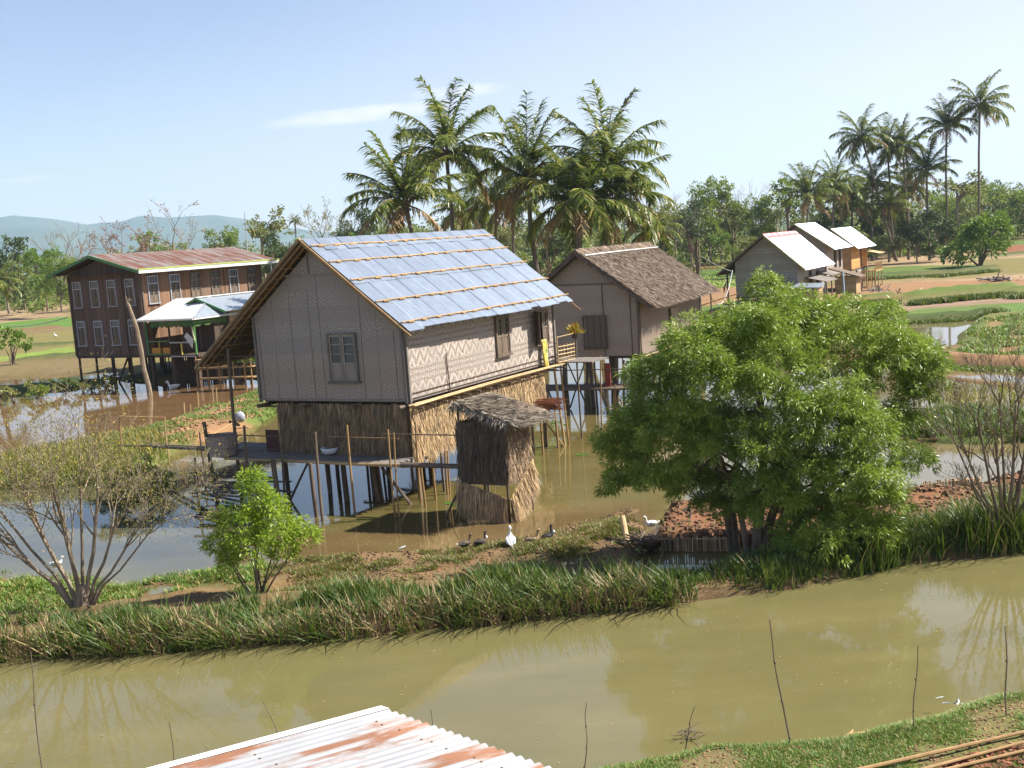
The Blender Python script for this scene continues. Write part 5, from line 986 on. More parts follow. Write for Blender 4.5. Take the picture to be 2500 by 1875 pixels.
    # grey dead sprays in the crown
willow()
def young_tree():
    b = G(632, 1470); s = px2m(b.y); t = thing('young_tree', 'small bright green leafy tree in front of the deck, left of the ducks', 'tree', b)
    L = []
    for x, y, r, dy in ((620, 1195, 42, 0), (640, 1240, 55, .1), (590, 1290, 62, -.1), (680, 1300, 65, .1), (540, 1335, 42, -.1), (740, 1310, 38, .1), (620, 1340, 60, -.3), (690, 1350, 40, 0), (560, 1370, 35, .1), (610, 1165, 20, 0), (540, 1260, 25, .1), (640, 1500, 22, -.1), (650, 1460, 14, .1)):
        p = D(x, y, b.y+dy); L.append((p.x-b.x, p.y-b.y, p.z, r*s))
    rs = np.random.RandomState(4); m = MB(); crown(m, rs, L, 17000, .115, .03, .15, 26, .3, (.3, 1.05)); m.build('crown', MT['young'], t)
    rr = random.Random(2); m = MB()
    for k in range(9):
        l = L[k % 11]; q = Vector(l[:3]); p = Vector((rr.uniform(-.08, .08), rr.uniform(-.08, .08), -.1)); m.tube([p, p.lerp(q, .4)+Vector((rr.uniform(-.08, .08), 0, .05)), q], [.028, .018, .008], 5)
        for j in range(6): d = Vector((rr.gauss(0, 1), rr.gauss(0, 1), rr.uniform(-.2, 1))).normalized(); m.tube([p.lerp(q, rr.uniform(.5, 1)), q+d*l[3]], [.008, .004], 4, cap=False)
    m.build('trunk', MT['bark'], t)
young_tree()
def sparse_tree(name, label, base, stems, seed, leafm, nleaf, lsize, scale=1., lev=4, ln0=1.2, r0=.07, barkm='palebark', spread=.42, up=.1, jit=.35, tw=.12, gl=.24):
    t = thing(name, label, 'tree', base); rr = random.Random(seed); m = MB(); tips = []
    for (tx, ty, r) in stems:
        q = D(tx, ty, base[1]+rr.uniform(-.5, .5))-Vector(base); d = q.normalized(); L = q.length
        p0 = Vector((d.x*.12, d.y*.1, .1)); k = p0.lerp(q, .45)+Vector((d.x*.12, rr.uniform(-.1, .1), -.08*L*.3)); m.tube([p0-Vector((0, 0, .4)), p0.lerp(k, .5), k, k.lerp(q, .55), q], [r, r*.85, r*.72, r*.58, r*.45], 7)
        for kk in range(4 if lev > 2 else 3):
            a = k.lerp(q, rr.uniform(.2, 1)); grow(m, rr, a, (q-k).normalized()+Vector((rr.gauss(0, .35), rr.gauss(0, .35), rr.gauss(0, .2)-.1)), L*gl, r*.4, lev, tips, spread, up, (2, 3), .72, 4, 5, tw, .004)
    m.build('trunk', MT[barkm], t)
    if nleaf:
        rs = np.random.RandomState(seed); T = np.array([list(p) for p, d in tips]); i = rs.randint(0, len(T), nleaf); P = T[i]+rs.normal(0, jit*.3, (nleaf, 3)); d = unit(rs.normal(0, 1, (nleaf, 3))); m = MB(); m.leaves(P, d, unit(np.cross(d, rs.normal(0, 1, (nleaf, 3)))), lsize*rs.uniform(.5, 1.4, nleaf), lsize*.35+0*i); m.build('leaves', MT[leafm], t)
    return t
bl = G(205, 1505); bl.z = .3
bd = D(205, 1505, bl.y); sparse_tree('bare_tree', 'nearly bare many-stemmed tree with few yellow leaves at the left edge of the canal bank', (bl.x, bl.y, .25),
    [(150, 1250, .06), (240, 1190, .055), (290, 1250, .045), (70, 1250, .06), (0, 1290, .05), (195, 1150, .045), (330, 1300, .04), (-80, 1240, .05), (120, 1150, .045), (40, 1170, .04), (380, 1280, .03), (-60, 1170, .04)], 3, 'sparse', 11500, .055, lev=4, spread=.6, jit=.9, up=.09, gl=.30)
m = MB(); m.tube([(-.02, 0, -.5), (0, 0, .1), (.05, 0, .45)], [.20, .17, .11], 9); o = m.build('stump', MT['palebark'], [x for x in COL.objects if x.name.startswith('bare_tree')][0])
br = G(2455, 1345); sparse_tree('bare_tree', 'bare thin-twigged tree at the right edge beside the straw-fenced bed', (br.x, br.y, .25),
    [(2430, 1080, .05), (2390, 1040, .045), (2340, 1060, .04), (2480, 980, .05), (2500, 1120, .05), (2560, 1060, .05), (2370, 1180, .035), (2440, 960, .04), (2530, 930, .04), (2310, 1030, .03)], 9, 'sparse', 1500, .045, lev=4, spread=.4, up=.12, barkm='bark', gl=.2)
def shrub(name, label, base, w, h, n, mt, ll, lw, seed, cat='shrub', d=None, group=None):
    t = thing(name, label, cat, base, 0, group); rr = random.Random(seed); rs = np.random.RandomState(seed); L = []
    for k in range(7): L.append((rr.uniform(-.32, .32)*w, rr.uniform(-.3, .3)*(d or w), h*rr.uniform(.2, .68), min(w, h)*rr.uniform(.25, .38)))
    m = MB(); crown(m, rs, L, n, ll, lw, min(w, h)*.12, 26, .15, (.3, 1.05)); m.build('leaves', MT[mt], t); m = MB(); tips = []
    for l in L: m.tube([(rr.uniform(-.1, .1), rr.uniform(-.1, .1), -.1), (l[0]*.5, l[1]*.5, l[2]*.6), l[:3]], [.03*h/1.5, .02*h/1.5, .01], 4)
    m.build('stems', MT['bark'], t); return t
for i, (x, y, w, h, n, mt, sd_) in enumerate([(300, 1225, 1.6, 1.3, 2600, 'sparse', 1), (345, 1215, 1.5, 1.2, 2400, 'sparse', 2), (395, 1200, 1.0, .9, 1300, 'tA', 3)]):
    p = G(x, y); shrub('shrub', ['tangled olive shrub with yellow leaves at the pond edge behind the bare tree', 'tangled yellowish shrub at the pond edge between the bare tree and the landing', 'low green shrub at the pond edge beside the landing planks'][i], p, w, h, n, mt, .10, .05, sd_)
p = G(1270, 800); pm = D(1272, 640, 62.); shrub('mango_tree', 'round dense bright green tree rising behind the blue-roofed house', (pm.x, 62., .3), 4.6, 6.9, 9000, 'mango', .32, .10, 12, 'tree', 4.6)
# ---- palms
def frond(mb, rs, az, el, L, droop, ll, mdry=0, nl=42):
    ns = 14; p = np.zeros(3); pts = [p]; es = []
    for i in range(ns):
        t = (i+.5)/ns; e = el-droop*t**1.35; es.append(e); p = p+np.array([math.cos(az)*math.cos(e), math.sin(az)*math.cos(e), math.sin(e)])*L/ns; pts.append(p)
    pts = np.array(pts); mb.m = 2; mb.tube([tuple(q) for q in pts[::2]], [.05*(1-i/8.)+.008 for i in range(len(pts[::2]))], 4, cap=False); mb.m = mdry
    t = np.linspace(.14, .99, nl); t = np.repeat(t, 2); sgn = np.tile([1., -1.], nl); idx = t*ns; i0 = np.minimum(idx.astype(int), ns-1); f = (idx-i0)[:, None]; P = pts[i0]*(1-f)+pts[i0+1]*f; tan = unit(pts[i0+1]-pts[i0])
    side = np.array([-math.sin(az), math.cos(az), 0.]); n = len(t)
    d = unit(side*sgn[:, None]*rs.uniform(.6, 1.0, n)[:, None]+tan*rs.uniform(.35, 1.1, n)[:, None]+np.array([0, 0, -1])*rs.uniform(.05, .75 if not mdry else 1.4, n)[:, None]+np.array([0, 0, .22]))
    ln = ll*(.40+.62*np.sin(math.pi*(t*.80+.10)))*rs.uniform(.8, 1.1, n)
    s_ = unit(np.cross(d, np.array([0, 0, 1.])+rs.normal(0, .25, (n, 3))))
    mb.blades(P, d, ln, .12*L/5*rs.uniform(.6, 1.2, n), s_, np.array([0, 0, -1.])*(ln*.34)[:, None])
def palm_crown(seed, nf, L, style=0):
    rs = np.random.RandomState(seed); m = MB()
    for k in range(nf):
        u = k/nf; az = k*2.399+rs.uniform(-.25, .25)
        el = 1.48-1.5*u**.85+rs.uniform(-.1, .1); dr = .55+1.0*u+rs.uniform(-.15, .2)
        if style == 1: el = 1.5-1.2*u**.9; dr = .4+1.0*u
        if style == 2: el = 1.3-1.5*u; dr = .8+.7*u
        frond(m, rs, az, el, L*rs.uniform(.82, 1.05), dr, L*.235, 0, 64)
    for k in range(3+nf//7): frond(m, rs, rs.uniform(0, 6.28), rs.uniform(-.5, .05), L*rs.uniform(.6, .85), rs.uniform(.7, 1.2), L*.17, 1, 30)
    m.m = 2
    for k in range(7): a = rs.uniform(0, 6.28); c = np.array([math.cos(a)*.28, math.sin(a)*.28, -.15-rs.rand()*.25]); m.box(*(c-.09), *(c+.09))
    return m
PC = {}
for k, (nf, st) in enumerate(((22, 0), (21, 1), (20, 2), (25, 0), (19, 1))):
    o = palm_crown(20+k, nf, 5., st).build('crown', [MT['palm'], MT['palmdry'], MT['palmbark']]); PC[k] = o.data; bpy.data.objects.remove(o)
def palm(label, cx, cy, dist, rpx, bx, by, r0, k, rz=0., group=None, stretch=1.):
    top = D(cx, cy, dist); bot = D(bx, by, dist); dz = top.z-bot.z; g = bot+(bot-top)*((bot.z-.0)/dz) if dz > .5 else Vector((bot.x, bot.y, 0))
    if (g-bot).length > 20: g = Vector((bot.x, bot.y, 0))
    g.z = .1; t = thing('coconut_palm', label, 'palm tree', g, 0, group); q = top-g; m = MB(); rs = random.Random(int(cx))
    pts = [Vector((0, 0, -.3)), q*.15+Vector((rs.uniform(-.15, .15), 0, 0)), q*.4+Vector((rs.uniform(-.2, .2), 0, 0)), q*.7+Vector((rs.uniform(-.15, .15), 0, 0)), q*.92, q*1.0]
    m.tube(pts, [r0*1.4, r0*1.1, r0, r0*.9, r0*.85, r0*1.1], 8); m.build('trunk', MT['palmbark'], t)
    c = bpy.data.objects.new('crown', PC[k]); COL.objects.link(c); c.parent = t; c.location = q; s = rpx*px2m(dist)/5.2; c.scale = (s, s, s*stretch); c.rotation_euler = (rs.uniform(-.08, .08), rs.uniform(-.08, .08), rz)
    return t
PG = 'coconut palms behind the thatched house'
palm('leftmost coconut palm behind the blue roof, leaning trunk and dark crown', 990, 500, 72, 190, 1006, 568, .15, 1, .3, PG, 1.05)
palm('tallest coconut palm above the blue roof, with a straight dark trunk', 1090, 375, 80, 185, 1104, 560, .15, 0, 1.1, PG, 1.1)
palm('coconut palm with upright spear fronds above the right end of the blue roof', 1288, 440, 78, 160, 1303, 590, .17, 1, 2.3, PG, 1.35)
palm('coconut palm with thick trunk just behind the thatched ridge', 1408, 500, 72, 195, 1415, 600, .24, 3, .4, PG, 1.05)
palm('tallest palm of the dense clump over the thatched roof', 1478, 410, 76, 200, 1472, 600, .15, 0, 4.0, PG, 1.1)
palm('palm with long arching right fronds over the thatched roof', 1500, 490, 74, 175, 1480, 600, .14, 2, 5.2, PG)
palm('short palm with drooping brown crown between the tall palms', 1212, 480, 90, 125, 1212, 590, .13, 2, .7, PG)
palm('small distant palm seen between the leftmost and the tallest palm', 1130, 520, 110, 95, 1128, 590, .13, 3, .2, PG)
palm('small distant palm right of the tallest palm trunk', 1172, 545, 120, 60, 1172, 600, .13, 1, 2.2, PG)
palm('dim palm with dead fronds behind the middle palms', 1250, 500, 100, 105, 1255, 600, .13, 2, 3.4, PG)
palm('low palm at the right foot of the palm clump', 1590, 560, 85, 95, 1586, 640, .15, 2, 1.4, PG)
for i, (cx, cy, d, r, bx, by, k, st, lb) in enumerate([(2392, 258, 160, 92, 2388, 500, 2, 1.1, 'tallest coconut palm on the right, standing alone against the sky'), (2311, 312, 162, 80, 2309, 510, 1, 1.1, 'second tallest palm on the right, next to the lone one'), (2104, 338, 165, 85, 2148, 490, 2, 1.15, 'palm with a leaning pale trunk above the zinc roofed houses'),
      (2166, 362, 170, 78, 2178, 530, 4, 1.15, 'palm with upright crown in the middle of the right palm grove'), (2204, 362, 168, 80, 2212, 520, 0, 1.1, 'palm with dense dark crown in the middle of the right palm grove'), (2262, 420, 160, 88, 2265, 515, 1, 1.1, 'lower palm with spreading crown at the right of the grove'),
      (1972, 482, 150, 90, 1972, 555, 4, 1.2, 'leftmost palm of the right grove, with brown hanging fronds'), (2036, 455, 158, 88, 2034, 550, 0, 1.1, 'second palm from the left of the right grove'), (2130, 450, 172, 80, 2130, 550, 3, 1, 'dark palm crown low in the middle of the right grove'), (2215, 460, 175, 80, 2218, 550, 3, 1, 'dark palm crown low behind the grove trunks'), (2080, 500, 165, 80, 2080, 560, 3, 1, 'low shaggy palm just above the farthest zinc roof'), (2170, 500, 166, 75, 2170, 560, 2, 1, 'low palm in the shade of the right grove')]):
    palm(lb, cx, cy, d, r, bx, by, .17, k, i*1.3, 'coconut palms of the right grove', st)
palm('small far palm on the skyline above the rusty roof', 720, 540, 230, 22, 722, 580, .15, 2, .4)
pl_ = palm('palm with yellowing fronds cut by the left edge of the picture', -20, 690, 95, 85, -22, 760, .2, 2, 2.)
p = D(15, 760, 90); shrub('shrub', 'light green bush under the palm at the left edge', (p.x, 90, .3), 2.6, 3.4, 1400, 'tD', .3, .15, 33)
# ---- broadleaf trees in the distance: a few crown shapes, shared
TR = {}
def proto(key, seed, blobs, n, ll, lw, clump, mt, shell=(.55, 1.05), per=22, trunk=True, flat=1.):
    rs = np.random.RandomState(seed); m = MB(); crown(m, rs, blobs, n, ll, lw*1.3, clump, per, .1, (.25, 1.06), flat, .15); c = m.build('crown', MT[mt]); rr = random.Random(seed); m = MB(); top = Vector((0, 0, min(b[2] for b in blobs)))
    m.tube([(0, 0, -.06), (.01, 0, top.z*.5), top], [.022, .018, .014], 6)
    for b in blobs: q = Vector(b[:3]); m.tube([top*.8, top.lerp(q, .55)+Vector((rr.uniform(-.03, .03), 0, .01)), q], [.011, .008, .004], 4)
    k = m.build('trunk', MT['palebark']); TR[key] = (c.data, k.data); bpy.data.objects.remove(c); bpy.data.objects.remove(k)
def lobes(seed, n, w, h0, h1, r0, r1):
    rr = random.Random(seed); return [(rr.uniform(-w, w), rr.uniform(-w, w), rr.uniform(h0, h1), rr.uniform(r0, r1)) for _ in range(n)]
# unit-height trees (1 m), scaled up when placed
proto('A', 1, lobes(1, 13, .26, .14, .82, .13, .21), 5200, .030, .018, .055, 'tA'); proto('B', 2, lobes(2, 12, .28, .14, .80, .13, .22), 4600, .030, .016, .06, 'tB', (.4, 1.08))
proto('C', 3, lobes(3, 13, .25, .14, .84, .13, .20), 5200, .030, .018, .05, 'tC'); proto('D', 4, lobes(4, 12, .28, .14, .82, .12, .20), 4600, .030, .018, .05, 'tD', (.5, 1.06))
proto('E', 5, lobes(5, 7, .17, .55, .86, .07, .13), 1500, .030, .017, .04, 'tA', (.4, 1.1)); proto('F', 6, lobes(6, 10, .42, .15, .50, .14, .24), 4200, .032, .02, .06, 'tB', (.5, 1.05), flat=.9)
proto('G', 7, lobes(7, 10, .40, .15, .52, .14, .24), 4200, .032, .02, .06, 'tA', (.5, 1.05), flat=.9); proto('H', 8, lobes(8, 6, .22, .62, .85, .09, .15), 1400, .028, .017, .045, 'tB', (.4, 1.1))
def place_tree(key, x, ybase, ytop, dist, label, wide=1., group=None, name='tree', cat='tree', seed=0):
    b = D(x, ybase, dist); tp = D(x, ytop, dist); h = tp.z-b.z; t = thing(name, label, cat, (b.x, dist, min(b.z, 1.8)), (x*1.7+seed) % 6.28, group); h = tp.z-min(b.z, 1.8)
    for nm, me in zip(('crown', 'trunk'), TR[key]):
        o = bpy.data.objects.new(nm, me); COL.objects.link(o); o.parent = t
    t.scale = (h*wide, h*wide, h); return t
def bare_far(seed, x, ybase, ytop, dist, label, leafm=None, n=0):
    b = D(x, ybase, dist); tp = D(x, ytop, dist); h = tp.z-min(b.z, 1.5); t = thing('bare_tree', label, 'tree', (b.x, dist, min(b.z, 1.5))); rr = random.Random(seed); m = MB(); tips = []
    m.tube([(0, 0, -.3), (.01*h, 0, .3*h), (0, 0, .6*h)], [.014*h, .011*h, .009*h], 6)
    for k in range(7): a = k*.9; grow(m, rr, (0, 0, (.35+.04*k)*h), (math.cos(a), math.sin(a), .75), .24*h, .006*h, 3, tips, .6, .1, (2, 3), .7, 3, 4, .12, .0016*h)
    m.build('trunk', MT['palebark'], t)
    if leafm:
        rs = np.random.RandomState(seed); T = np.array([list(p) for p, d in tips]); P = T[rs.randint(0, len(T), n)]+rs.normal(0, .012*h, (n, 3)); d = unit(rs.normal(0, 1, (n, 3))); m = MB(); m.leaves(P, d, unit(np.cross(d, rs.normal(0, 1, (n, 3)))), .022*h+0*d[:, 0], .014*h); m.build('leaves', MT[leafm], t)
TL = 'trees along the far edge of the fields on the left'
for a in [('C', 20, 745, 570, 190, 'dense dark green tree at the left edge behind the palm', 1.0), ('A', 60, 745, 600, 200, 'green tree right of the one at the left edge', 1.), ('D', 115, 745, 585, 185, 'bright green tree left of the brown house roof', .8), ('A', 150, 750, 610, 180, 'tree just left of the brown house eaves', .9), ('B', 215, 730, 605, 200, 'olive bush tree above the left eave of the brown house', 1.1),
          ('B', 300, 700, 585, 210, 'olive tree over the left part of the rusty roof', 1.), ('E', 372, 700, 545, 205, 'slender green tree above the middle of the rusty roof', .9), ('B', 340, 700, 598, 190, 'low brownish green tree over the rusty roof', .9), ('A', 440, 690, 575, 210, 'rounded green tree above the rusty roof, right of the slender one', 1.), ('B', 490, 690, 585, 215, 'olive tree above the right half of the rusty roof', 1.), ('A', 545, 680, 538, 210, 'taller green tree left of the thin mast', .8), ('B', 590, 680, 570, 205, 'yellowish green tree behind the thin mast', .8),
          ('H', 648, 680, 490, 180, 'tall brownish tree at the right end of the rusty roof', .95), ('C', 680, 690, 560, 150, 'dark leafy tree touching the right end of the rusty roof', .9), ('B', 730, 680, 570, 190, 'olive tree between the brown house and the blue roof', 1.), ('D', 770, 670, 565, 200, 'light green tree left of the blue ridge', .9)]:
    place_tree(a[0], a[1], a[2], a[3], a[4], a[5], a[6], TL)
for a in [('C', 880, 660, 500, 200, 'dark tree above the left end of the blue ridge', .8), ('B', 840, 660, 550, 210, 'pale tree just left of the leftmost coconut palm', 1.), ('D', 860, 660, 560, 160, 'bright low tree behind the blue ridge', .9), ('A', 940, 650, 530, 210, 'tree under the leftmost coconut palm', .9), ('B', 1040, 650, 520, 220, 'tree between the two left palms', .9), ('A', 1150, 650, 515, 190, 'tree behind the middle palms', .9), ('B', 1230, 650, 510, 200, 'olive tree behind the mango tree', .9), ('C', 1340, 650, 530, 150, 'dark tree under the dense palms', 1.), ('A', 1400, 650, 540, 170, 'green tree left of the thick palm trunk', 1.1), ('B', 1480, 650, 540, 180, 'olive tree behind the palm trunks over the thatch', 1.1)]:
    place_tree(*a[:6], a[6], 'trees behind the coconut palms')
for a in [('B', 1640, 630, 470, 210, 'olive tree right of the palm clump', 1.), ('C', 1690, 635, 480, 190, 'dark tree behind the wooden pole', .8), ('A', 1735, 630, 412, 200, 'tall green tree, highest between the palm clump and the right grove', .75), ('B', 1790, 625, 445, 205, 'tall olive tree right of the highest one', .85), ('A', 1850, 620, 460, 200, 'green tree behind the red-ridged roof', .9), ('B', 1900, 620, 465, 205, 'olive tree left of the right palm grove', .9), ('D', 1760, 630, 560, 185, 'small bright tree at the foot of the tall trees', 1.), ('B', 1830, 625, 560, 180, 'low olive tree above the red soil field', 1.1), ('E', 1925, 600, 410, 200, 'slender tree with flat topped branches left of the right grove', 1.1), ('C', 1610, 640, 540, 150, 'dark low tree behind the end of the thatched roof', 1.1),
          ('A', 2420, 600, 425, 230, 'tree behind the lone palm', 1.), ('B', 2470, 600, 430, 235, 'olive tree at the right edge of the skyline', 1.), ('A', 2520, 600, 440, 225, 'green tree cut by the right edge of the picture', 1.), ('B', 2350, 600, 440, 220, 'feathery tree between the two tall palms', 1.), ('H', 2340, 580, 405, 200, 'thin spreading tree left of the lone palm trunk', 1.2), ('C', 2440, 610, 490, 190, 'dark bushy tree right of the lone palm trunk', 1.), ('A', 2310, 600, 460, 215, 'green tree behind the right palms', 1.)]:
    place_tree(*a[:6], a[6], 'trees behind the fields on the right')
for a in [('G', 2100, 635, 530, 165, 'dark undergrowth tree beneath the left of the right grove', .9), ('F', 2170, 635, 540, 160, 'leafy undergrowth tree beneath the middle of the right grove', .8), ('C', 2240, 640, 515, 158, 'dark round tree beneath the right of the grove', 1.), ('C', 2300, 640, 505, 156, 'dark leafy tree with crooked stems beneath the right palms', 1.), ('B', 2350, 625, 530, 170, 'olive undergrowth tree right of the grove stems', 1.1), ('G', 2440, 615, 520, 180, 'spreading bush tree near the red field at the right edge', .9), ('C', 2060, 640, 530, 165, 'dark tree just above the farthest zinc roof', .8), ('C', 2140, 630, 480, 175, 'black-green tree deep inside the right grove', .8), ('C', 2200, 630, 470, 178, 'dark tree filling the centre of the right grove', .8), ('C', 2010, 630, 500, 172, 'dark tree behind the middle zinc roof', .8)]:
    place_tree(*a[:6], a[6], 'undergrowth of the right palm grove')
p = G(2393, 648, .4); shrub('bush', 'round bright green bush on the field bund at the right', (p.x, p.y, .3), 6.4, 7.2, 6500, 'tD', .5, .28, 41, 'bush')
bare_far(3, 432, 690, 495, 190, 'bare pinkish tree rising highest above the rusty roof', 'tR', 260); bare_far(4, 302, 690, 540, 195, 'bare tree with red blossom above the rusty roof', 'tR', 900); bare_far(6, 170, 720, 545, 210, 'grey bare tree above the left eave of the brown house'); bare_far(7, 200, 720, 560, 230, 'thin grey bare tree left of the red blossom tree')
bare_far(8, 795, 660, 488, 200, 'grey bare tree left of the leftmost coconut palm', 'tB', 500); bare_far(9, 1640, 620, 460, 230, 'grey bare tree on the skyline right of the palm clump'); bare_far(10, 1840, 600, 440, 240, 'grey bare tree on the skyline left of the right grove'); bare_far(11, 1650, 640, 500, 180, 'thin bare tree at the right foot of the palm clump')
bare_far(12, 2370, 560, 420, 230, 'thin bare tree behind the lone palm')
# the far wood: one mass nobody could count
def far_wood():
    V = []; F = []; mi = []; rs = np.random.RandomState(77); mats = [MT['tA'], MT['tB'], MT['tC']]; m = MB()
    for i in range(230):
        x = rs.uniform(-200, 2750); dist = rs.uniform(225, 330); yb = 586-(x-1250)*.0706; b = D(x, yb, dist); h = rs.uniform(7, 12)*(1 if x < 800 else 1.3)
        if i % 3 == 0: dist = rs.uniform(400, 560); b = D(x, yb, dist); h *= 1.3
        k = rs.randint(6, 10); L = [(b.x+rs.uniform(-.5, .5)*h, dist+rs.uniform(-.3, .3)*h, .6+h*rs.uniform(.08, .74), h*rs.uniform(.17, .30)) for _ in range(k)]
        m.m = rs.choice([0, 1, 1, 2]); crown(m, rs, L, 700, h*.055, h*.035, h*.07, 14, .1, (.5, 1.05))
        m.tube([(b.x, dist, -.5), (b.x, dist, h*.5)], [.2, .12], 4)
    for i in range(330):
        x = rs.uniform(-250, 2750); dist = rs.uniform(205, 245) if x < 1900 else rs.uniform(215, 260); b = D(x, 586-(x-1250)*.0706, dist); h = rs.uniform(3, 6.5); m.m = rs.choice([0, 0, 1, 2])
        L = [(b.x+rs.uniform(-.7, .7)*h, dist+rs.uniform(-.3, .3)*h, .3+h*rs.uniform(.05, .6), h*rs.uniform(.22, .36)) for _ in range(5)]
        crown(m, rs, L, 260, h*.11, h*.07, h*.12, 13, .1, (.4, 1.05))
    tag(m.build('far_wood', mats), 'distant wood closing the fields along the whole skyline', 'wood', None, 'stuff')
far_wood()
def undergrowth():
    rs = np.random.RandomState(31); m = MB()
    for i in range(95):
        x = rs.uniform(1960, 2330); dist = rs.uniform(176, 200); b = D(x, 586-(x-1250)*.0706, dist); h = rs.uniform(2.5, 6.5); m.m = rs.choice([0, 1, 1, 2])
        L = [(b.x+rs.uniform(-.7, .7)*h, dist+rs.uniform(-.4, .4)*h, .3+h*rs.uniform(.05, .6), h*rs.uniform(.22, .36)) for _ in range(5)]
        crown(m, rs, L, 300, h*.10, h*.06, h*.12, 13, .1, (.3, 1.05))
    tag(m.build('undergrowth', [MT['tA'], MT['tC'], MT['tB']]), 'dark undergrowth filling the foot of the right palm grove', 'undergrowth', None, 'stuff')
undergrowth()
# scrub along field edges on the left and shaded hedge
for i, (x, y, w, h, mt) in enumerate([(90, 738, 14, 5., 'tC'), (150, 735, 12, 4.6, 'tC'), (30, 742, 10, 4.5, 'tC')]):
    p = G(x, y, .4); shrub('thicket', ['dark thicket at the field edge left of the brown house', 'dark thicket touching the brown house wall on the left', 'dark thicket under the left edge trees'][i], (p.x, p.y, .3), w, h, 1500, mt, .7, .45, 60+i, 'thicket', 5)
for i, (x, y, w, h) in enumerate([(40, 985, 3.2, 1.1), (100, 972, 3.0, 1.1), (160, 962, 2.6, 1.0), (220, 955, 2.4, .9), (260, 948, 2.0, 1.1)]):
    p = G(x, y); shrub('shrub', ['leftmost low shrub of the row on the near side of the brown house pond', 'second low shrub from the left before the mud flat', 'third low shrub from the left, near the brown house stilts', 'fourth low shrub, in front of the brown house stilts', 'rightmost shrub of the row, beside the leaning dead pole'][i], p, w, h, 1100, ['tB', 'tA', 'tC', 'tB', 'sparse'][i], .17, .08, 80+i, 'shrub', 1.3, 'low shrubs before the brown house')
# ---- grass, reeds, marsh plants: stuff
def scatter(poly, n, rs, cond=None):
    x0, y0 = poly.min(0); x1, y1 = poly.max(0); out = np.zeros((0, 2))
    while len(out) < n:
        q = np.stack([rs.uniform(x0, x1, n*3), rs.uniform(y0, y1, n*3)], 1); q = q[sdist(q[:, 0], q[:, 1], poly) > 0]
        if cond is not None: q = q[cond(q[:, 0], q[:, 1])]
        if len(q) == 0: break
        out = np.concatenate([out, q])
    return out[:n]
def blade_field(name, label, xy, rs, hmin, hmax, w, mt, lean=.3, tuft=None, cat='grass', dirb=None, z0=None, hn=False):
    n = len(xy); z = land_height(xy[:, 0], xy[:, 1]) if z0 is None else np.full(n, z0); P = np.concatenate([xy, np.maximum(z, -.05)[:, None]-.03], 1)
    a = rs.uniform(0, 6.28, n); le = rs.uniform(.05, lean, n); d = unit(np.stack([np.cos(a)*le, np.sin(a)*le, np.ones(n)], 1)+(0 if dirb is None else np.array(dirb)*rs.rand(n)[:, None])); h = rs.uniform(hmin, hmax, n)
    if hn: h *= .56*np.repeat(rs.uniform(.5, 1.35, n//26+1), 26)[:n]*np.clip(.0+1.8*fbm(xy[:, 0], xy[:, 1], 1.1, 17), .2, 1.35)*np.clip(1-.06*(xy[:, 0]*-1-2), .68, 1)
    b = np.stack([np.cos(a), np.sin(a), -.5*np.ones(n)], 1)*(h*rs.uniform(.05, .45, n))[:, None]
    m = MB(); m.blades(P, d, h, w*rs.uniform(.6, 1.4, n), unit(np.stack([-np.sin(a)+rs.normal(0, .5, n), np.cos(a), 0*a], 1)), b); return tag(m.build(name, MT[mt]), label, cat, None, 'stuff')
def tufts(poly, nt, per, r, rs, cond=None):
    c = scatter(poly, nt, rs, cond); return np.repeat(c, per, 0)+rs.normal(0, r, (len(c)*per, 2))
rs = np.random.RandomState(9)
RE = gp([(-300, 1640), (0, 1600), (150, 1597), (300, 1594), (450, 1588), (560, 1570), (700, 1560), (850, 1550), (1000, 1533), (1150, 1520), (1300, 1503), (1450, 1492), (1600, 1475), (1700, 1465), (1700, 1432), (1500, 1450), (1300, 1455), (1150, 1468), (1000, 1482), (850, 1495), (700, 1508), (560, 1520), (450, 1532), (300, 1540), (150, 1545), (0, 1550), (-300, 1575)])
blade_field('reeds', 'tall green reeds and grass along the far bank of the canal', tufts(RE, 1250, 26, .07, rs, lambda x, y: fbm(x, y, .9, 19) > .42), rs, .35, 1.0, .022, 'reed', .45, cat='reeds', hn=True)
RE2 = gp([(-300, 1655), (0, 1612), (300, 1600), (560, 1578), (850, 1560), (1150, 1528), (1450, 1498), (1680, 1476), (1680, 1462), (1450, 1482), (1150, 1512), (850, 1542), (560, 1562), (300, 1585), (0, 1595), (-300, 1635)])
blade_field('dry_reeds', 'dry yellow reed stems at the waterline of the far canal bank', tufts(RE2, 260, 14, .08, rs), rs, .25, .75, .02, 'drygrass', .6, cat='reeds')
blade_field('overhanging_reeds', 'long green reed blades leaning over the canal water', tufts(RE2, 170, 12, .06, rs), rs, .6, 1.15, .022, 'reed', 1.1, cat='reeds', dirb=(0, -.9, 0))
RE3 = gp([(2080, 1405), (2200, 1382), (2350, 1362), (2500, 1348), (2800, 1310), (2800, 1240), (2500, 1278), (2350, 1300), (2200, 1320), (2090, 1335)])
blade_field('reeds', 'tall bright reeds on the bank at the right, below the straw-fenced bed', tufts(RE3, 700, 26, .09, rs), rs, .6, 1.6, .022, 'reed', .4, cat='reeds', hn=True)
RE4 = gp([(1690, 1455), (1900, 1440), (2090, 1405), (2090, 1335), (1900, 1360), (1700, 1400)])
blade_field('reeds', 'shaded reeds under the willow at the canal edge', tufts(RE4, 420, 22, .09, rs), rs, .3, .8, .02, 'reed', .5, cat='reeds', hn=True)
mc = lambda x, y: fbm(x, y, .9, 73) > .55
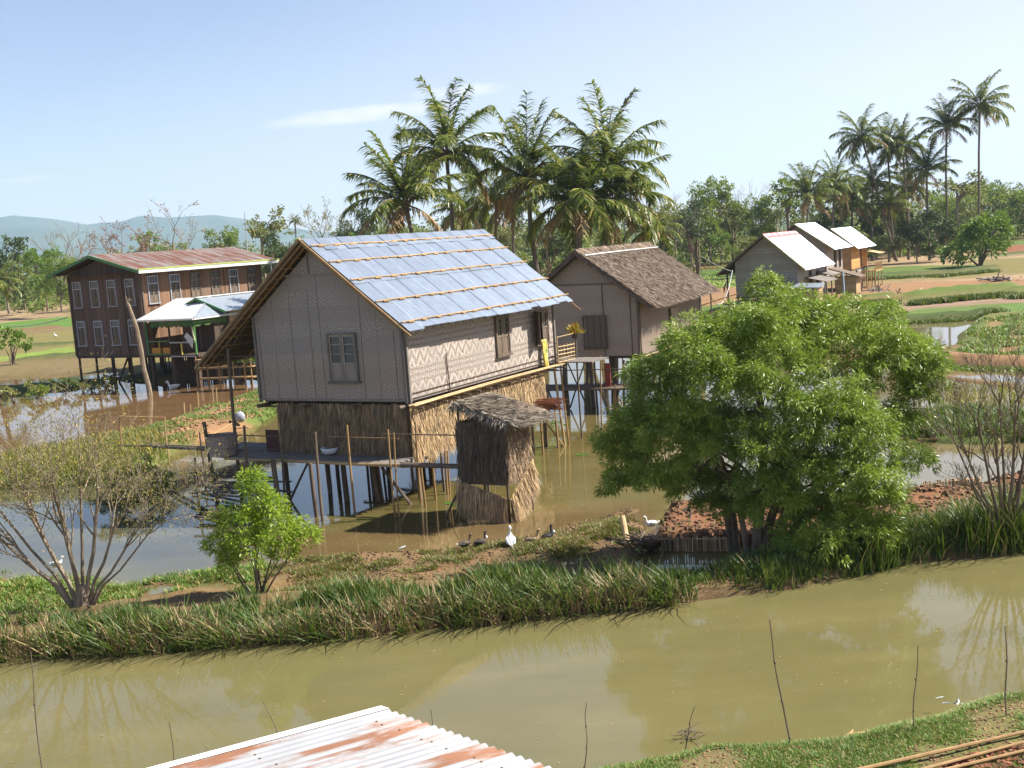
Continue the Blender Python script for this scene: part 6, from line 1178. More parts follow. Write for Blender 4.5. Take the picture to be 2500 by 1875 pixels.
blade_field('marsh_plants', 'low marsh plants on the mud flat round the ducks', tufts(gp([(650, 1375), (900, 1352), (1100, 1338), (1300, 1308), (1450, 1265), (1540, 1240), (1575, 1330), (1500, 1400), (1200, 1430), (900, 1450), (640, 1465)]), 11000, 8, .07, rs, mc), rs, .05, .16, .022, 'marsh', 1.6, cat='plants')
blade_field('marsh_grass', 'bright green marsh grass floating on the pond at the left', tufts(gp([(-200, 1395), (0, 1392), (150, 1400), (300, 1420), (420, 1400), (560, 1392), (660, 1378), (640, 1465), (400, 1480), (0, 1520), (-200, 1540)]), 2300, 12, .10, rs, lambda x, y: fbm(x, y, 1.3, 88) > .48), rs, .06, .22, .025, 'grass', 1.2, cat='grass')
blade_field('bank_grass', 'green grass tufts on the near bank at the lower right', tufts(gp([(2700, 1640), (2500, 1690), (2380, 1705), (2150, 1762), (1900, 1797), (1700, 1806), (1530, 1846), (1400, 1876), (1350, 1960), (2000, 1980), (2750, 1950)], .6), 8500, 14, .06, rs, lambda x, y: ((fbm(x, y, 1.1, 61) < .53) | (sdist(x, y, NB) < .7)) & (fbm(x, y, .35, 66) > .36)), rs, .03, .11, .010, 'grass', 1.3)
blade_field('bank_edge_grass', 'longer grass along the waterline of the near bank', tufts(gp([(2700, 1625), (2500, 1680), (2380, 1697), (2150, 1753), (1900, 1787), (1700, 1797), (1530, 1838), (1350, 1885), (1400, 1900), (1540, 1860), (1700, 1825), (1900, 1815), (2150, 1780), (2380, 1725), (2500, 1710), (2700, 1660)], .3), 900, 18, .06, rs), rs, .08, .24, .014, 'grass', .8, dirb=(0, .5, 0))
blade_field('dyke_grass', 'grass on the earth dyke left of the blue-roofed house', tufts(gp([(-200, 1175), (0, 1140), (150, 1110), (340, 1066), (430, 1035), (600, 980), (640, 965), (700, 945), (720, 985), (640, 1035), (480, 1080), (380, 1140), (150, 1185), (-200, 1210)]), 1500, 14, .10, rs, lambda x, y: fbm(x, y, 1.8, 92) > .46), rs, .06, .22, .03, 'grass', .9)
blade_field('tall_dyke_plants', 'yellow green scrub on the dyke behind the bare tree', tufts(gp([(-200, 1180), (0, 1140), (150, 1108), (300, 1072), (380, 1080), (400, 1120), (330, 1180), (150, 1190), (-200, 1210)]), 700, 16, .16, rs), rs, .15, .55, .035, 'sparse', .9, cat='plants')
blade_field('strip_grass', 'green weeds on the grass strip between the ponds at the right', tufts(gp([(2160, 1055), (2330, 1012), (2500, 1022), (2700, 1000), (2700, 1070), (2500, 1080), (2280, 1078)]), 700, 18, .12, rs), rs, .15, .55, .03, 'reed', .7)
blade_field('pond_sedge', 'thin sedge standing in the pond behind the willow at the right', tufts(gp([(2180, 930), (2500, 945), (2800, 940), (2800, 1000), (2400, 1000), (2200, 990)]), 260, 10, .2, rs), rs, .1, .4, .03, 'sparse', .9, z0=0.)
blade_field('bed_seedlings', 'green seedlings on the red soil of the fenced bed', tufts(BED, 160, 6, .05, rs), rs, .05, .18, .02, 'grass', .8)
for k, (pts, wd, h) in enumerate([([(2075, 733), (2120, 731), (2175, 728)], .7, .7), ([(2232, 727), (2300, 720), (2380, 714), (2460, 707)], .7, .6), ([(2480, 712), (2600, 700), (2800, 690)], .7, .6), ([(2180, 773), (2280, 768), (2370, 762), (2430, 755)], .6, .35), ([(2100, 672), (2230, 668), (2330, 664), (2420, 652)], .8, .6), ([(2190, 878), (2300, 870), (2420, 876), (2550, 880)], .6, .3)]):
    pl = gp(pts, .9 if h > .5 else .5); n = 1500; i = rs.randint(0, len(pl)-1, n); u = rs.rand(n)[:, None]; xy = pl[i]*(1-u)+pl[i+1]*u+rs.normal(0, wd*.5, (n, 2)); xy = np.repeat(xy, 5, 0)+rs.normal(0, .12, (n*5, 2))
    blade_field('bund_grass', ['short grassy bund nearest the zinc roofed houses', 'long grassy bund across the bare field at the right', 'grassy bund at the right edge of the bare field', 'low weedy bund above the small pond', 'shaded grassy bund below the round bush', 'sparse grass on the orange bund between the ponds'][k], xy, rs, h*.5, h, .07, 'reed' if k != 5 else 'grass', .5)
blade_field('crop', 'low green crop plants in the rowed plot at the right', tufts(gp([(2380, 778), (2520, 762), (2800, 750), (2800, 885), (2500, 880), (2340, 866), (2350, 830)], .4), 1500, 8, .12, rs, lambda x, y: fbm(x, y, 2.5, 31) > .4), rs, .1, .28, .06, 'grass', .8, cat='crop')
blade_field('field_grass', 'grass stubble on the fields behind the willow', tufts(gp([(1640, 640), (1820, 625), (1820, 700), (1640, 710)], .4), 1500, 5, .4, rs), rs, .15, .4, .12, 'grass', .8)
# ------------------------------------------------------------------ small things
def foreground_roof():
    t = thing('shed', 'shed with rusting white corrugated roof in the foreground at the bottom of the picture', 'shed', (-1.4, 9.5, 0))
    z = 2.9; o = Vector((-1.4, 9.5, 0)); a = G(945, 1732, z)-o; b = G(1360, 1880, z-.02)-o; c = G(395, 1880, z+.02)-o
    U = (b-a).normalized(); V = (c-a).normalized(); W_ = (b-a).length*1.25; L = (c-a).length*1.35
    nrm = U.cross(V); nrm = nrm if nrm.z > 0 else -nrm; nrm.normalize()
    m = MB(); m.add([a+U*(W_*i/220)+V*(L*j/6)+nrm*(.014*math.sin(2*math.pi*(W_*i/220)/.108)) for j in range(7) for i in range(221)], [(j*221+i, j*221+i+1, (j+1)*221+i+1, (j+1)*221+i) for j in range(6) for i in range(220)], .5)
    ro = m.build('corrugated_roof', MT['oldwhite'], t, True); s = ro.modifiers.new('thick', 'SOLIDIFY'); s.thickness = .0015
    m = MB()
    m.add([a-U*.09+V*(L*j/6)+nrm*.018+(-U*0) for j in range(7)]+[a+U*.035+V*(L*j/6)+nrm*.022 for j in range(7)], [(j, j+1, 8+j, 7+j) for j in range(6)], .5); m.build('edge_flashing', MT['whitepaint'], t)
    rr = random.Random(3)
    for r in (.28, 1.45, 2.6):
        for i in range(12):
            p = a+U*(.027+.108*(2*i+1+(i % 3 == 0)))+V*(r+.02*(i % 2))+nrm*.013
            m = MB(); m.tube([p, p+nrm*.004, p+nrm*.009], [.013, .012, .004], 8); m.build('roof_nail', M('nail_rust', (.16, .09, .06), (.10, .06, .05), 9, bmp=0) if 'nail_rust' not in bpy.data.materials else bpy.data.materials['nail_rust'], t)
    for r in (.3, 1.45, 2.6, 3.8):
        m = MB(); m.beam(a+V*r-nrm*.05, a+V*r+U*W_-nrm*.05, .05, .07); m.build('purlin', MT['oldwood'], t)
    for i in (.1, .9):
        for r in (.3, 3.8): p = a+V*r*1.+U*W_*i; m = MB(); m.beam((p.x, p.y, -.1), (p.x, p.y, p.z-.08), .09, .09); m.build('post', MT['oldwood'], t)
    m = MB(); p, q = a+V*.35+U*.1, a+V*.35+U*(W_-.1); m.slab([(p.x, p.y, .3), (q.x, q.y, .3), (q.x, q.y, q.z-.1), (p.x, p.y, p.z-.1)], (0, -.03, 0)); m.build('wall', MT['mat_tan'], t)
foreground_roof()
GS = 'thin bamboo stakes along the near bank'
for i, (x0, y0, x1, y1, dist, r, lb) in enumerate([(75, 1590, 105, 1900, 13.5, .012, 'leftmost thin stake, rising at the lower left corner'), (413, 1762, 428, 1900, 12.2, .010, 'short thin stake left of the white roof'), (641, 1710, 690, 1830, 12.5, .010, 'thin leaning stake behind the left slope of the white roof'), (1052, 1733, 1060, 1830, 12.5, .009, 'very short stake behind the right slope of the white roof'),
      (1432, 1716, 1426, 1900, 14.2, .010, 'thin stake at the water edge right of the white roof'), (1697, 1724, 1655, 1890, 14.6, .010, 'leaning thin stake beside the floating twigs'), (1879, 1512, 1938, 1890, 14.0, .016, 'tall thick stake in the middle of the near bank'), (2241, 1576, 2227, 1890, 14.0, .011, 'tall thin stake right of the thick one'), (2453, 1528, 2464, 1890, 14.2, .014, 'rightmost stake with dark nodes near the corner')]):
    a = D(x0, y0, dist); b = D(x1, y1, dist); d = (b-a); g = a+d*((a.z-.1)/(a.z-b.z)); m = MB(); rr = random.Random(i+1); pts = []
    for k in range(9): u = k/8; pts.append(g.lerp(a, u)+Vector((math.sin(u*7+i)*.02+rr.uniform(-.006, .006), 0, 0))*(0 < k < 8))
    m.tube(pts, [r*(1-.55*k/8) for k in range(9)], 6)
    for u in (.3, .52, .75): p = g.lerp(a, u)+Vector((math.sin(u*7+i)*.02, 0, 0)); m.tube([p-Vector((0, 0, .015)), p, p+Vector((0, 0, .015))], [r*.8, r*1.35, r*.8], 6)
    tag(m.build('bamboo_stake', MT['oldwood']), lb, 'stake', GS)
for i, (x0, y0, x1, y1, r, lb) in enumerate([(2110, 1875, 2520, 1783, .026, 'uppermost bamboo cane lying on the near bank'), (2230, 1885, 2520, 1805, .022, 'middle bamboo cane lying on the near bank'), (2280, 1885, 2520, 1828, .022, 'lowest bamboo cane lying above the dug red soil')]):
    m = MB(); a = G(x0-40, y0+10, .82); b = G(x1+40, y1-10, .82); m.stick(a, b, r, .006, r2=r*.8, n=7); tag(m.build('bamboo_cane', MT['bamboo']), lb, 'bamboo cane', 'bamboo canes lying on the near bank')
def debris(name, label, cat, pts, mt, n, L, r, seed, z=.1, spread=.3):
    m = MB(); rr = random.Random(seed); c = G(*pts, z)
    for k in range(n):
        p = c+Vector((rr.gauss(0, spread), rr.gauss(0, spread*.6), rr.uniform(0, .12))); d = Vector((rr.gauss(0, 1), rr.gauss(0, .6), rr.gauss(0, .25))).normalized(); m.stick(p-d*L*rr.uniform(.3, .5), p+d*L*rr.uniform(.3, .5), r*rr.uniform(.6, 1.3), .06, n=5)
    return tag(m.build(name, MT[mt]), label, cat)
debris('twigs', 'reddish dead twigs caught at the near waterline', 'twigs', (1690, 1800), 'oldwood', 12, .42, .006, 3, .0, .12); debris('driftwood', 'pale tangled root lying in the grass of the near bank', 'root', (2088, 1812), 'bamboo', 9, .22, .014, 5, .42, .08)
debris('plastic_scrap', 'pale scraps and dry stems at the waterline on the right', 'rubbish', (2330, 1728), 'whitepaint', 5, .14, .012, 6, .10, .12)
debris('brushwood', 'heap of dry grey palm debris on the strip beside the willow', 'brushwood', (2215, 1030), 'greywood', 90, 1.3, .014, 7, .3, .55); debris('brush_pile', 'heap of dry branches at the left end of the fenced bed', 'branches', (1568, 1322), 'oldwood', 60, .7, .014, 8, .15, .16)
debris('plank_pile', 'loose timber lying beside the farthest zinc roofed house', 'timber', (2135, 712), 'greywood', 26, 2.2, .06, 9, .3, 1.1); debris('bamboo_pile', 'pale bamboo pieces on the bare field by the long bund', 'bamboo', (2235, 718), 'bamboo_pale', 9, 2.0, .06, 10, .5, .5); debris('rubble', 'small grey heap on the far bare field at the right', 'heap', (2440, 682), 'greywood', 22, 1.6, .07, 11, .5, .6)
debris('grey_pile', 'dark scraps on the bare field left of the pale bamboo', 'scraps', (2205, 722), 'oldwood', 12, 1.6, .06, 14, .5, .4)
for i, (a, b, z, r, lb) in enumerate([((2210, 1008), (2520, 1032), .35, .04, 'upper long bamboo pole lying across the grass strip'), ((2180, 995), (2500, 1010), .3, .035, 'thin long bamboo pole above the one across the strip'), ((2240, 1073), (2345, 1071), .1, .04, 'short bamboo pole along the near edge of the grass strip')]):
    m = MB(); m.stick(G(*a, z), G(*b, z), r, .006); tag(m.build('bamboo_pole', MT['bamboo']), lb, 'bamboo pole')
# bed edging of upright reeds
def edging(pts, h, label, lean=.05, z=.0):
    m = MB(); P = [G(x, y, 0) for x, y in pts]; rr = random.Random(len(label))
    for a, b in zip(P[:-1], P[1:]):
        L = (b-a).length; n = int(L/.045)
        for k in range(n):
            p = a.lerp(b, k/n)+Vector((0, rr.uniform(-.02, .02), 0)); m.beam(p-Vector((0, 0, .2)), p+Vector((rr.uniform(-.02, .02), rr.uniform(-.02, .02), h*rr.uniform(.85, 1.08))), .036, .02)
        m.stick(a+Vector((0, -.03, h*.9)), b+Vector((0, -.03, h*.9)), .014, .003)
    return tag(m.build('bed_edging', MT['thatch']), label, 'fence')
edging([(1592, 1345), (1700, 1346), (1800, 1345)], .33, 'low woven reed edging on the near side of the red bed'); edging([(1640, 1243), (1720, 1241), (1800, 1238)], .25, 'low reed edging on the far side of the red bed, seen through the willow')
edging([(2250, 1218), (2330, 1208), (2395, 1202)], .42, 'ragged straw fence behind the red bed at the right'); edging([(2395, 1200), (2500, 1182), (2700, 1150)], .2, 'low reed edging behind the red bed at the right edge')
m = MB(); m.stick(G(1533, 1332, .02), G(1520, 1262, .5), .075, .004, n=10); m.stick(G(1534, 1333, .02)-Vector((0, .01, .0)), G(1533, 1330, .03), .05, .0); tag(m.build('bamboo_log', MT['bamboo_pale']), 'thick pale bamboo log resting on the mud at the end of the bed', 'log')
def canoe():
    a = G(1585, 1345); t = thing('canoe', 'dark wooden canoe tip moored under the willow next to the bamboo log', 'boat', (a.x+.15, a.y+.15, 0), R(62)); m = MB(); V = []; n = 15; k = 9
    for i in range(n):
        u = i/(n-1); x = (u-.25)*3.4; w = .33*math.sin(math.pi*min(1, max(.02, u)))**.6; h = .22+.22*(2*u-1)**4
        for j in range(k): th = math.pi*(j/(k-1)); V.append((x, -w*math.cos(th), h-.28*math.sin(th)*(w/.33)**.5))
    m.add(V, [(i*k+j, i*k+j+1, (i+1)*k+j+1, (i+1)*k+j) for i in range(n-1) for j in range(k-1)]); o = m.build('hull', MT['darkwood'], t); s = o.modifiers.new('t', 'SOLIDIFY'); s.thickness = .03
    m = MB(); m.box(-.1, -.26, .14, .1, .26, .17); m.box(1.1, -.28, .14, 1.3, .28, .17); m.build('thwart', MT['oldwood'], t)
canoe()
# poles and cables
def deadpole():
    m = MB(); b = G(368, 965); d = b.y; pts = [b-Vector((0, 0, .4))]+[D(x, y, d) for x, y in ((362, 940), (351, 900), (343, 850), (333, 800), (319, 760), (310, 735))]
    m.tube(pts, [.16, .15, .14, .15, .13, .11, .10], 8); 
    for x, y in ((306, 722), (316, 727), (322, 732)): m.tube([pts[-1]-Vector((0, 0, .1)), D(x, y, d)], [.06, .03], 5)
    m.tube([D(306, 733, d), D(318, 733, d)], [.05, .05], 6)
    tag(m.build('dead_pole', MT['palebark']), 'crooked bare wooden pole leaning in front of the dark brown house', 'pole')
deadpole()
def pole(name, label, pts, dist, r, mt):
    P = [D(x, y, dist) for x, y in pts]; g = P[-1]+(P[-1]-P[-2]).normalized()*0; g = Vector((P[-1].x, P[-1].y, -.2)); m = MB(); m.tube([g]+P[::-1], [r]*len(P)+[r*.7], 7); return m, P, tag(m.build(name, MT[mt]), label, 'pole')
pole('mast', 'very thin tall mast rising over the right end of the rusty roof', [(597, 518), (603, 600), (606, 650)], 120, .06, 'greypaint')
pB = G(1702, 740, .4).y
def service_pole():
    t = thing('wooden_pole', 'dark wooden service pole with forked top between thatched house and red-ridged house', 'pole', (D(1703, 700, 75).x, 75, 0)); o = t.location; m = MB()
    P = [D(1701, 585, 75)-o, D(1699, 620, 75)-o, D(1705, 680, 75)-o]; m.tube([Vector((P[-1].x, 0, -.2))]+P[::-1], [.12, .12, .11, .08], 7); m.build('post', MT['oldwood'], t)
    m = MB(); m.tube([D(1706, 678, 74.9)-o, D(1708, 640, 74.9)-o, D(1706, 590, 74.9)-o], [.06, .06, .04], 6); m.tube([D(1688, 592, 74.9)-o, D(1692, 618, 74.9)-o, D(1700, 632, 74.9)-o], [.04, .04, .05], 6); m.build('fork', MT['palebark'], t)
    m = MB(); m.tube([D(1692, 597, 75)-o, D(1712, 590, 75)-o], [.05, .05], 6); m.build('crossarm', MT['oldwood'], t)
service_pole()
def cable(a, da, b, db, sag, label, r=.022):
    A = D(*a, da); B = D(*b, db); m = MB(); pts = [A.lerp(B, k/14)-Vector((0, 0, sag*4*(k/14)*(1-k/14))) for k in range(15)]; m.tube(pts, [r]*15, 4); tag(m.build('cable', MT['greypaint']), label, 'cable')
cable((1706, 622), 75, (1785, 662), 88, .1, 'upper white cable from the wooden pole to the red-ridged house'); cable((1706, 645), 75, (1788, 660), 88, 2.6, 'slack lower cable hanging in a loop left of the red-ridged house', .03)
cable((-20, 795), 100, (165, 775), 74, .3, 'yellowish cable running to the left wall of the brown house', .03)
# people far out in the fields
def person(label, px, foot_y, head_y, dist, shirt, legs, hair, bend=.2, face=0.):
    b = D(px, foot_y, dist); h = D(px, head_y, dist).z-b.z; t = thing('person', label, 'person', b, face); s = h/1.7
    def skin(name, ed, vs, rad, mat):
        me = bpy.data.meshes.new(name); me.from_pydata(vs, ed, []); o = bpy.data.objects.new(name, me); COL.objects.link(o); o.parent = t; sk = o.modifiers.new('s', 'SKIN'); me.skin_vertices[0]
        for i, r in enumerate(rad): me.skin_vertices[0].data[i].radius = r if isinstance(r, tuple) else (r, r)
        me.skin_vertices[0].data[0].use_root = True; su = o.modifiers.new('u', 'SUBSURF'); su.levels = 1; su.render_levels = 1; me.materials.append(mat); return o
    f = bend; P = lambda x, y, z: (x*s, (y-f*max(0, z-.9))*s, z*s)
    vs = [P(0, 0, .93), P(0, 0, 1.15), P(0, -.01, 1.4), P(0, -.02, 1.5), P(0, -.04, 1.64), P(.18, 0, 1.4), P(.26, -.05, 1.14), P(.24, -.2, .95), P(-.18, 0, 1.4), P(-.26, -.05, 1.14), P(-.22, -.2, .92), P(.09, 0, .88), P(.12, -.06, .48), P(.12, .02, .06), P(.12, -.12, .03), P(-.09, 0, .88), P(-.12, .06, .48), P(-.13, .1, .06), P(-.13, -.02, .03)]
    ed = [(0, 1), (1, 2), (2, 3), (3, 4), (2, 5), (5, 6), (6, 7), (2, 8), (8, 9), (9, 10), (0, 11), (11, 12), (12, 13), (13, 14), (0, 15), (15, 16), (16, 17), (17, 18)]
    rad = [.13, .12, .14, .055, .095, .06, .045, .035, .06, .045, .035, .085, .06, .04, .035, .085, .06, .04, .035]
    sk = MT.setdefault('skin', M('skin', (.28, .16, .10), (.24, .13, .08), 3, bmp=0, rnd=0))
    skin('body', ed, vs, [r*s for r in rad], sk)
    skin('shirt', [(0, 1), (1, 2), (2, 3), (2, 4), (3, 5), (4, 6)], [P(0, 0, .92), P(0, 0, 1.15), P(0, -.01, 1.38), P(.18, 0, 1.39), P(-.18, 0, 1.39), P(.24, -.03, 1.18), P(-.24, -.03, 1.18)], [.155*s, .15*s, .165*s, .085*s, .085*s, .07*s, .07*s], shirt)
    skin('trousers', [(0, 1), (1, 2), (2, 3), (0, 4), (4, 5), (5, 6)], [P(0, 0, .92), P(.09, 0, .86), P(.12, -.06, .48), P(.12, .02, .14), P(-.09, 0, .86), P(-.12, .06, .48), P(-.13, .1, .14)], [.15*s, .11*s, .08*s, .06*s, .11*s, .08*s, .06*s], legs)
    m = MB(); m.tube([P(0, -.03, 1.63), P(0, -.035, 1.70), P(0, -.03, 1.77)], [.11*s, .10*s, .03*s], 10); m.build('hair', hair, t, True); return t
wh = M('white_shirt', (.7, .7, .68), (.6, .6, .58), 3, bmp=0); dk = M('dark_cloth', (.05, .045, .05), (.03, .03, .035), 3, bmp=0); bk = M('black_hair', (.015, .013, .012), (.02, .018, .015), 3, bmp=0); rd = M('dark_red_cloth', (.22, .05, .05), (.17, .04, .04), 3, bmp=0)
person('person in a white shirt and dark trousers working in the field behind the wooden pole', 1695, 665, 643, 125, wh, dk, bk, .35, .6); person('person in dark clothes bending beside the porch poles of the red-ridged house', 1769, 715, 689, 88, dk, rd, bk, .5, 1.)
# birds
def bird(name, label, cat, base, sc, face, mats, neck=1., upright=0., wingm=None, group=None, sit=False):
    t = thing(name, label, cat, base, face, group); c, s_ = math.cos(upright), math.sin(upright); lg = .0 if sit else .12
    def R_(p): x, z = p[0]*c-(p[2]-.12)*s_, p[0]*s_+(p[2]-.12)*c+.12; return Vector((x, p[1], z+lg-.04))*sc
    def loft(path, rad, flat, n=12): m = MB(); m.tube([R_(p) for p in path], [r*sc for r in rad], n, True, flat); return m
    body = [(-.30, 0, .17), (-.24, 0, .17), (-.15, 0, .155), (-.04, 0, .15), (.08, 0, .155), (.16, 0, .19), (.20, 0, .25), (.215, 0, .31), (.22, 0, .36*1), (.235, 0, .40+.05*neck), (.27, 0, .43+.06*neck), (.31, 0, .425+.06*neck), (.335, 0, .415+.06*neck)]
    rad = [.012, .05, .095, .125, .125, .10, .062, .045, .040, .044, .052, .042, .018]
    loft(body, rad, None).build('body', mats[0], t, True)
    m = MB(); p = [R_(q) for q in ((.325, 0, .42+.06*neck), (.365, 0, .405+.06*neck), (.40, 0, .40+.06*neck))]; m.tube(p, [.020*sc, .016*sc, .010*sc], 8, True, [.6]*3); m.build('bill', mats[1], t, True)
    for sy in (1, -1):
        m = MB(); q = [R_(v) for v in ((.11, sy*.095, .20), (.0, sy*.118, .20), (-.14, sy*.10, .20), (-.27, sy*.035, .205))]; m.tube(q, [.03*sc, .065*sc, .055*sc, .012*sc], 8, True); m.build('wing', wingm or mats[0], t, True)
        if not sit: m = MB(); a = R_((-.02, sy*.05, .07)); m.tube([a, Vector((a.x, a.y, 0.01*sc))], [.016*sc, .011*sc], 6); m.beam(Vector((a.x-.01*sc, a.y, .006)), Vector((a.x+.08*sc, a.y, .006)), .06*sc, .012*sc); m.build('leg', mats[1], t)
    m = MB(); m.tube([R_((-.26, 0, .175)), R_((-.33, 0, .20)), R_((-.38, 0, .215))], [.04*sc, .035*sc, .012*sc], 8, True, [.5]*3); m.build('tail', mats[2] if len(mats) > 2 else mats[0], t, True)
    return t
wf = M('white_feathers', (.80, .79, .76), (.72, .71, .68), 9, bmp=0, rnd=.05); br_ = M('brown_feathers', (.14, .10, .07), (.07, .05, .04), 22, bmp=0, rnd=.1, lo=.4, hi=.6); tn = M('tan_feathers', (.42, .28, .14), (.24, .16, .09), 18, bmp=0, rnd=.1); bkf = M('black_feathers', (.03, .03, .035), (.05, .045, .04), 12, bmp=0, rnd=.1); ob = M('orange_bill', (.60, .28, .04), (.55, .22, .04), 5, bmp=0); db = M('dark_bill', (.12, .10, .06), (.1, .08, .05), 5, bmp=0)
DG = 'ducks resting on the mud flat'
g = lambda x, y, z=.06: G(x, y, z)
bird('duck', 'white duck standing upright in the middle of the duck group', 'duck', g(1247, 1334), .72, R(100), (wf, ob), 1.2, .75, None, DG)
bird('duck', 'leftmost duck, brown with a white wing bar, resting', 'duck', g(1136, 1334), .62, R(20), (br_, db, wf), .6, .05, br_, DG, True)
bird('duck', 'brown duck with a white breast, second from the left', 'duck', g(1174, 1331), .66, R(25), (br_, db), .9, .12, bkf, DG, True)
bird('duck', 'tan duck with grey wings right of the white duck', 'duck', g(1300, 1326), .68, R(5), (tn, db), .8, .08, br_, DG, True)
bird('duck', 'black duck with a white throat, rightmost of the group', 'duck', g(1338, 1317), .66, R(15), (bkf, db), .9, .3, bkf, DG, True)
for (x, y, dx) in ((1340, 1308, .03), (1183, 1322, .05), (1128, 1337, -.1)):
    par = [o for o in COL.objects if o.get('group') == DG and o.type == 'EMPTY' and abs(o.location.x-G(x, y, .06).x) < .25][0]
    m = MB(); sc = par.scale[0]
    if dx > 0: m.tube([(.135, 0, .13), (.160, 0, .17), (.158, 0, .21)], [.02, .035, .02], 8); m.build('white_patch', wf, par, True)
    else:
        m.tube([(-.16, -.062, .095), (-.05, -.085, .085), (.02, -.08, .09)], [.01, .022, .01], 6); m.build('wing_bar', wf, par, True)
bird('duck', 'white duck sitting by the canoe at the left end of the fenced bed', 'duck', g(1590, 1285, .25), .6, R(200), (wf, ob), .6, .0, None, None, True)
bird('goose', 'white goose feeding in the brown pond in front of the veranda', 'goose', g(425, 950, -.02), 1.25, R(170), (wf, ob), .5, -.15, None, None, True)
bird('duck', 'white duck floating left in the pond behind the bare tree trunk', 'duck', g(140, 1380, -.02), .5, R(10), (wf, ob), .3, 0, None, None, True)
bird('egret', 'tiny white egret standing in the far field left of the brown house', 'egret', g(135, 823, .4), .75, R(180), (wf, ob), 1.4, .5)
m = MB(); p = G(982, 1340, .08); m.stick(p-Vector((.08, 0, 0)), p+Vector((.08, .02, .05)), .03, .1, n=6); tag(m.build('plastic_scrap', MT['whitepaint']), 'small white scrap on the mud flat left of the ducks', 'rubbish')
p = G(587, 1030, .35); m = MB(); rr = random.Random(4); n = 12; V = [(p.x+.22*(1+.18*rr.random())*math.cos(6.28*i/n)*math.sin(math.pi*(j+.5)/6), p.y+.2*math.sin(6.28*i/n)*math.sin(math.pi*(j+.5)/6), p.z+.22-.24*math.cos(math.pi*(j+.5)/6)+rr.uniform(-.02, .02)) for j in range(6) for i in range(n)]
V = [tuple(v) for v in V]; m.add(V, [(j*n+i, j*n+(i+1) % n, (j+1)*n+(i+1) % n, (j+1)*n+i) for j in range(5) for i in range(n)]+[tuple(range(n))[::-1], tuple(range(5*n, 6*n))]); tag(m.build('sack', M('grey_sacking', (.42, .44, .48), (.25, .26, .30), 12, bmp=.5, rnd=.2), None, True), 'rounded grey sack on the dyke behind the deck', 'sack')
m = MB(); m.beam(G(575, 1045, .5), G(612, 1043, .55), .25, .04); m.stick(G(520, 1060, .45), G(572, 1030, .6), .03, .01); m.stick(G(500, 1065, .4), G(540, 1050, .4), .03, .02); tag(m.build('loose_boards', MT['bamboo']), 'loose orange board and poles on the dyke beside the sack', 'boards')
# bamboo frame on the dyke at the left
def hframe():
    a = G(405, 1095, .4); t = thing('garden_gate', 'slim bamboo gate frame on the dyke end of the walkway', 'gate', a); d = a.y; m = MB()
    P = lambda x, y: D(x, y, d)-a
    m.stick(P(407, 1090), P(402, 1018), .035, .01); m.build('upright', MT['bamboo_pale'], t); m = MB(); m.stick(P(292, 1016), P(405, 1019), .02, .004); m.build('crossbar', MT['bamboo_pale'], t)
    m = MB(); m.stick(P(425, 1210), P(410, 1100), .04, .006); m.build('leg', MT['bamboo_pale'], t); m = MB(); m.stick(P(398, 1160), P(412, 1105), .025, .006); m.build('leg', MT['bamboo'], t); m = MB(); m.stick(P(303, 1145), P(292, 1020), .03, .01); m.build('upright', MT['bamboo'], t); m = MB(); m.stick(P(367, 1120), P(364, 1060), .025, .01); m.build('upright', MT['bamboo'], t)
hframe()
for i, (x, y, h) in enumerate([(450, 1008, .5), (485, 1000, .9), (466, 1018, .6), (530, 985, .8), (520, 975, .6)]):
    p = G(x, y); m = MB(); m.stick(p-Vector((0, 0, .2)), p+Vector((.03, 0, h)), .04, .01); tag(m.build('stake', MT['bamboo_pale']), ['short stake in the brown pond, nearest the dyke on the left', 'tallest of the short stakes in the brown pond', 'low stake right beside the dyke edge', 'stake in the brown pond closest to the blue-roofed house', 'thin far stake in the brown pond'][i], 'stake', 'short stakes standing in the brown pond')
m = MB(); p = D(835, 1450, 25.); m.stick((p.x, 25., .2), D(834, 1405, 25.), .035, .003); tag(m.build('stake', MT['oldwood']), 'short stub post in the reeds right of the small green tree', 'stake')
m = MB(); m.stick(D(567, 1555, 22.3), D(538, 1485, 22.5), .028, .01); tag(m.build('stake', MT['bamboo_pale']), 'pale broken cane leaning in the reeds left of the small green tree', 'stake')
# potted plants, shelves by the kitchen
def shelf():
    a = G(560, 938, .3); t = thing('plant_stand', 'rough bamboo plant stand beside the veranda, seen under the low eave', 'stand', a, -.25)
    for z in (.35, .95, 1.45):
        m = MB(); m.box(-1.9, -.3, z, 1.7-(.9 if z > 1.2 else 0), .3, z+.05); m.build('board', MT['bamboo'], t)
    for x in (-1.8, -1.1, -.4, .5, 1.2, 1.6): m = MB(); m.stick((x, -.3, -.3), (x, -.28, 1.6+.2*((x*7) % 1)), .04, .01, n=5); m.build('upright', MT['bamboo'], t)
    for i, x in enumerate((.3, .8, 1.35)):
        w = a+Vector((x*math.cos(-.25), x*math.sin(-.25), 1.0)); c = thing('potted_plant', ['leftmost potted plant on the bamboo stand under the low eave', 'middle potted plant on the bamboo stand under the low eave', 'rightmost potted plant on the bamboo stand under the low eave'][i], 'plant', w, 0, 'potted plants on the stand')
        m = MB(); m.tube([(0, 0, 0), (0, 0, .25)], [.11, .16], 10); m.build('pot', MT['darkwood'], c); m = MB(); rs = np.random.RandomState(i); n = 90; d = unit(rs.normal(0, 1, (n, 3))*[1, 1, .6]+[0, 0, .9]); m.leaves(d*.15+[0, 0, .25], d, unit(np.cross(d, rs.normal(0, 1, (n, 3)))), rs.uniform(.2, .42, n), .08+0*d[:, 0]); m.build('leaves', MT['tD'], c)
shelf()
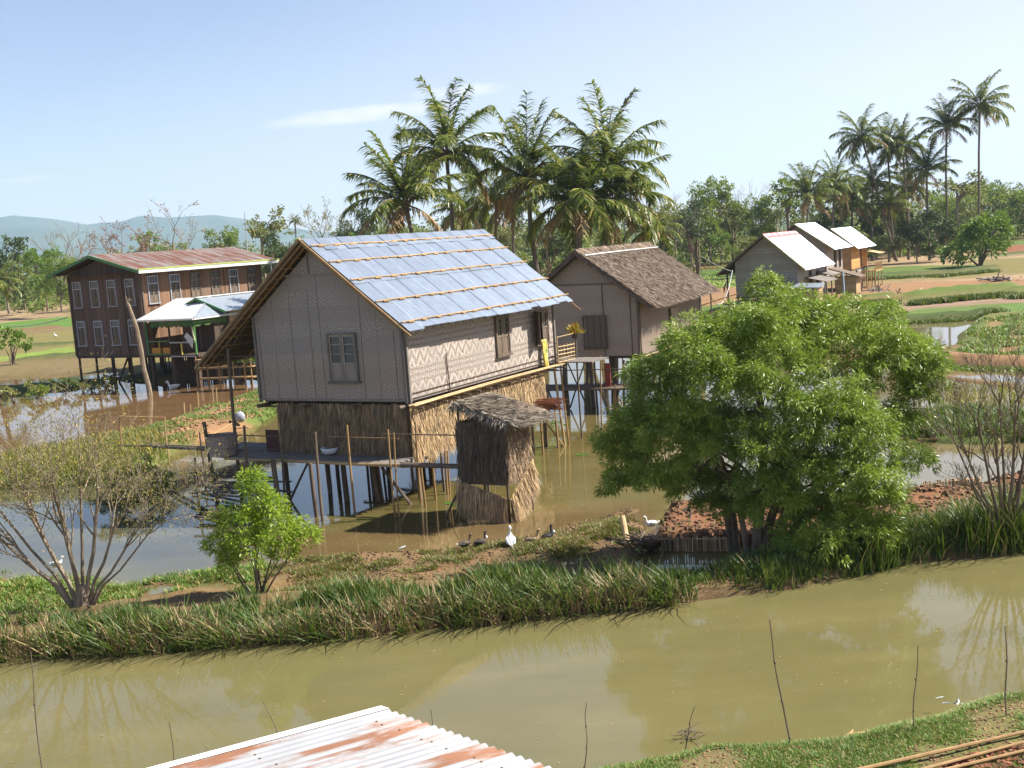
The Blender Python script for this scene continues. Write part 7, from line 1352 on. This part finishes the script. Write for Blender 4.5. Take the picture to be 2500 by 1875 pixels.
# clods of turned soil
def clods(name, label, poly, n, c1, c2, s0, s1, seed):
    rs = np.random.RandomState(seed); xy = scatter(poly, n, rs); z = land_height(xy[:, 0], xy[:, 1]); m = MB(); rr = random.Random(seed)
    base = [(-1, -1, -.6), (1, -1, -.6), (1, 1, -.6), (-1, 1, -.6), (-.6, -.5, .6), (.6, -.6, .7), (.5, .6, .6), (-.6, .6, .8)]
    for (x, y), zz in zip(xy, z):
        s = rr.uniform(s0, s1); a = rr.uniform(0, 6.28); c, q = math.cos(a)*s, math.sin(a)*s
        m.add([(x+(vx*c-vy*q)*rr.uniform(.6, 1.2), y+(vx*q+vy*c)*rr.uniform(.6, 1.2), max(zz, 0)+vz*s*rr.uniform(.6, 1.2)) for vx, vy, vz in base], [(0, 1, 5, 4), (1, 2, 6, 5), (2, 3, 7, 6), (3, 0, 4, 7), (4, 5, 6, 7)])
    tag(m.build(name, M(name+'_soil', c1, c2, 9, rnd=.8, bmp=.3)), label, 'soil', None, 'stuff')
clods('soil_clods', 'red clods of turned soil on the fenced bed', BED, 2600, (.20, .105, .055), (.12, .065, .036), .03, .09, 1)
clods('mud_clods', 'orange mud clods along the top of the dyke', gp([(340, 1070), (420, 1045), (500, 1015), (600, 990), (650, 975), (640, 1030), (560, 1055), (440, 1080), (370, 1100)]), 500, (.32, .18, .09), (.2, .11, .06), .03, .11, 2)
clods('mud_lumps', 'small brown lumps and rotten stems on the mud flat', gp([(700, 1370), (900, 1350), (1100, 1336), (1300, 1306), (1540, 1240), (1590, 1330), (1500, 1410), (1200, 1440), (700, 1470)]), 2600, (.20, .12, .06), (.11, .07, .04), .015, .045, 5)
clods('bank_crumbs', 'crumbs of bare earth on the near bank', gp([(1450, 1880), (1600, 1840), (2000, 1810), (2500, 1700), (2600, 1900), (1500, 1950)], .6), 1800, (.30, .18, .09), (.2, .12, .06), .008, .025, 6)
clods('bank_soil', 'dug red soil at the lower right corner', gp([(2290, 1875), (2330, 1856), (2420, 1840), (2500, 1822), (2600, 1800), (2600, 1900), (2300, 1900)], .75), 400, (.25, .09, .05), (.14, .06, .035), .02, .06, 3)
# lily pads
for i, (x, y) in enumerate([(1095, 1228), (1108, 1231), (1352, 1032), (1368, 1030), (1345, 1042), (1378, 1036), (1415, 1110), (1428, 1108)]):
    p = G(x, y, .012); m = MB(); n = 14; m.add([p]+[p+Vector((.13*math.cos(a), .13*math.sin(a), .004*math.sin(3*a))) for a in np.linspace(.3, 6.1, n)], [(0, k, k+1) for k in range(1, n)])
    o = m.build('lily_pad', MT['mango']); s = o.modifiers.new('t', 'SOLIDIFY'); s.thickness = .004; tag(o, 'small lily pad floating near the house poles', 'lily pad', 'lily pads on the pond')
def floating():
    rs = np.random.RandomState(44); a = scatter(gp([(-100, 1640), (700, 1575), (1500, 1510), (2500, 1370), (2500, 1660), (1900, 1780), (1200, 1900), (-100, 1900)]), 190, rs); b = scatter(gp([(650, 1300), (1200, 1250), (1450, 1180), (1500, 1240), (1300, 1300), (900, 1340)]), 120, rs)
    xy = np.concatenate([a, b]); n = len(xy); m = MB(); d = unit(np.concatenate([rs.normal(0, 1, (n, 2)), np.zeros((n, 1))], 1)); P = np.concatenate([xy, np.full((n, 1), .008)], 1)
    m.leaves(P, d, np.stack([-d[:, 1], d[:, 0], d[:, 2]], 1), rs.uniform(.02, .09, n), rs.uniform(.01, .03, n)); m.v[0][:, 2] = .008
    tag(m.build('floating_leaves', MT['drygrass']), 'tiny dead leaves and bits floating on the canal and pond', 'leaves', None, 'stuff')
floating()
def haze():
    m = bpy.data.materials.new('haze_air'); m.use_nodes = True; N = m.node_tree.nodes; N.remove(N['Principled BSDF']); v = N.new('ShaderNodeVolumePrincipled'); v.inputs['Color'].default_value = (.55, .76, 1, 1); v.inputs['Density'].default_value = HAZE; v.inputs['Anisotropy'].default_value = .2
    m.node_tree.links.new(v.outputs[0], N['Material Output'].inputs['Volume'])
    b = MB(); b.box(-5500, -300, -1.6, 5500, 7700, 460); o = b.build('haze', m); o['kind'] = 'stuff'
HAZE = 1.25e-4
haze()
